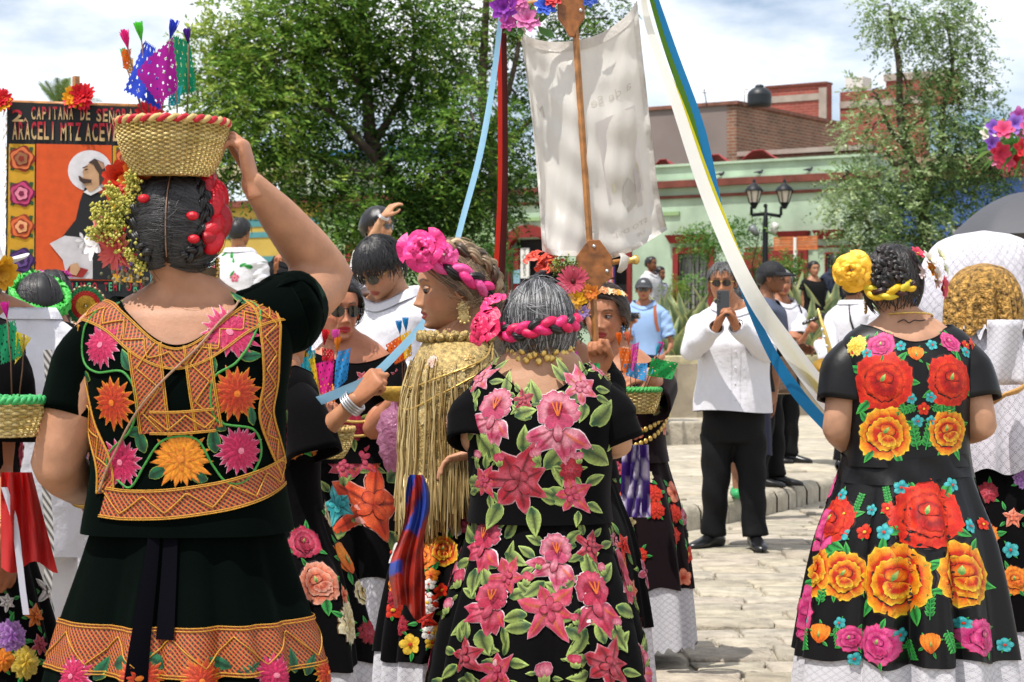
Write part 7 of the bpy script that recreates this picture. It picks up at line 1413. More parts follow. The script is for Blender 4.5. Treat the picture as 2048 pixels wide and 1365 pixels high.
# --- saxophone player
q = person('musician in white shirt seen from behind with a saxophone', 1705, 17.6, 1.68, PI - .75, .145, skin='#9a6a4c', sex='m', arms={1: {'e': (1655, 715, 17.4), 'w': (1640, 690, 17.7), 'hand': 'half'}, -1: {'el': (-.27, 0, 1.1), 'wl': (-.1, -.25, 1.1)}}, opt={'eyes': False}, vox=.015, hv=.006, head={'c': (0, -.03, 1.55)})
SX = q; shirt(q, m_white_shirt, .86, .008, 7, .035, True); trousers(q, m_black_cloth, {1: (.1, 0, 0), -1: (-.1, 0, 0)}, .93); short_hair(q, BLK, MAN, 250)
mb = MB(); S = q['shirt'].s; mb.grid([[tuple(S.pt(np.array([PI + a0 + w]), np.array([z]), .013)[0]) for w in (-.05, .05)] for a0, z in ((.8, 1.0), (.7, 1.15), (.5, 1.28), (.35, 1.38), (.3, 1.42))]); mb.build('shoulder_strap', m_black_cloth, q['root'])
# --- far onlookers behind the agaves
q = person('woman with long dark hair far behind the agaves', 1627, 31.9, 1.56, .3, .92, skin='#a5765a', vox=.022, hv=.008); huipil(q, m_black_cloth, .8, (.05, .06, 1.2), (.1, .07, .07), .003, 3); skirt(q, m_black_cloth, .84, .3, .17, .24); bun_hair(q, n=60)
q = person('man in navy shirt seen from behind beyond the agaves', 1672, 33.4, 1.74, PI - .3, .92, skin='#8a5f46', sex='m', vox=.022, hv=.008, opt={'eyes': False}); shirt(q, mat('navy_shirt', h('#252d42'), .85), .88, .006, 3, .03, False); trousers(q, m_black_cloth, {1: (.1, 0, 0), -1: (-.1, 0, 0)}, .95); short_hair(q, BLK, MAN, 60)
# --- person between the phone man's legs (skirt and green shoes)
q = person('person in navy skirt and green shoes glimpsed behind the phone man', 1494, 14.4, 1.5, PI, .145, skin='#8a5f46', vox=.02, hv=.008, opt={'eyes': False, 'legs': {}}); huipil(q, m_black_cloth, .75, (.03, .03, 1.2), (.18, .075, .07), .003, 3); skirt(q, mat('navy_skirt', h('#1c2038'), .8), .8, .30, .15, .17, 5, 7, .06); bun_hair(q, n=60)
for s_ in (-1, 1): mb = MB(); mb.capsule([(s_ * .075, .06, .035), (s_ * .075, -.02, .05), (s_ * .075, -.13, .03)], [.036, .04, .033], 10); mb.build('shoe', mat('green_shoe', h('#2f9a5a'), .5), q['root'])
# --- woman in gold mantilla, seen from behind, and the white hood behind her
q = tehuana('woman from behind with a gold lace mantilla over her head and white lace cape', 1968, 7.5, 1.53, PI, 53, ['drd', 'pea', 'org', 'pur', 'pnk'], ['rose', 'lily', 'carn'], 'green', .22, .03, (.19, .33), skin='#a87454', opt={'eyes': False}, head={'c': (0, 0, 1.395)})
q['finish']([(2025, 1035, 26, 'lily', 'pea'), (2028, 1160, 28, 'rose', 'org'), (1975, 985, 22, 'carn', 'drd'), (2045, 960, 20, 'carn', 'pur'), (2020, 1100, 16, 'small', 'tea')]); bun_hair(q, n=150)
m_mant = mat('gold_mantilla', h('#a07a3c'), .5, metal=.35, var=(55, .85), bump=(70, 1.0, .02)); zt = CH + (CY - 527) / F * 7.5; zb_ = CH + (CY - 655) / F * 7.5
T = Torso([(zb_ - .02, .150, .155, 0), (zb_ + .05, .143, .15, 0), (zb_ + .13, .128, .14, 0), (zt - .045, .098, .112, 0), (zt - .012, .055, .065, 0), (zt, .004, .004, 0)], 2.1, .012, 3, 15, .10, (zb_, zt)); mb = MB(); T.grid(mb, lambda t: zb_ - .05 * abs(math.sin(t)) + .01 * math.sin(16 * t), zt, 140, 24); mb.build('mantilla', m_mant, q['root'])
mb = MB(); n = 120; rows = []   # ruffle of pleated white lace round the nape
for j in range(5): rows.append([(.135 * (1 + .22 * j / 4) * math.sin(a), -.12 * (1 + .22 * j / 4) * math.cos(a) + .01, q['zs'] + .075 - .055 * (j / 4) + (.012 + .010 * j / 4) * math.sin(26 * a)) for a in np.linspace(PI * .35, PI * 1.65, n)])
uv = [(i * .01, j * .02) for j in range(5) for i in range(n)]; mb.grid(rows, uv=uv); mb.build('lace_ruffle', m_lace_fine, q['root'])
zs = q['zs']; T = Torso([(.86, .25, .22, 0), (1.0, .235, .20, 0), (1.12, .225, .18, 0), (zs - .04, .21, .14, 0), (zs + .02, .16, .115, 0), (zs + .06, .1, .09, 0)], 2.2, .008, 6, 11, .05, (.86, zs)); mb = MB(); T.grid(mb, lambda t: .785 + .012 * math.sin(9 * t), zs + .05, 130, 26); mb.build('lace_cape', m_lace, q['root'])
cg = Garment(T, q['M'], q['yaw'], .8, zs); mb = MB(); rows = []; uv = []
for j in range(10): 
 t = j / 9; rows.append([tuple(q['L']((1974 + u * (68 + 6 * t), 640 + 130 * t, 7.18 + .015 * math.sin(u * 7 + j * .4)))) for u in np.linspace(0, 1, 9)]); uv += [(u * .12, t * .24) for u in np.linspace(0, 1, 9)]
mb.grid(rows, uv=uv); o = mb.build('lace_panel', m_lace_fine, q['root']); sl = o.modifiers.new('s', 'SOLIDIFY'); sl.thickness = .006
mb = MB(); mb.tube([q['L'](p) for p in ((1985, 808, 7.16), (2010, 790, 7.13), (2035, 782, 7.14), (2060, 765, 7.2))], [.012, .016, .018, .015], 8, flat=(1, .5)); mb.build('gold_ribbon', mat('gold_ribbon', h('#b98a4a'), .4, bump=(60, .6)), q['root'])
lace_hood('tall figure from behind under a broad white lace hood below the umbrella', 1968, 8.3, 462, 262, 690, PI, 9, H=1.62)
# --- left group
q = tehuana('woman cut off at the frame edge with a red gauze scarf at her waist', -105, 4.9, 1.56, PI - .35, 61, ['pnk', 'org', 'yl2', 'pur', 'wht'], ['carn', 'lily', 'rose'], 'green', .10, .02, (.18, .32), skin='#a87050', build=.95, ns=40, rs=(.03, .05), arms={-1: {'e': (-5, 945, 4.85), 'w': (6, 1075, 4.72), 'hand': 'relax', 'dir': (0, -.1, -1)}, 1: {'el': (.26, 0, .95), 'wl': (.2, -.15, .8)}}, opt={'eyes': False})
EDG = q; q['finish']([(20, 1272, 34, 'carn', 'pur'), (48, 1325, 34, 'carn', 'yl2'), (70, 1232, 26, 'lily', 'org'), (5, 1320, 24, 'carn', 'org'), (14, 1205, 22, 'lily', 'wht'), (80, 1290, 22, 'lily', 'pnk')]); bun_hair(q, n=100); bracelet(q, -1, .82, .034, m_gold, 2, .0018)
p = hl(q, 0, 545, 4.8); hairflower(q['root'], q['Mh'], p, p - HC, .045, [h('#c88a14'), h('#e0a820')], 10, layers=3)
mb = MB(); rows = []; C = []
for j in range(16):
 t = j / 15; row = []
 for i in range(13): u = i / 12; row.append(tuple(q['L']((2 + u * (62 + 52 * t), 945 + 190 * t + 12 * math.sin(u * 8) * t, 4.62 + .03 * math.sin(u * 13 + t * 3) )))); C.append(mixc(h('#b81212'), h('#d03a3a'), t * .6 + .2 * math.sin(i * 2)))
 rows.append(row)
mb.grid(rows, col=C); mb.build('gauze_scarf', mat('red_gauze', rough=.55, attr=True, trans=.3), q['root'])
mb = MB(); mb.grid([[tuple(q['L']((px + w, py, 4.60))) for w in (-6, 0, 7)] for px, py in spline([(8, 975), (28, 1040), (38, 1120), (45, 1180), (52, 1230)], 14)]); mb.build('white_ribbon', mat('white_ribbon', h('#b9b9c6'), .5), q['root'])
q = person('person in white hat and white shirt with a houndstooth shawl', 45, 6.7, 1.56, PI + .5, skin='#9a6a4c', opt={'eyes': False}, sex='m', build=.9, head={'c': (.16, 0, 1.43)}, arms={1: {'el': (.22, .05, 1.0), 'wl': (.16, -.15, .9)}, -1: {'el': (-.24, .02, 1.0), 'wl': (-.15, -.2, .98)}}); shirt(q, m_white_shirt, .55, .01, 8, .03, True); trousers(q, m_white_shirt, {1: (.09, 0, 0), -1: (-.09, 0, 0)}, .88); short_hair(q, BLK, MAN, 100)
mb = MB(); Mh = q['Mh']; rows = []
for r, z in ((.002, .165), (.05, .165), (.085, .15), (.10, .10), (.105, .07), (.15, .062), (.185, .075), (.19, .078), (.185, .070), (.10, .055)): rows.append([tuple(Mh @ Vector((r * math.cos(a) * .92, r * math.sin(a) * 1.1, z + (.03 * abs(math.cos(a)) ** 3 if r > .14 else 0)))) for a in np.linspace(0, 2 * PI, 33)[:-1]])
mb.grid(rows, True); mb.build('hat', mat('white_hat', h('#cfccc8'), .8), q['root'])
mb = MB(); C = []; rows = []
for j in range(60): rows.append([tuple(q['L']((px + w, 700 + 10 * j, 6.42))) for px in (95 + 4 * math.sin(j * .2),) for w in (-9, -3, 3, 9)]); C += [(.01, .01, .01) if (j + i) % 2 else (.6, .58, .55) for i in range(4)]
mb.grid(rows, col=C); mb.build('houndstooth_shawl', mat('houndstooth', rough=.8, attr=True), q['root'], smooth=False)
q = tehuana('woman with a green ruffled headdress seen from behind in black', 78, 8.9, 1.545, PI + .45, 67, ['pnk', 'org', 'pur'], ['carn', 'lily'], 'green', .47, .16, (.18, .22), skin='#8a5a40', opt={'eyes': False}, ns=18, head={'c': (0, 0, 1.415)}, arms={-1: {'el': (-.26, 0, .95), 'wl': (-.18, -.2, .9)}}); q['finish']([(105, 985, 30, 'carn', 'org')]); bun_hair(q, n=300)
GN = h('#35a83a'); mb = MB(); rows = []; n = 150; P = np.array([hpt(hdir(R(a), R(12 + 32 * math.cos(R(a)))), 1.30) for a in np.linspace(-180, 180, n)])
for k in range(4):
 a0 = 2 * PI * k / 4; rows = []
 for j in range(6): rows.append([tuple(q['Mh'] @ (Vector(P[i]) + (Vector(P[i]) - HC).normalized() * (.016 * math.sin(a0 + j * .5 + .9 * math.sin(i * .85 + k)) + .012) + Vector((0, 0, .024 * math.cos(a0 + j * .5) + .006 * math.sin(i * 1.1 + j))))) for i in range(n)])
 mb.grid(rows, col=mixc(GN, h('#58c858'), .3 * (k % 2)))
mb.build('ruffled_headdress', m_ribbon, q['root'])
q = tehuana('woman with a magenta ruffled headdress before the painted banner', 103, 9.8, 1.60, -.9 + PI, 71, ['pnk', 'blu', 'yl2'], ['carn', 'lily'], 'green', .4, .1, (.18, .22), skin='#9a6a50', ns=10, head={'c': (0, 0, 1.46), 'yaw': 1.3}); q['finish'](); bun_hair(q, n=200); MG = h('#9a1a7a')
for i in range(11): a = R(-110 + 22 * i); p = hpt(hdir(a, R(48)), 1.22); rosette('ribbon_rosette', p, p - HC, .034, MG, q['root'], q['Mh'], 8, i, .5, curl=.1)
# ================================================================== things carried
m_paper = mat('tissue_paper', rough=.7, attr=True, trans=.45, var=(25, .12)); m_straw = mat('palm_weave', rough=.75, attr=True, var=(120, .3)); m_stick = mat('flag_stick', h('#6a4a38'), .7)
def basket(label, px, py_rim, D, r_top, r_base, hgt, seed=1, rim=None, rows_=20, stakes=44, group=None, seg=176, cols=('#c2aa6e', '#d8c48c', '#a8914f', '#ccbb7c')):
 b = W(px, py_rim, D) - Vector((0, 0, hgt)); t = empty('basket', b); tag(t, label, 'basket', group); rg = random.Random(seed); sh = lambda k: r_base + (r_top - r_base) * math.sin(k * PI / 2) ** .85
 mb = MB()
 for i in range(rows_):
  k = (i + .5) / rows_; z = hgt * k; r = sh(k); ph = PI * (i % 2); c = h(rg.choice(cols)); d_ = hgt / rows_ * .60
  P = [((r + .0035 * math.sin(stakes / 2 * a + ph)) * math.cos(a), (r + .0035 * math.sin(stakes / 2 * a + ph)) * math.sin(a), z + rg.uniform(-.0006, .0006)) for a in np.linspace(0, 2 * PI, seg + 1)]
  rows = [[(x * (1 + d_ * .55 * math.cos(q) / r), y * (1 + d_ * .55 * math.cos(q) / r), z_ + d_ * math.sin(q)) for x, y, z_ in P] for q in (0, PI / 2, PI, 3 * PI / 2, 2 * PI)]
  mb.grid(rows, col=[mixc(c, h(cols[(j // 8) % 4]), .35) for _ in range(5) for j in range(len(P))])
 mb.build('weave', m_straw, t)
 mb = MB()
 for i in range(stakes): a = 2 * PI * i / stakes; mb.tube([(sh(k) * math.cos(a), sh(k) * math.sin(a), hgt * k) for k in np.linspace(0, 1, 6)], .0022, 5, col=h('#a58a4c'))
 mb.build('stakes', m_straw, t, kind='stuff')
 mb = MB(); rows = [[(r * math.cos(a), r * math.sin(a), .002 + .004 * math.sin(r * 900)) for a in np.linspace(0, 2 * PI, 41)[:-1]] for r in np.linspace(.002, r_base + .002, 16)]; mb.grid(rows, True, col=h('#b08c50')); mb.build('base', m_straw, t)
 mb = MB(); S = np.linspace(0, 2 * PI, 97); rc = h(rim) if rim else h('#b89a5c')
 for k in range(2): mb.tube([((r_top + .004 * math.cos(20 * a + k * PI)) * math.cos(a), (r_top + .004 * math.cos(20 * a + k * PI)) * math.sin(a), hgt + .005 * math.sin(20 * a + k * PI)) for a in S], .0062, 6, False, col=rc if k == 0 else (h('#bfa469') if rim == '#b3182a' else rc))
 mb.build('rim', m_straw if not rim else mat('rim_wrap', rough=.55, attr=True), t); return t
def flag(label, quad, D, col, stick=None, tassel=None, tcol=None, holes=True, bend=.012, seed=1, group='paper flags', tl=38, base_D=None):
 """cut tissue flag: quad of 4 pixel corners TL TR BR BL, a stick and a paper tassel"""
 Ds = D if hasattr(D, '__len__') else (D,) * 4; P = [W(x, y, d) for (x, y), d in zip(quad, Ds)]; D0 = Ds[0]
 sb_ = W(*(stick or ((quad[2][0] + quad[3][0]) / 2, (quad[2][1] + quad[3][1]) / 2 + 60)), base_D or D0); t = empty('paper_flag', sb_); tag(t, label, 'paper flag', group); n = 36; mb = MB(); c = h(col); nrm = (P[1] - P[0]).cross(P[3] - P[0]).normalized(); L_ = (P[1] - P[0]).length
 vs = []; fs = []
 for j in range(n + 1):
  for i in range(n + 1):
   u, v = i / n, j / n; e = .0
   p = P[0] * (1 - u) * (1 - v) + P[1] * u * (1 - v) + P[2] * u * v + P[3] * (1 - u) * v + nrm * (bend * math.sin(PI * (u + .3 * v) * 1.6 + seed) + .004 * math.sin(9 * u + 5 * v + seed)); vs.append(p - sb_)
 for j in range(n):
  for i in range(n):
   u, v = (i + .5) / n, (j + .5) / n
   if holes and .06 < u < .94 and .06 < v < .94:
    k = 4.0; fu, fv = u * k + .5 * (int(v * k * 1.3) % 2), v * k * 1.3
    if abs((fu % 1) - .5) * 1.25 + abs((fv % 1) - .5) < .21: continue
    if abs(((fu + .5) % 1) - .5) + abs(((fv + .5) % 1) - .5) < .08: continue
   if (i in (0, n - 1) or j in (0, n - 1)) and (i + j) % 4 < 2: continue
   a = j * (n + 1) + i; fs.append((a, a + 1, a + n + 2, a + n + 1))
 mb.add(vs, fs, c); o = mb.build('paper', m_paper, t)
 top = (P[0] + P[1]) / 2 - sb_ if tassel is None else W(*tassel, D0) - sb_; mb = MB(); mb.tube([(0, 0, 0), top * .5 + Vector((.002, .004, 0)), top], .0016, 5); mb.build('stick', m_stick, t)
 if tcol:
  rg = random.Random(seed); mb = MB(); d = (top.normalized() + Vector((rg.uniform(-.3, .3), 0, .6))).normalized(); TL = tl * D0 / F; sd_ = d.orthogonal().normalized(); s2 = d.cross(sd_)
  for i in range(46):
   a = rg.uniform(0, 6.28); rr = rg.uniform(.1, .30); q = d + sd_ * math.cos(a) * rr + s2 * math.sin(a) * rr; w = (sd_ * math.sin(a) - s2 * math.cos(a)) * TL * .04; e = top + q * TL * rg.uniform(.8, 1.05); m_ = top + q * TL * .55 + sd_ * math.cos(a) * TL * .05; cc = mixc(h(tcol), tuple(min(1, x * 1.4) for x in h(tcol)), rg.random()); mb.add([top - w, top + w, m_ + w * 1.3, m_ - w * 1.3, e + w, e - w], [(0, 1, 2, 3), (3, 2, 4, 5)], cc)
  mb.build('tassel', m_paper, t, smooth=False)
 return t
basket('woven palm basket with red wrapped rim carried on the woman\'s head', 345, 247, 4.52, .121, .080, .118, 3, '#b3182a', 26, 56)
flag('cobalt blue cut paper flag behind the magenta one on the head basket', [(287, 78), (312, 96), (322, 222), (246, 182)], 4.50, '#2746c8', (300, 262), (283, 82), '#58c83a', seed=1)
flag('large magenta cut paper flag on the head basket', [(268, 145), (346, 74), (354, 178), (322, 214)], 4.46, '#b0189a', (318, 262), (340, 78), '#2a3fb8', seed=2)
flag('emerald green cut paper flag on the head basket', [(344, 70), (378, 82), (394, 182), (356, 194)], 4.52, '#0f8a62', (372, 262), (376, 88), '#4a1f86', seed=3, tl=32)
flag('small orange cut paper flag at the left of the head basket', [(245, 100), (262, 96), (258, 140), (247, 138)], 4.54, '#d8661a', (290, 262), (256, 98), '#e0288a', seed=4)
flag('small turquoise cut paper flag low on the head basket', [(338, 178), (366, 170), (362, 210), (336, 212)], 4.50, '#1a9aa8', (352, 262), None, None, seed=5)
flag('pale green paper flag half hidden behind the blue one on the head basket', [(252, 110), (268, 118), (270, 150), (256, 146)], 4.58, '#b8842a', (296, 262), (250, 128), '#4fc890', seed=6, tl=30)
# basket of the woman in sunglasses
basket('woven basket held low behind the green velvet woman', 640, 858, 7.02, .115, .075, .10, 5, None, 14, 36, seg=108)
for (lb, qd, c, st_, ts, tc) in (('turquoise paper flag at the left of the sunglasses woman\'s basket', [(566, 706), (604, 702), (614, 786), (578, 796)], '#2a9ac8', (612, 868), (574, 712), '#e860b8'), ('teal paper flag beside the yellow one in the sunglasses woman\'s basket', [(598, 716), (618, 712), (630, 790), (606, 800)], '#1f8fa0', (620, 868), (596, 704), '#5a2a9a'), ('yellow paper flag in the sunglasses woman\'s basket', [(612, 706), (628, 704), (640, 780), (622, 796)], '#dfc02a', (628, 868), (608, 716), '#e8b81e'),
 ('magenta paper flag in the sunglasses woman\'s basket', [(630, 728), (670, 716), (662, 790), (636, 800)], '#d8208a', (642, 868), (671, 690), '#e85ab8'), ('scarlet paper flag behind the magenta one in the sunglasses woman\'s basket', [(644, 696), (668, 700), (668, 722), (644, 722)], '#c81c2c', (650, 868), (648, 690), '#c8202a'), ('sky blue paper flag at the right of the sunglasses woman\'s basket', [(672, 704), (702, 696), (694, 760), (668, 786)], '#2f8fd0', (660, 868), (674, 704), '#e8902a'), ('cyan tasselled paper flag in the middle of the sunglasses woman\'s basket', [(616, 702), (630, 700), (632, 716), (618, 718)], '#2aa0c0', (634, 868), (622, 704), '#28a0c0')):
 flag(lb, qd, 7.0, c, st_, ts, tc, seed=len(lb), bend=.006, tl=30, base_D=7.02)
for lb, qd, c, ts, tc in (('orange paper flag behind the gold cape woman', [(770, 690), (800, 672), (815, 718), (790, 730)], '#e0621a', (800, 668), '#1f8fc8'), ('yellow paper flag behind the gold cape woman', [(786, 680), (822, 660), (824, 712), (800, 724)], '#e8b82a', (812, 662), '#2a9ad0')): flag(lb, qd, 7.3, c, (806, 790), ts, tc, seed=7, tl=26)
# basket of the coin necklace woman
basket('shallow woven basket with green rim held by the coin necklace woman', 1272, 780, 7.45, .088, .062, .085, 7, '#3f9a4a', 13, 32, seg=96)
for lb, qd, c, st_, ts, tc in (('orange paper flag in the coin necklace woman\'s basket', [(1236, 694), (1268, 700), (1264, 742), (1246, 748)], '#e0681c', (1246, 786), (1238, 692), '#e0721c'), ('pink paper flag behind the orange one in the shallow basket', [(1262, 690), (1279, 684), (1272, 742), (1262, 744)], '#d848a8', (1262, 786), (1258, 690), '#e0805a'), ('sky blue paper flag in the coin necklace woman\'s basket', [(1246, 728), (1296, 726), (1292, 764), (1252, 752)], '#3f9ad8', (1270, 786), None, None), ('green paper flag held out to the right of the shallow basket', [(1302, 716), (1358, 726), (1344, 760), (1294, 752)], '#1f9a4a', (1290, 786), (1318, 710), '#c8389a'), ('pale turquoise tassel flag beside the green one in the shallow basket', [(1296, 740), (1306, 738), (1306, 748), (1297, 750)], '#4ab0c8', (1284, 786), (1312, 712), '#48b0c8')): flag(lb, qd, 7.40, c, st_, ts, tc, seed=len(lb), bend=.006, tl=26)
for lb, qd, c, st_, ts, tc in (('green paper flag peeping over the grey haired woman\'s shoulder', [(1156, 728), (1200, 726), (1200, 748), (1158, 746)], '#1a8a4a', (1170, 800), (1134, 752), '#c832a8'), ('second magenta tasselled flag over the grey haired woman\'s shoulder', [(1160, 736), (1176, 734), (1176, 746), (1162, 746)], '#2a9a5a', (1165, 800), (1156, 738), '#b828a0')): flag(lb, qd, 5.62, c, st_, ts, tc, seed=len(lb), bend=.004, tl=34)
# basket at the left edge
basket('woven basket with green rim at the left frame edge', 12, 800, 4.5, .088, .062, .08, 8, '#3aa05a', 13, 32, seg=96)
for lb, qd, c, st_, ts, tc in (('emerald paper flag in the basket at the left edge', [(-6, 652), (30, 640), (48, 712), (2, 730)], '#128a5c', (24, 812), (14, 636), '#c8289a'), ('yellow paper flag in the basket at the left edge', [(34, 662), (62, 676), (50, 700), (30, 730)], '#d8c43a', (36, 812), None, None)): flag(lb, qd, 4.48, c, st_, ts, tc, seed=len(lb), bend=.006, tl=32)
mb = MB(); c = W(172, 612, 9.0)
for r_, cc in [(k * .0052, h('#b8902a') if k < 9 else (h('#a82018') if k < 13 else h('#1f6a3c'))) for k in range(1, 17)]: mb.tube([c + Vector((r_ * math.cos(a), .004 * math.sin(a * 30 + r_ * 900), r_ * math.sin(a))) for a in np.linspace(0, 2 * PI, 60)], .0034, 5, False, cc)
for k in range(46): a = 2 * PI * k / 46; mb.ell(c + Vector((.087 * math.cos(a), 0, .087 * math.sin(a))), .0055, None, 6, 4, h('#6a3020') if k % 2 else h('#c8b890'))
tag(mb.build('woven_disc', m_straw), 'round woven straw fan with yellow, red and green rings', 'fan')
mb = MB(); rows = []
for r_, z in ((.002, -.045), (.03, -.04), (.05, -.022), (.06, 0), (.055, .002), (.046, -.018), (.002, -.036)): rows.append([tuple(W(790, 775, 6.3) + Vector((r_ * math.cos(a), r_ * math.sin(a) * .8, z))) for a in np.linspace(0, 2 * PI, 25)[:-1]])
mb.grid(rows, True, h('#b8923a')); tag(mb.build('gourd_bowl', m_straw), 'golden gourd bowl held next to the gold cape woman', 'bowl')
mb = MB(); rows = []; rg = random.Random(4); c = W(788, 872, 6.6)
for k in range(12):
 t = k / 11; r_ = .055 * math.sin(PI * (.12 + .8 * t)) ** .7 * (1 if t < .75 else (1.2 - t)); rows.append([tuple(c + Vector((r_ * math.cos(a) * (.8 + .22 * math.sin(5 * a + k) + .12 * math.sin(11 * a - 2 * k)), r_ * .8 * math.sin(a), -.11 + .24 * t + .01 * math.sin(3 * a)))) for a in np.linspace(0, 2 * PI, 29)[:-1]])
mb.grid(rows, True); tag(mb.build('plastic_bag', mat('pink_plastic', h('#c888a8'), .2, spec=.7, trans=.5, bump=(40, .8, .02))), 'crumpled pink plastic bag hanging between the women', 'bag')
# satin scarf of the gold cape woman: blue and red
mb = MB(); rows = []; C = []; q = P14
for j in range(40):
 t = j / 39; row = []
 for i in range(13): u = i / 12 - .5; px = 832 - 16 * t + 7 * math.sin(t * 7) + u * (26 + 46 * t ** .6 + 8 * math.sin(t * 11)); py = 950 + 275 * t + 34 * t * u + 10 * t * math.sin(9 * u); row.append(tuple(q['L']((px, py, 5.29 + .022 * math.sin(u * 14 + 3 * t))))); kk = (u * 1.2 + t * 3.2); C.append(h('#28409a') if t < .42 and (u * 2 + t * 4) % 2 > .8 or .66 < t < .76 and u < -.1 else (h('#a82a1c') if (u * 3 + t * 9) % 2 < 1.2 else h('#7c1d18')))
 rows.append(row)
mb.grid(rows, col=C); mb.build('satin_scarf', mat('scarf_satin', rough=.38, attr=True, spec=.45), q['root'])
# ================================================================== ribbons from the banner
m_rib = mat('banner_ribbon', rough=.45, attr=True, trans=.45, bump=(30, .15))
def ribbon(label, pts, wid, col, group=None, tw=.0, n=70, nrm=(0, -1, 0)):
 S = spline([(*W(px, py, D),) for px, py, D in pts], n); w = np.interp(np.linspace(0, 1, n), np.linspace(0, 1, len(wid)), wid); T = np.gradient(S, axis=0); rows = [[], [], []]
 for i in range(n):
  d = Vector(T[i]).normalized(); a = tw * math.sin(i * .12); s_ = d.cross(Vector((math.sin(a), -math.cos(a), 0))).normalized(); ww = w[i] * S[i][1] / F / 2 * .72; p = Vector(S[i])
  rows[0].append(p - s_ * ww); rows[1].append(p + d.cross(s_) * (ww * .12 * math.sin(i * .35))); rows[2].append(p + s_ * ww)
 mb = MB(); mb.grid([[tuple(p) for p in r_] for r_ in rows], col=h(col)); o = mb.build('ribbon', m_rib); tag(o, label, 'ribbon', group); return o
ribbon('long pale blue ribbon curving down to the bangled hand', [(1003, 20, 6.75), (988, 150, 6.72), (962, 300, 6.6), (925, 440, 6.45), (890, 570, 6.3), (848, 645, 6.2), (800, 700, 6.1), (742, 755, 6.0), (680, 785, 6.0), (612, 812, 6.05)], [14, 16, 17, 16, 16, 20, 22, 24, 26, 26], '#8fc0dc', 'banner ribbons')
ribbon('bright red ribbon hanging straight from the banner bar', [(998, 30, 6.78), (1000, 200, 6.78), (999, 400, 6.78), (988, 600, 6.78)], [10, 12, 12, 15], '#c8260f', 'banner ribbons')
ribbon('dark maroon ribbon hanging beside the red one', [(1008, 30, 6.8), (1008, 200, 6.8), (1007, 400, 6.8), (1000, 590, 6.8)], [12, 20, 24, 22], '#4a0f0c', 'banner ribbons')
ribbon('broad white ribbon sweeping down to the yellow rosette woman', [(1282, -30, 6.75), (1300, 60, 6.75), (1350, 200, 6.72), (1418, 400, 6.7), (1500, 580, 6.66), (1580, 700, 6.75), (1648, 790, 6.88), (1700, 850, 7.0)], [14, 20, 30, 36, 44, 52, 56, 50], '#fbfaf6', 'banner ribbons')
ribbon('yellow ribbon running along the white one', [(1280, -30, 6.76), (1312, 90, 6.77), (1362, 205, 6.75), (1432, 400, 6.74), (1512, 590, 6.70), (1590, 715, 6.78), (1665, 815, 6.92)], [6, 8, 12, 18, 18, 22, 20], '#d8cc2a', 'banner ribbons')
ribbon('olive green ribbon under the yellow one', [(1295, -30, 6.78), (1330, 90, 6.79), (1382, 240, 6.78), (1420, 400, 6.77), (1475, 540, 6.73), (1545, 670, 6.78), (1660, 815, 6.94)], [12, 14, 20, 14, 14, 14, 16], '#4f7a1c', 'banner ribbons')
ribbon('blue ribbon on the outer side of the ribbon bundle', [(1302, -30, 6.8), (1345, 100, 6.81), (1400, 260, 6.8), (1438, 420, 6.79), (1468, 530, 6.75), (1530, 680, 6.72), (1590, 780, 6.85), (1660, 860, 6.98)], [14, 22, 30, 22, 14, 26, 34, 30], '#1f7ab0', 'banner ribbons')
# ================================================================== white satin banner on a wooden pole
m_wood = mat('burnt_wood', h('#8a5528'), .35, spec=.5, var=(28, .55), bump=(30, .2)); m_pole = mat('pole_wood', h('#a5703c'), .35, spec=.5, var=(22, .45)); D = 6.72
bn = empty('banner', W(1192, 800, D)); tag(bn, 'white satin processional banner seen from behind on a burnt wood pole', 'banner'); O = Vector(bn.location)
def BW(px, py, d=D): return W(px, py, d) - O
mb = MB(); P = spline([BW(1140, -120), BW(1147, 0), BW(1160, 200), BW(1175, 420), BW(1188, 620), BW(1193, 720), BW(1196, 800)], 30); mb.tube([tuple(p) for p in P], .0135, 4, True, flat=(1, .8)); mb.build('pole', m_pole, bn, smooth=False)
def plate(cx, cy, w, hh, k, rot=0.0, d=D - .022):
 c = BW(cx, cy, d); pts = []; m = MB(); s_ = d / F
 for a, b in ((-.5, .35), (-.5, -.45), (-.28, -.68), (-.1, -1), (.1, -1), (.28, -.68), (.5, -.45), (.5, .35), (.16, 1), (-.16, 1)): x, z = a * w * 2, b * hh; pts.append(c + Vector(((x * math.cos(rot) - z * math.sin(rot)) * s_, 0, (x * math.sin(rot) + z * math.cos(rot)) * s_)))
 m.prism(pts[::-1], (0, .02, 0)); o = m.build('wood_plate', m_wood, bn, smooth=False); b = o.modifiers.new('b', 'BEVEL'); b.width = .003; b.segments = 2
 for q_ in ((0, .75), (.8, -.2)): m = MB(); m.tube([c + Vector((q_[0] * w * .9 * s_, -.003, q_[1] * hh * s_)), c + Vector((q_[0] * w * .9 * s_, .001, q_[1] * hh * s_))], .006, 8); m.build('rivet', m_silver, o)
plate(1142, 8, 27, 66, 0, .03); plate(1188, 532, 36, 52, 0, .0)
mb = MB(); mb.tube([BW(1020, 18), BW(1090, 2), BW(1142, -8), BW(1260, -14), BW(1300, -16)], .011, 10); mb.build('crossbar', m_pole, bn)
mb = MB(); mb.tube([BW(1100, 540), BW(1188, 530), BW(1250, 522)], .009, 10); mb.build('crossbar', m_pole, bn); mb = MB(); mb.tube([BW(1248, 522), BW(1252, 522), BW(1258, 521), BW(1262, 521), BW(1268, 520), BW(1275, 520), BW(1279, 520)], [.009, .013, .012, .009, .015, .016, .008], 12); mb.build('finial', m_gold, bn)
m_sat = mat('white_satin', h('#dfdbd3'), .24, spec=.8, trans=.42, var=(3, .05)); n, m_ = 46, 60
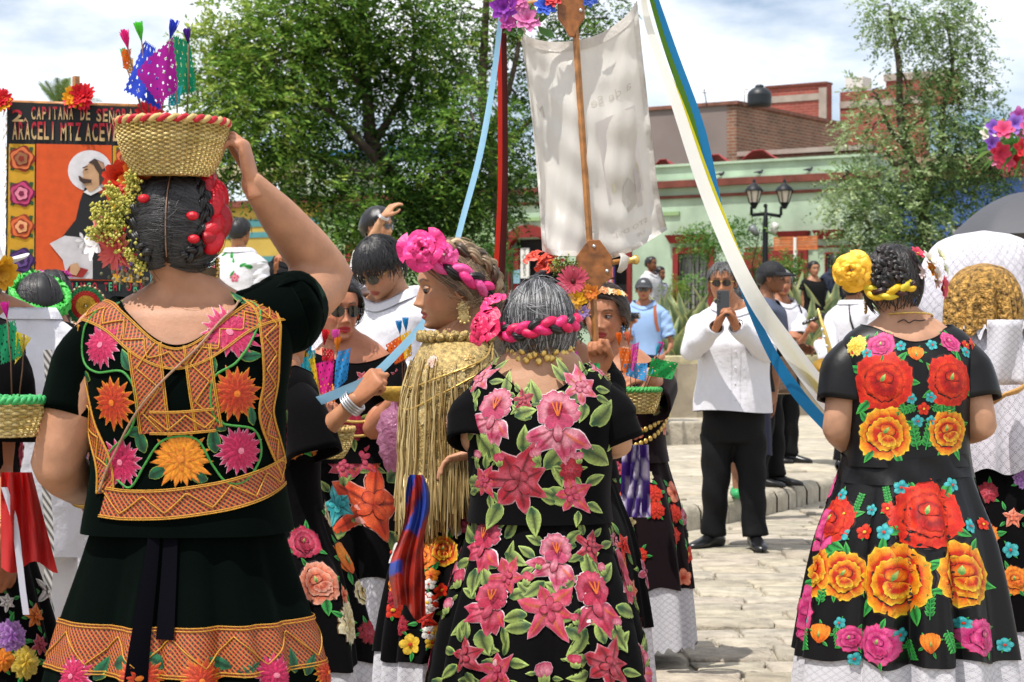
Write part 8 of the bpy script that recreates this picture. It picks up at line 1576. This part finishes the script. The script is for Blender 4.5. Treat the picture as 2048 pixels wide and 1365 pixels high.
tp = spline([(1034, 24), (1042, 62), (1062, 76), (1100, 84), (1150, 82), (1200, 68), (1250, 34), (1278, -4)], n); lf = spline([(1034, 24), (1050, 130), (1066, 260), (1078, 400), (1085, 510)], m_); rt = spline([(1278, -4), (1290, 110), (1306, 250), (1322, 380), (1341, 462)], m_); bt = spline([(1085, 510), (1110, 518), (1160, 520), (1210, 526), (1262, 510), (1300, 488), (1341, 462)], n)
def sat(u, v):
 i = u * (n - 1); j = v * (m_ - 1); li = lambda A, x: A[int(min(x, len(A) - 1.001))] * (1 - x % 1) + A[min(int(x) + 1, len(A) - 1)] * (x % 1)
 p = (1 - v) * li(tp, i) + v * li(bt, i) + (1 - u) * li(lf, j) + u * li(rt, j) - ((1 - u) * (1 - v) * tp[0] + u * (1 - v) * tp[-1] + (1 - u) * v * bt[0] + u * v * bt[-1])
 dz = .036 * math.sin(5 * u + 3.2 * v) + .024 * math.sin(11 * u - 4 * v + 1) * (.4 + .6 * v) + .012 * math.sin(19 * u + 6 * v) + .005 * math.sin(33 * v - 12 * u) + .004 * math.sin(47 * u + 21 * v) + .013 * math.sin(7 * v - 6 * u) * v + .004 * math.sin(60 * v) * (1 if u < .05 or u > .95 else 0)
 return BW(p[0], p[1], D + .045 + dz)
mb = MB(); mb.grid([[tuple(sat(i / (n - 1), j / (m_ - 1))) for i in range(n)] for j in range(m_)]); cl = mb.build('satin_cloth', m_sat, bn)
mb = MB()
for u0, u1 in ((.0, .07), (.93, 1.0)): mb.grid([[tuple(sat(u, j / 59) + Vector((0, -.004, 0))) for u in np.linspace(u0, u1, 4)] for j in range(60)])
mb.grid([[tuple(sat(i / 45, v) + Vector((0, -.005, 0))) for i in range(46)] for v in (.0, .03, .05)]); mb.grid([[tuple(sat(i / 45, v) + Vector((0, -.005, 0))) for i in range(46)] for v in (.95, .98, 1.0)]); mb.build('hem', mat('satin_hem', h('#d6d1ca'), .26, spec=.8, trans=.3, bump=(60, .6, .006)), bn)
m_ghost = mat('faint_print', h('#cbc6be'), .26, spec=.8, trans=.4); m_gy = mat('faint_yellow', h('#d8d2b9'), .26, spec=.8, trans=.4); m_gl = mat('faint_lilac', h('#d8d2d0'), .26, spec=.8, trans=.4)
def ghost(pts, m, name='print'):
 mb = MB(); mb.add([tuple(sat(u, v) + Vector((0, -.0035, 0))) for u, v in pts], [tuple(range(len(pts)))]); mb.build(name, m, bn)
def gtext(txt, u0, v0, size, k=1):
 cu = bpy.data.curves.new('t', 'FONT'); cu.body = txt; cu.size = 1; cu.align_x = 'CENTER'; cu.align_y = 'CENTER'; cu.resolution_u = 2; o = bpy.data.objects.new('t', cu); me = bpy.data.meshes.new_from_object(tmp_eval(o)); bpy.data.objects.remove(o)
 for v in me.vertices: x, y_ = v.co.x, v.co.y; v.co = sat(min(max(u0 - x * size, .01), .99), min(max(v0 - y_ * size * .55, .01), .99)) + Vector((0, -.0035, 0))
 me.materials.append(m_ghost); t = bpy.data.objects.new('lettering', me); COL.objects.link(t); t.parent = bn
gtext('a de Se', .72, .30, .09); gtext('STO DEL', .72, .85, .07); gtext('UE', .78, .91, .06); gtext('M', .22, .36, .12)
for i in range(5):
 for j in range(6): 
  if i in (0, 4) or j in (0, 5): continue
ghost([(.60, .38), (.86, .38), (.86, .70), (.60, .70)], m_gl); ghost([(.64, .62), (.84, .58), (.84, .62), (.64, .66)], m_gy); ghost([(.72, .64), (.76, .62), (.80, .66), (.79, .74), (.72, .76), (.69, .70)], m_ghost); ghost([(.80, .60), (.84, .60), (.84, .76), (.80, .76)], m_gl)
mb = MB(); mb.tube([BW(1243, 508, D - .01), BW(1250, 515, D - .025), BW(1246, 535, D - .02), BW(1238, 545, D - .01)], [.012, .018, .018, .010], 8, flat=(1, .35)); mb.build('satin_tie', m_sat, bn); mb = MB(); mb.tube([BW(1030, 12, D - .015), BW(1038, 40, D - .015), BW(1050, 66, D - .01)], [.014, .016, .012], 8, flat=(1, .4)); mb.build('satin_tie', m_sat, bn)
for px, py, r, c1, c2 in ((1008, 15, .05, '#7a1f9a', '#9a3ab8'), (1035, 0, .045, '#c8489a', '#d878b0'), (1055, 40, .05, '#d0589a', '#e08ac0'), (1015, 45, .032, '#b0389a', '#d060b0'), (1090, 14, .04, '#2a4ac8', '#4a70d8'), (1105, -2, .035, '#c8202a', '#d84048'), (1180, -2, .03, '#2a4ab0', '#4a6ac8')):
 mb = MB(); bloom(mb, BW(px, py, D - .03), (rnd.uniform(-.4, .4), -1, rnd.uniform(-.2, .5)), r, [h(c1), h(c2)], 7, layers=3, cup=.35, seed=px); mb.build('silk_flower', m_petal, bn)
mb = MB()
for i in range(16): p = BW(1010 + rnd.uniform(0, 80), 20 + rnd.uniform(-20, 40), D - .01); d = Vector((rnd.uniform(-1, 1), -.3, rnd.uniform(-1, .5))).normalized() * .06; s_ = d.cross(Vector((0, 1, 0))).normalized() * .012; mb.add([p, p + d * .5 + s_, p + d, p + d * .5 - s_], [(0, 1, 2, 3)], h('#4f7a3a'))
mb.build('silk_leaves', m_petal, bn, smooth=False, kind='stuff')
# ================================================================== painted banner at the back left
D = 11.0; pb = empty('painted_banner', W(150, 620, D)); tag(pb, 'painted processional banner with a kneeling monk on an orange field', 'banner'); O2 = Vector(pb.location)
def PW(px, py, k=0): return W(px, py, D) - O2 + Vector((0, -.0022 * k, 0))
def flat(name, pts, col, k, smooth_=False, n=40):
 if smooth_: Q = spline(list(pts) + [pts[0]], n)[:-1]
 else: Q = pts
 mt = mat('paint_' + col.strip('#'), h(col), .75, var=(20, .12)); mb = MB(); P = [PW(x, y, k) for x, y in Q]; mb.add([tuple(p) for p in P], [tuple(range(len(P)))]); bm_ = mb.build(name, mt, pb, smooth=False); return bm_
mb = MB(); mb.prism([PW(14, 204), PW(296, 216), PW(300, 615), PW(10, 605)], (0, .02, 0)); mb.build('cloth', mat('paint_black', h('#15181c'), .8), pb, smooth=False)
flat('panel', [(18, 288), (70, 289), (68, 560), (14, 558)], '#b88a1c', 1); flat('panel', [(226, 292), (284, 294), (284, 566), (226, 564)], '#b88a1c', 1); flat('panel', [(73, 288), (224, 291), (224, 562), (71, 560)], '#c24a16', 1)
flat('halo', [(180 + 44 * math.cos(a), 342 + 41 * math.sin(a)) for a in np.linspace(0, 2 * PI, 29)[:-1]], '#c9c6ca', 2)
flat('robe', [(170, 376), (192, 384), (212, 392), (224, 420), (224, 560), (186, 560), (176, 520), (150, 500), (112, 490), (130, 468), (152, 440), (160, 405)], '#121418', 3)
flat('habit', [(100, 488), (130, 472), (165, 476), (186, 520), (186, 558), (135, 558), (126, 520)], '#b9b5b8', 4); flat('collar', [(168, 385), (182, 392), (206, 380), (198, 368), (180, 376)], '#c9c6c4', 5)
flat('face', [(166, 344), (168, 356), (160, 352), (164, 362), (172, 374), (182, 384), (200, 370), (198, 340), (184, 326), (172, 334)], '#b08a68', 6, True)
flat('tonsure', [(178, 326), (190, 318), (208, 326), (214, 346), (208, 366), (200, 372), (199, 348), (192, 338), (188, 330)], '#3a2a22', 7); flat('beard', [(158, 352), (168, 358), (184, 360), (184, 366), (168, 368), (160, 362)], '#3a2620', 8); flat('scalp', [(196, 322), (206, 326), (212, 336), (206, 340)], '#9a7860', 8); flat('eye', [(170, 340), (175, 338), (177, 340), (172, 342)], '#2a1c18', 8); flat('brow', [(166, 336), (176, 332), (177, 334), (167, 338)], '#3a2620', 8)
flat('book', [(128, 552), (142, 530), (178, 540), (166, 556)], '#8c1c18', 6); flat('hand', [(140, 548), (142, 530), (156, 526), (162, 538), (154, 552)], '#b08a68', 7)
for a in range(6): flat('lily_petal', [(170, 482), (170 + 14 * math.cos(a * 1.05 - .25), 482 + 14 * math.sin(a * 1.05 - .25)), (170 + 19 * math.cos(a * 1.05), 482 + 19 * math.sin(a * 1.05)), (170 + 14 * math.cos(a * 1.05 + .25), 482 + 14 * math.sin(a * 1.05 + .25))], '#d3d0d2', 8)
def pflower(cx, cy, r, cs, kind=0):
 for a in range(4): a_ = .8 + a * 1.57; flat('painted_leaf', [(cx + r * .5 * math.cos(a_), cy + r * .5 * math.sin(a_)), (cx + r * 1.15 * math.cos(a_ - .2), cy + r * 1.15 * math.sin(a_ - .2)), (cx + r * 1.3 * math.cos(a_), cy + r * 1.3 * math.sin(a_)), (cx + r * .9 * math.cos(a_ + .3), cy + r * .9 * math.sin(a_ + .3))], '#1f4a26', 2)
 for l, (k, c_) in enumerate(((1.0, cs[0]), (.86, cs[1]), (.62, cs[0]), (.50, cs[2]), (.22, cs[0]))): flat('painted_flower', [(cx + r * k * (1 + .10 * math.cos(5 * a + l)) * math.cos(a), cy + r * k * (1 + .10 * math.cos(5 * a + l)) * math.sin(a)) for a in np.linspace(0, 2 * PI, 31)[:-1]], c_, 3 + l)
for x in (44, 256): pflower(x, 318, 25, ('#7a2010', '#c8693a', '#8a5a3a')); pflower(x, 388, 25, ('#6a1236', '#b83a6a', '#d07a90')); pflower(x, 454, 24, ('#8a3018', '#c8602e', '#d89a6a')); pflower(x, 522, 25, ('#2a1640', '#4a2a6a', '#5c3f7c'))
mR = mat('letter_red', h('#a01428'), .7); mC = mat('letter_cream', h('#b59a6c'), .7); mG = mat('letter_green', h('#3f9a6a'), .7)
Mx = Matrix.Rotation(R(90), 4, 'X'); s_ = D / F
def ptext(txt, px, py, wpx, hpx, m, k, rot=-.03):
 cu = bpy.data.curves.new('t', 'FONT'); cu.body = txt; cu.size = 1; cu.offset = .022; cu.align_x = 'CENTER'; cu.align_y = 'CENTER'; cu.resolution_u = 3; o = bpy.data.objects.new('t', cu); me = bpy.data.meshes.new_from_object(tmp_eval(o)); bpy.data.objects.remove(o)
 co = np.array([v.co[:] for v in me.vertices]); x0, x1 = co[:, 0].min(), co[:, 0].max(); y0, y1 = co[:, 1].min(), co[:, 1].max(); c = PW(px, py, k)
 for v in me.vertices: x = ((v.co.x - x0) / (x1 - x0) - .5) * wpx * s_; z = ((v.co.y - y0) / (y1 - y0) - .5) * hpx * s_; v.co = c + Vector((x, 0, z + x * rot))
 me.materials.clear()
 for mm in (m, mR): me.materials.append(mm)
 for p in me.polygons: p.material_index = 1 if (p.center.z - c.z) > hpx * s_ * .08 and m is mC else 0
 t = bpy.data.objects.new('lettering', me); COL.objects.link(t); t.parent = pb
ptext('2', 36, 232, 22, 24, mC, 3); ptext('A.', 52, 240, 9, 8, mC, 3)
for wd_, x0, x1, y_ in (('CAPITANA', 62, 148, 227), ('DE', 160, 182, 228), ('SEÑORA', 192, 268, 231)):
 st_ = (x1 - x0) / len(wd_)
 for i, ch in enumerate(wd_): ptext(ch, x0 + st_ * (i + .5), y_, st_ * (.78 if ch not in 'I' else .25), 26 if ch != 'Ñ' else 31, mC, 3)
for wd_, x0, x1, y_ in (('ARACELI', 24, 112, 262), ('MTZ', 120, 164, 264), ('ACEVEDO', 170, 266, 265)):
 st_ = (x1 - x0) / len(wd_)
 for i, ch in enumerate(wd_): ptext(ch, x0 + st_ * (i + .5), y_, st_ * (.8 if ch not in 'I' else .25), 36, mC, 3)
for wd_, x0, x1, y_ in (('DOMINGO', 112, 196, 574), ('TEH.', 208, 244, 574), ('OAX', 252, 290, 574)):
 st_ = (x1 - x0) / len(wd_)
 for i, ch in enumerate(wd_): ptext(ch, x0 + st_ * (i + .5), y_, st_ * (.75 if ch not in 'I.' else .25), 17, mG if i % 2 else mR, 3)
mb = MB()
for i in range(150): p = PW(12 + rnd.uniform(-7, 6), 212 + i * 2.6, -1); mb.add([p, p + Vector((.004, -.003, 0)), p + Vector((rnd.uniform(-.02, .01), rnd.uniform(-.02, .02), -.05))], [(0, 1, 2)], mixc(h('#8a6a2a'), h('#b8964a'), rnd.random()))
mb.build('gold_fringe', m_thread, pb, smooth=False, kind='stuff')
mb = MB(); mb.tube([PW(150, 640, -12), PW(150, 152, -12)], .02, 4); mb.build('pole', m_pole, pb, smooth=False); mb = MB(); mb.tube([PW(-10, 204, -8), PW(310, 214, -8)], .014, 8); mb.build('crossbar', m_pole, pb); mb = MB(); p = PW(150, 640, -12); mb.tube([p, Vector((p.x, p.y, -O2.z + .02))], .018, 8); mb.build('lower_pole', m_pole, pb)
for cx_, cy_, cs in ((8, 202, ('#c81c2c', '#e0a81c')), (152, 196, ('#e0a01c', '#c81c24')), (168, 192, ('#c01420', '#d8203a')), (300, 226, ('#b01424', '#c82038'))):
 mb = MB(); rg = random.Random(cx_)
 for l in range(3): bloom(mb, PW(cx_ + l * 5 - 5, cy_ + (l % 2) * 6, 8), (rg.uniform(-.5, .5), -1, rg.uniform(-.2, .6)), .068, [h(cs[l % 2]), h(cs[l % 2], 1.2)], 13, layers=4, cup=.5, wd=.2, seed=l)
 mb.build('paper_pompom', m_petal, pb)
# ================================================================== other held things
mb = MB(); c = PH['L']((1446, 607, 11.86)); mb.box((-.037, -.0045, -.075), (.037, .0045, .075), None, Matrix.Translation(PH['M'] @ c)); ph = mb.build('phone', mat('phone_body', h('#3a3d40'), .3, spec=.6), smooth=False); b = ph.modifiers.new('b', 'BEVEL'); b.width = .006; b.segments = 3; b.limit_method = 'NONE'
tag(ph, 'dark smartphone held up in both hands by the man in white', 'phone'); mb = MB(); cc = PH['M'] @ c
for dx, dz, r_ in ((-.022, .058, .007), (-.022, .036, .007), (-.022, .014, .007)): mb.tube([cc + Vector((dx, -.0045, dz)), cc + Vector((dx, -.0068, dz))], [r_, r_ * .9], 12)
mb.build('lens', m_lens, ph)
vc = empty('video_camera', W(1264, 634, 21.35)); tag(vc, 'small black video camera in the hand of the man in the cap', 'camera'); mb = MB(); mb.box((-.06, -.05, -.045), (.02, .05, .045)); o = mb.build('body', mat('camera_black', h('#1c1c20'), .4), vc, smooth=False); b = o.modifiers.new('b', 'BEVEL'); b.width = .012; b.segments = 3
mb = MB(); mb.tube([(.0, -.02, .01), (.06, -.05, .01), (.075, -.056, .01)], [.034, .034, .036], 14); mb.build('lens_barrel', mat('camera_black'), vc); mb = MB(); mb.tube([(.0755, -.0563, .01), (.078, -.0572, .01)], [.028, .026], 14); mb.build('lens', m_silver, vc)
cl_ = empty('clarinet', W(1612, 650, 17.9)); tag(cl_, 'black clarinet with silver keys held by the grey haired musician', 'clarinet'); O3 = Vector(cl_.location); A, B = W(1606, 648, 17.95) - O3, W(1646, 632, 17.75) - O3; mb = MB(); mb.tube([A, A.lerp(B, .25), A.lerp(B, .7), A.lerp(B, .9), B], [.014, .017, .018, .026, .034], 12); mb.build('body', m_shoe, cl_); mb = MB()
for t in (.1, .25, .4, .55, .7): p = A.lerp(B, t); mb.ell(p + Vector((0, -.02, .006)), (.010, .006, .010), None, 8, 5); mb.tube([p + Vector((0, -.019, .0)), A.lerp(B, t + .1) + Vector((0, -.019, 0))], .003, 5)
mb.build('keys', m_silver, cl_)
sx_ = empty('saxophone', W(1645, 700, 17.2)); tag(sx_, 'brass saxophone held by the musician seen from behind', 'saxophone'); O4 = Vector(sx_.location); mb = MB(); P = spline([W(1636, 618, 17.3) - O4, W(1642, 640, 17.25) - O4, W(1652, 672, 17.2) - O4, W(1662, 715, 17.2) - O4, W(1660, 742, 17.15) - O4, W(1648, 744, 17.1) - O4, W(1643, 730, 17.05) - O4], 30); mb.tube([tuple(p) for p in P], list(np.interp(np.linspace(0, 1, 30), [0, .2, .6, .85, 1], [.008, .014, .03, .045, .085])), 14, False); mb.build('tube', m_gold, sx_); mb = MB()
for k in range(8): p = Vector(P[8 + k * 2]); mb.ell(p + Vector((-.02, -.03, 0)), (.015, .008, .015), None, 8, 5)
mb.build('keys', m_silver, sx_)
bg = empty('shoulder_bag', W(1545, 790, 15.2)); tag(bg, 'large brown woven shoulder bag hanging behind the man with the phone', 'bag'); O5 = Vector(bg.location); mb = MB(); rows = []
for t in np.linspace(0, 1, 12): w0, w1 = (1497 + 14 * (1 - t)), (1585 + 12 * (1 - t)); rows.append([tuple(W((w0 + w1) / 2 + (w1 - w0) / 2 * math.cos(a) * (1 - .06 * (1 - t) ** 6), 786 - 108 * t, 15.2) - O5 + Vector((0, .09 * math.sin(a) * (1 - .35 * t), 0))) for a in np.linspace(0, 2 * PI, 33)[:-1]])
mb.grid(rows, True); o_ = len(mb.v); mb.f.append(tuple(range(32))[::-1]); mb.m.append(0); mb.build('body', mat('woven_brown', h('#6a5444'), .7, bump=(55, .9, .01), var=(40, .3)), bg)
mb = MB(); rows = [[tuple(W(1541 + 45 * math.cos(a), y_, 15.2) - O5 + Vector((0, .093 * math.sin(a), 0))) for a in np.linspace(0, 2 * PI, 33)[:-1]] for y_ in (788, 780)]; mb.grid(rows, True); mb.build('leather_base', mat('tan_base', h('#b8a48c'), .6), bg); mb = MB(); mb.tube([W(1508, 680, 15.15) - O5, W(1520, 625, 15.35) - O5, W(1545, 615, 15.5) - O5, W(1570, 680, 15.2) - O5], .010, 8); mb.build('handle', mat('woven_brown'), bg)
# umbrella and its holder
q = person('person mostly out of frame holding the dark umbrella', 2100, 13.4, 1.6, PI, skin='#9a6a4c', opt={'eyes': False}, vox=.02, hv=.007, arms={1: {'el': (.25, 0, 1.05), 'wl': (.17, -.05, 1.25), 'hand': 'grip', 'dir': (0, 0, 1)}}); huipil(q, m_black_velvet, .8, (.03, .03, 1.2), (.2, .08, .08), .003, 3); skirt(q, m_black_velvet, .85, .2, .19, .3, 5, 9, .1, .05); bun_hair(q, n=60)
um = empty('umbrella', W(2056, 470, 13.0)); tag(um, 'large dark grey umbrella above the white lace hood', 'umbrella'); mb = MB(); rows = []; hh = 86 * 13 / F; rr = 152 * 13 / F
for t in np.linspace(.02, 1, 10): rows.append([(rr * t * math.cos(a) * (1 - .05 * t * abs(math.sin(4 * a))), rr * t * math.sin(a) * (1 - .05 * t * abs(math.sin(4 * a))), hh * (1 - t ** 1.9) - .012 * t * abs(math.sin(4 * a))) for a in np.linspace(0, 2 * PI, 65)[:-1]])
mb.grid(rows, True); mb.build('canopy', mat('umbrella_grey', h('#4c4d52'), .6, bump=(20, .2)), um)
for k in range(8): a = 2 * PI * k / 8; mb = MB(); mb.tube([(rr * t * math.cos(a) * .995, rr * t * math.sin(a) * .995, hh * (1 - t ** 1.9) - .006) for t in np.linspace(.03, 1, 8)], .004, 5); mb.build('rib', m_iron, um)
mb = MB(); mb.tube([(0, 0, hh + .04), (0, 0, -.75)], .006, 8); mb.build('shaft', m_iron, um)
# tall flower spray on a red wrapped pole
fs_ = empty('flower_staff', (W(2052, 300, 14.2).x, 14.2, 0)); tag(fs_, 'tall staff topped with bright silk flowers at the right edge', 'flower staff'); O6 = Vector(fs_.location); mb = MB(); mb.tube([(0, 0, 0), W(2052, 340, 14.2) - O6, W(2050, 290, 14.2) - O6], .018, 8, col=h('#a81414')); mb.build('pole', m_ribbon, fs_); rg = random.Random(5)
for px, py, r_, c1, c2 in ((1988, 258, 18, '#6a3ab0', '#9a6ad0'), (1975, 270, 16, '#d8d0b8', '#f0ece0'), (2008, 262, 20, '#c82a5a', '#e0588a'), (2004, 250, 12, '#d8a82a', '#e8c84a'), (2030, 250, 20, '#7a48b8', '#a880d8'), (2040, 232, 18, '#c84ab0', '#d880c8'), (1985, 290, 18, '#5a2a8a', '#8a58b8'), (2000, 305, 20, '#b8183a', '#d83a5a'), (2012, 322, 20, '#c82a4a', '#e05a7a'), (2030, 318, 20, '#c81a2a', '#e03a4a'), (2010, 280, 18, '#e0d8d0', '#f4f0ec'), (1992, 322, 14, '#d86a9a', '#e898b8'), (2044, 300, 20, '#c8202c', '#d83a40'), (2046, 270, 18, '#b83a8a', '#d868a8'), (2025, 290, 18, '#3f8a3a', '#68a850'), (2062, 255, 20, '#c83a7a', '#d868a0'), (2070, 290, 22, '#8a3ab0', '#a868c8'), (2065, 320, 20, '#c82030', '#d84050')):
 mb = MB(); bloom(mb, W(px, py, 14.1 + rg.uniform(-.08, .12)) - O6, (rg.uniform(-.6, .3), -1, rg.uniform(-.3, .6)), r_ * 14.1 / F * 1.15, [h(c1), h(c2)], 6, layers=2, cup=.4, wd=.34, seed=px); mb.build('silk_flower', m_petal, fs_)
mb = MB()
for i in range(46):
 a = rg.uniform(0, 6.28); p = W(2020, 285, 14.15) - O6 + Vector((rg.uniform(-.1, .1), rg.uniform(-.05, .08), rg.uniform(-.08, .08))); d = Vector((math.cos(a), rg.uniform(-.4, .2), math.sin(a) * .8)) * rg.uniform(.14, .27); s_ = d.cross(Vector((0, 1, 0))).normalized() * .012; mb.add([p, p + d * .5 + s_, p + d - Vector((0, 0, .04)), p + d * .5 - s_], [(0, 1, 2, 3)], mixc(h('#3f7a34'), h('#88a858'), rg.random()))
mb.build('silk_leaves', m_petal, fs_, smooth=False, kind='stuff')
bpy.data.scenes.remove(TMP)
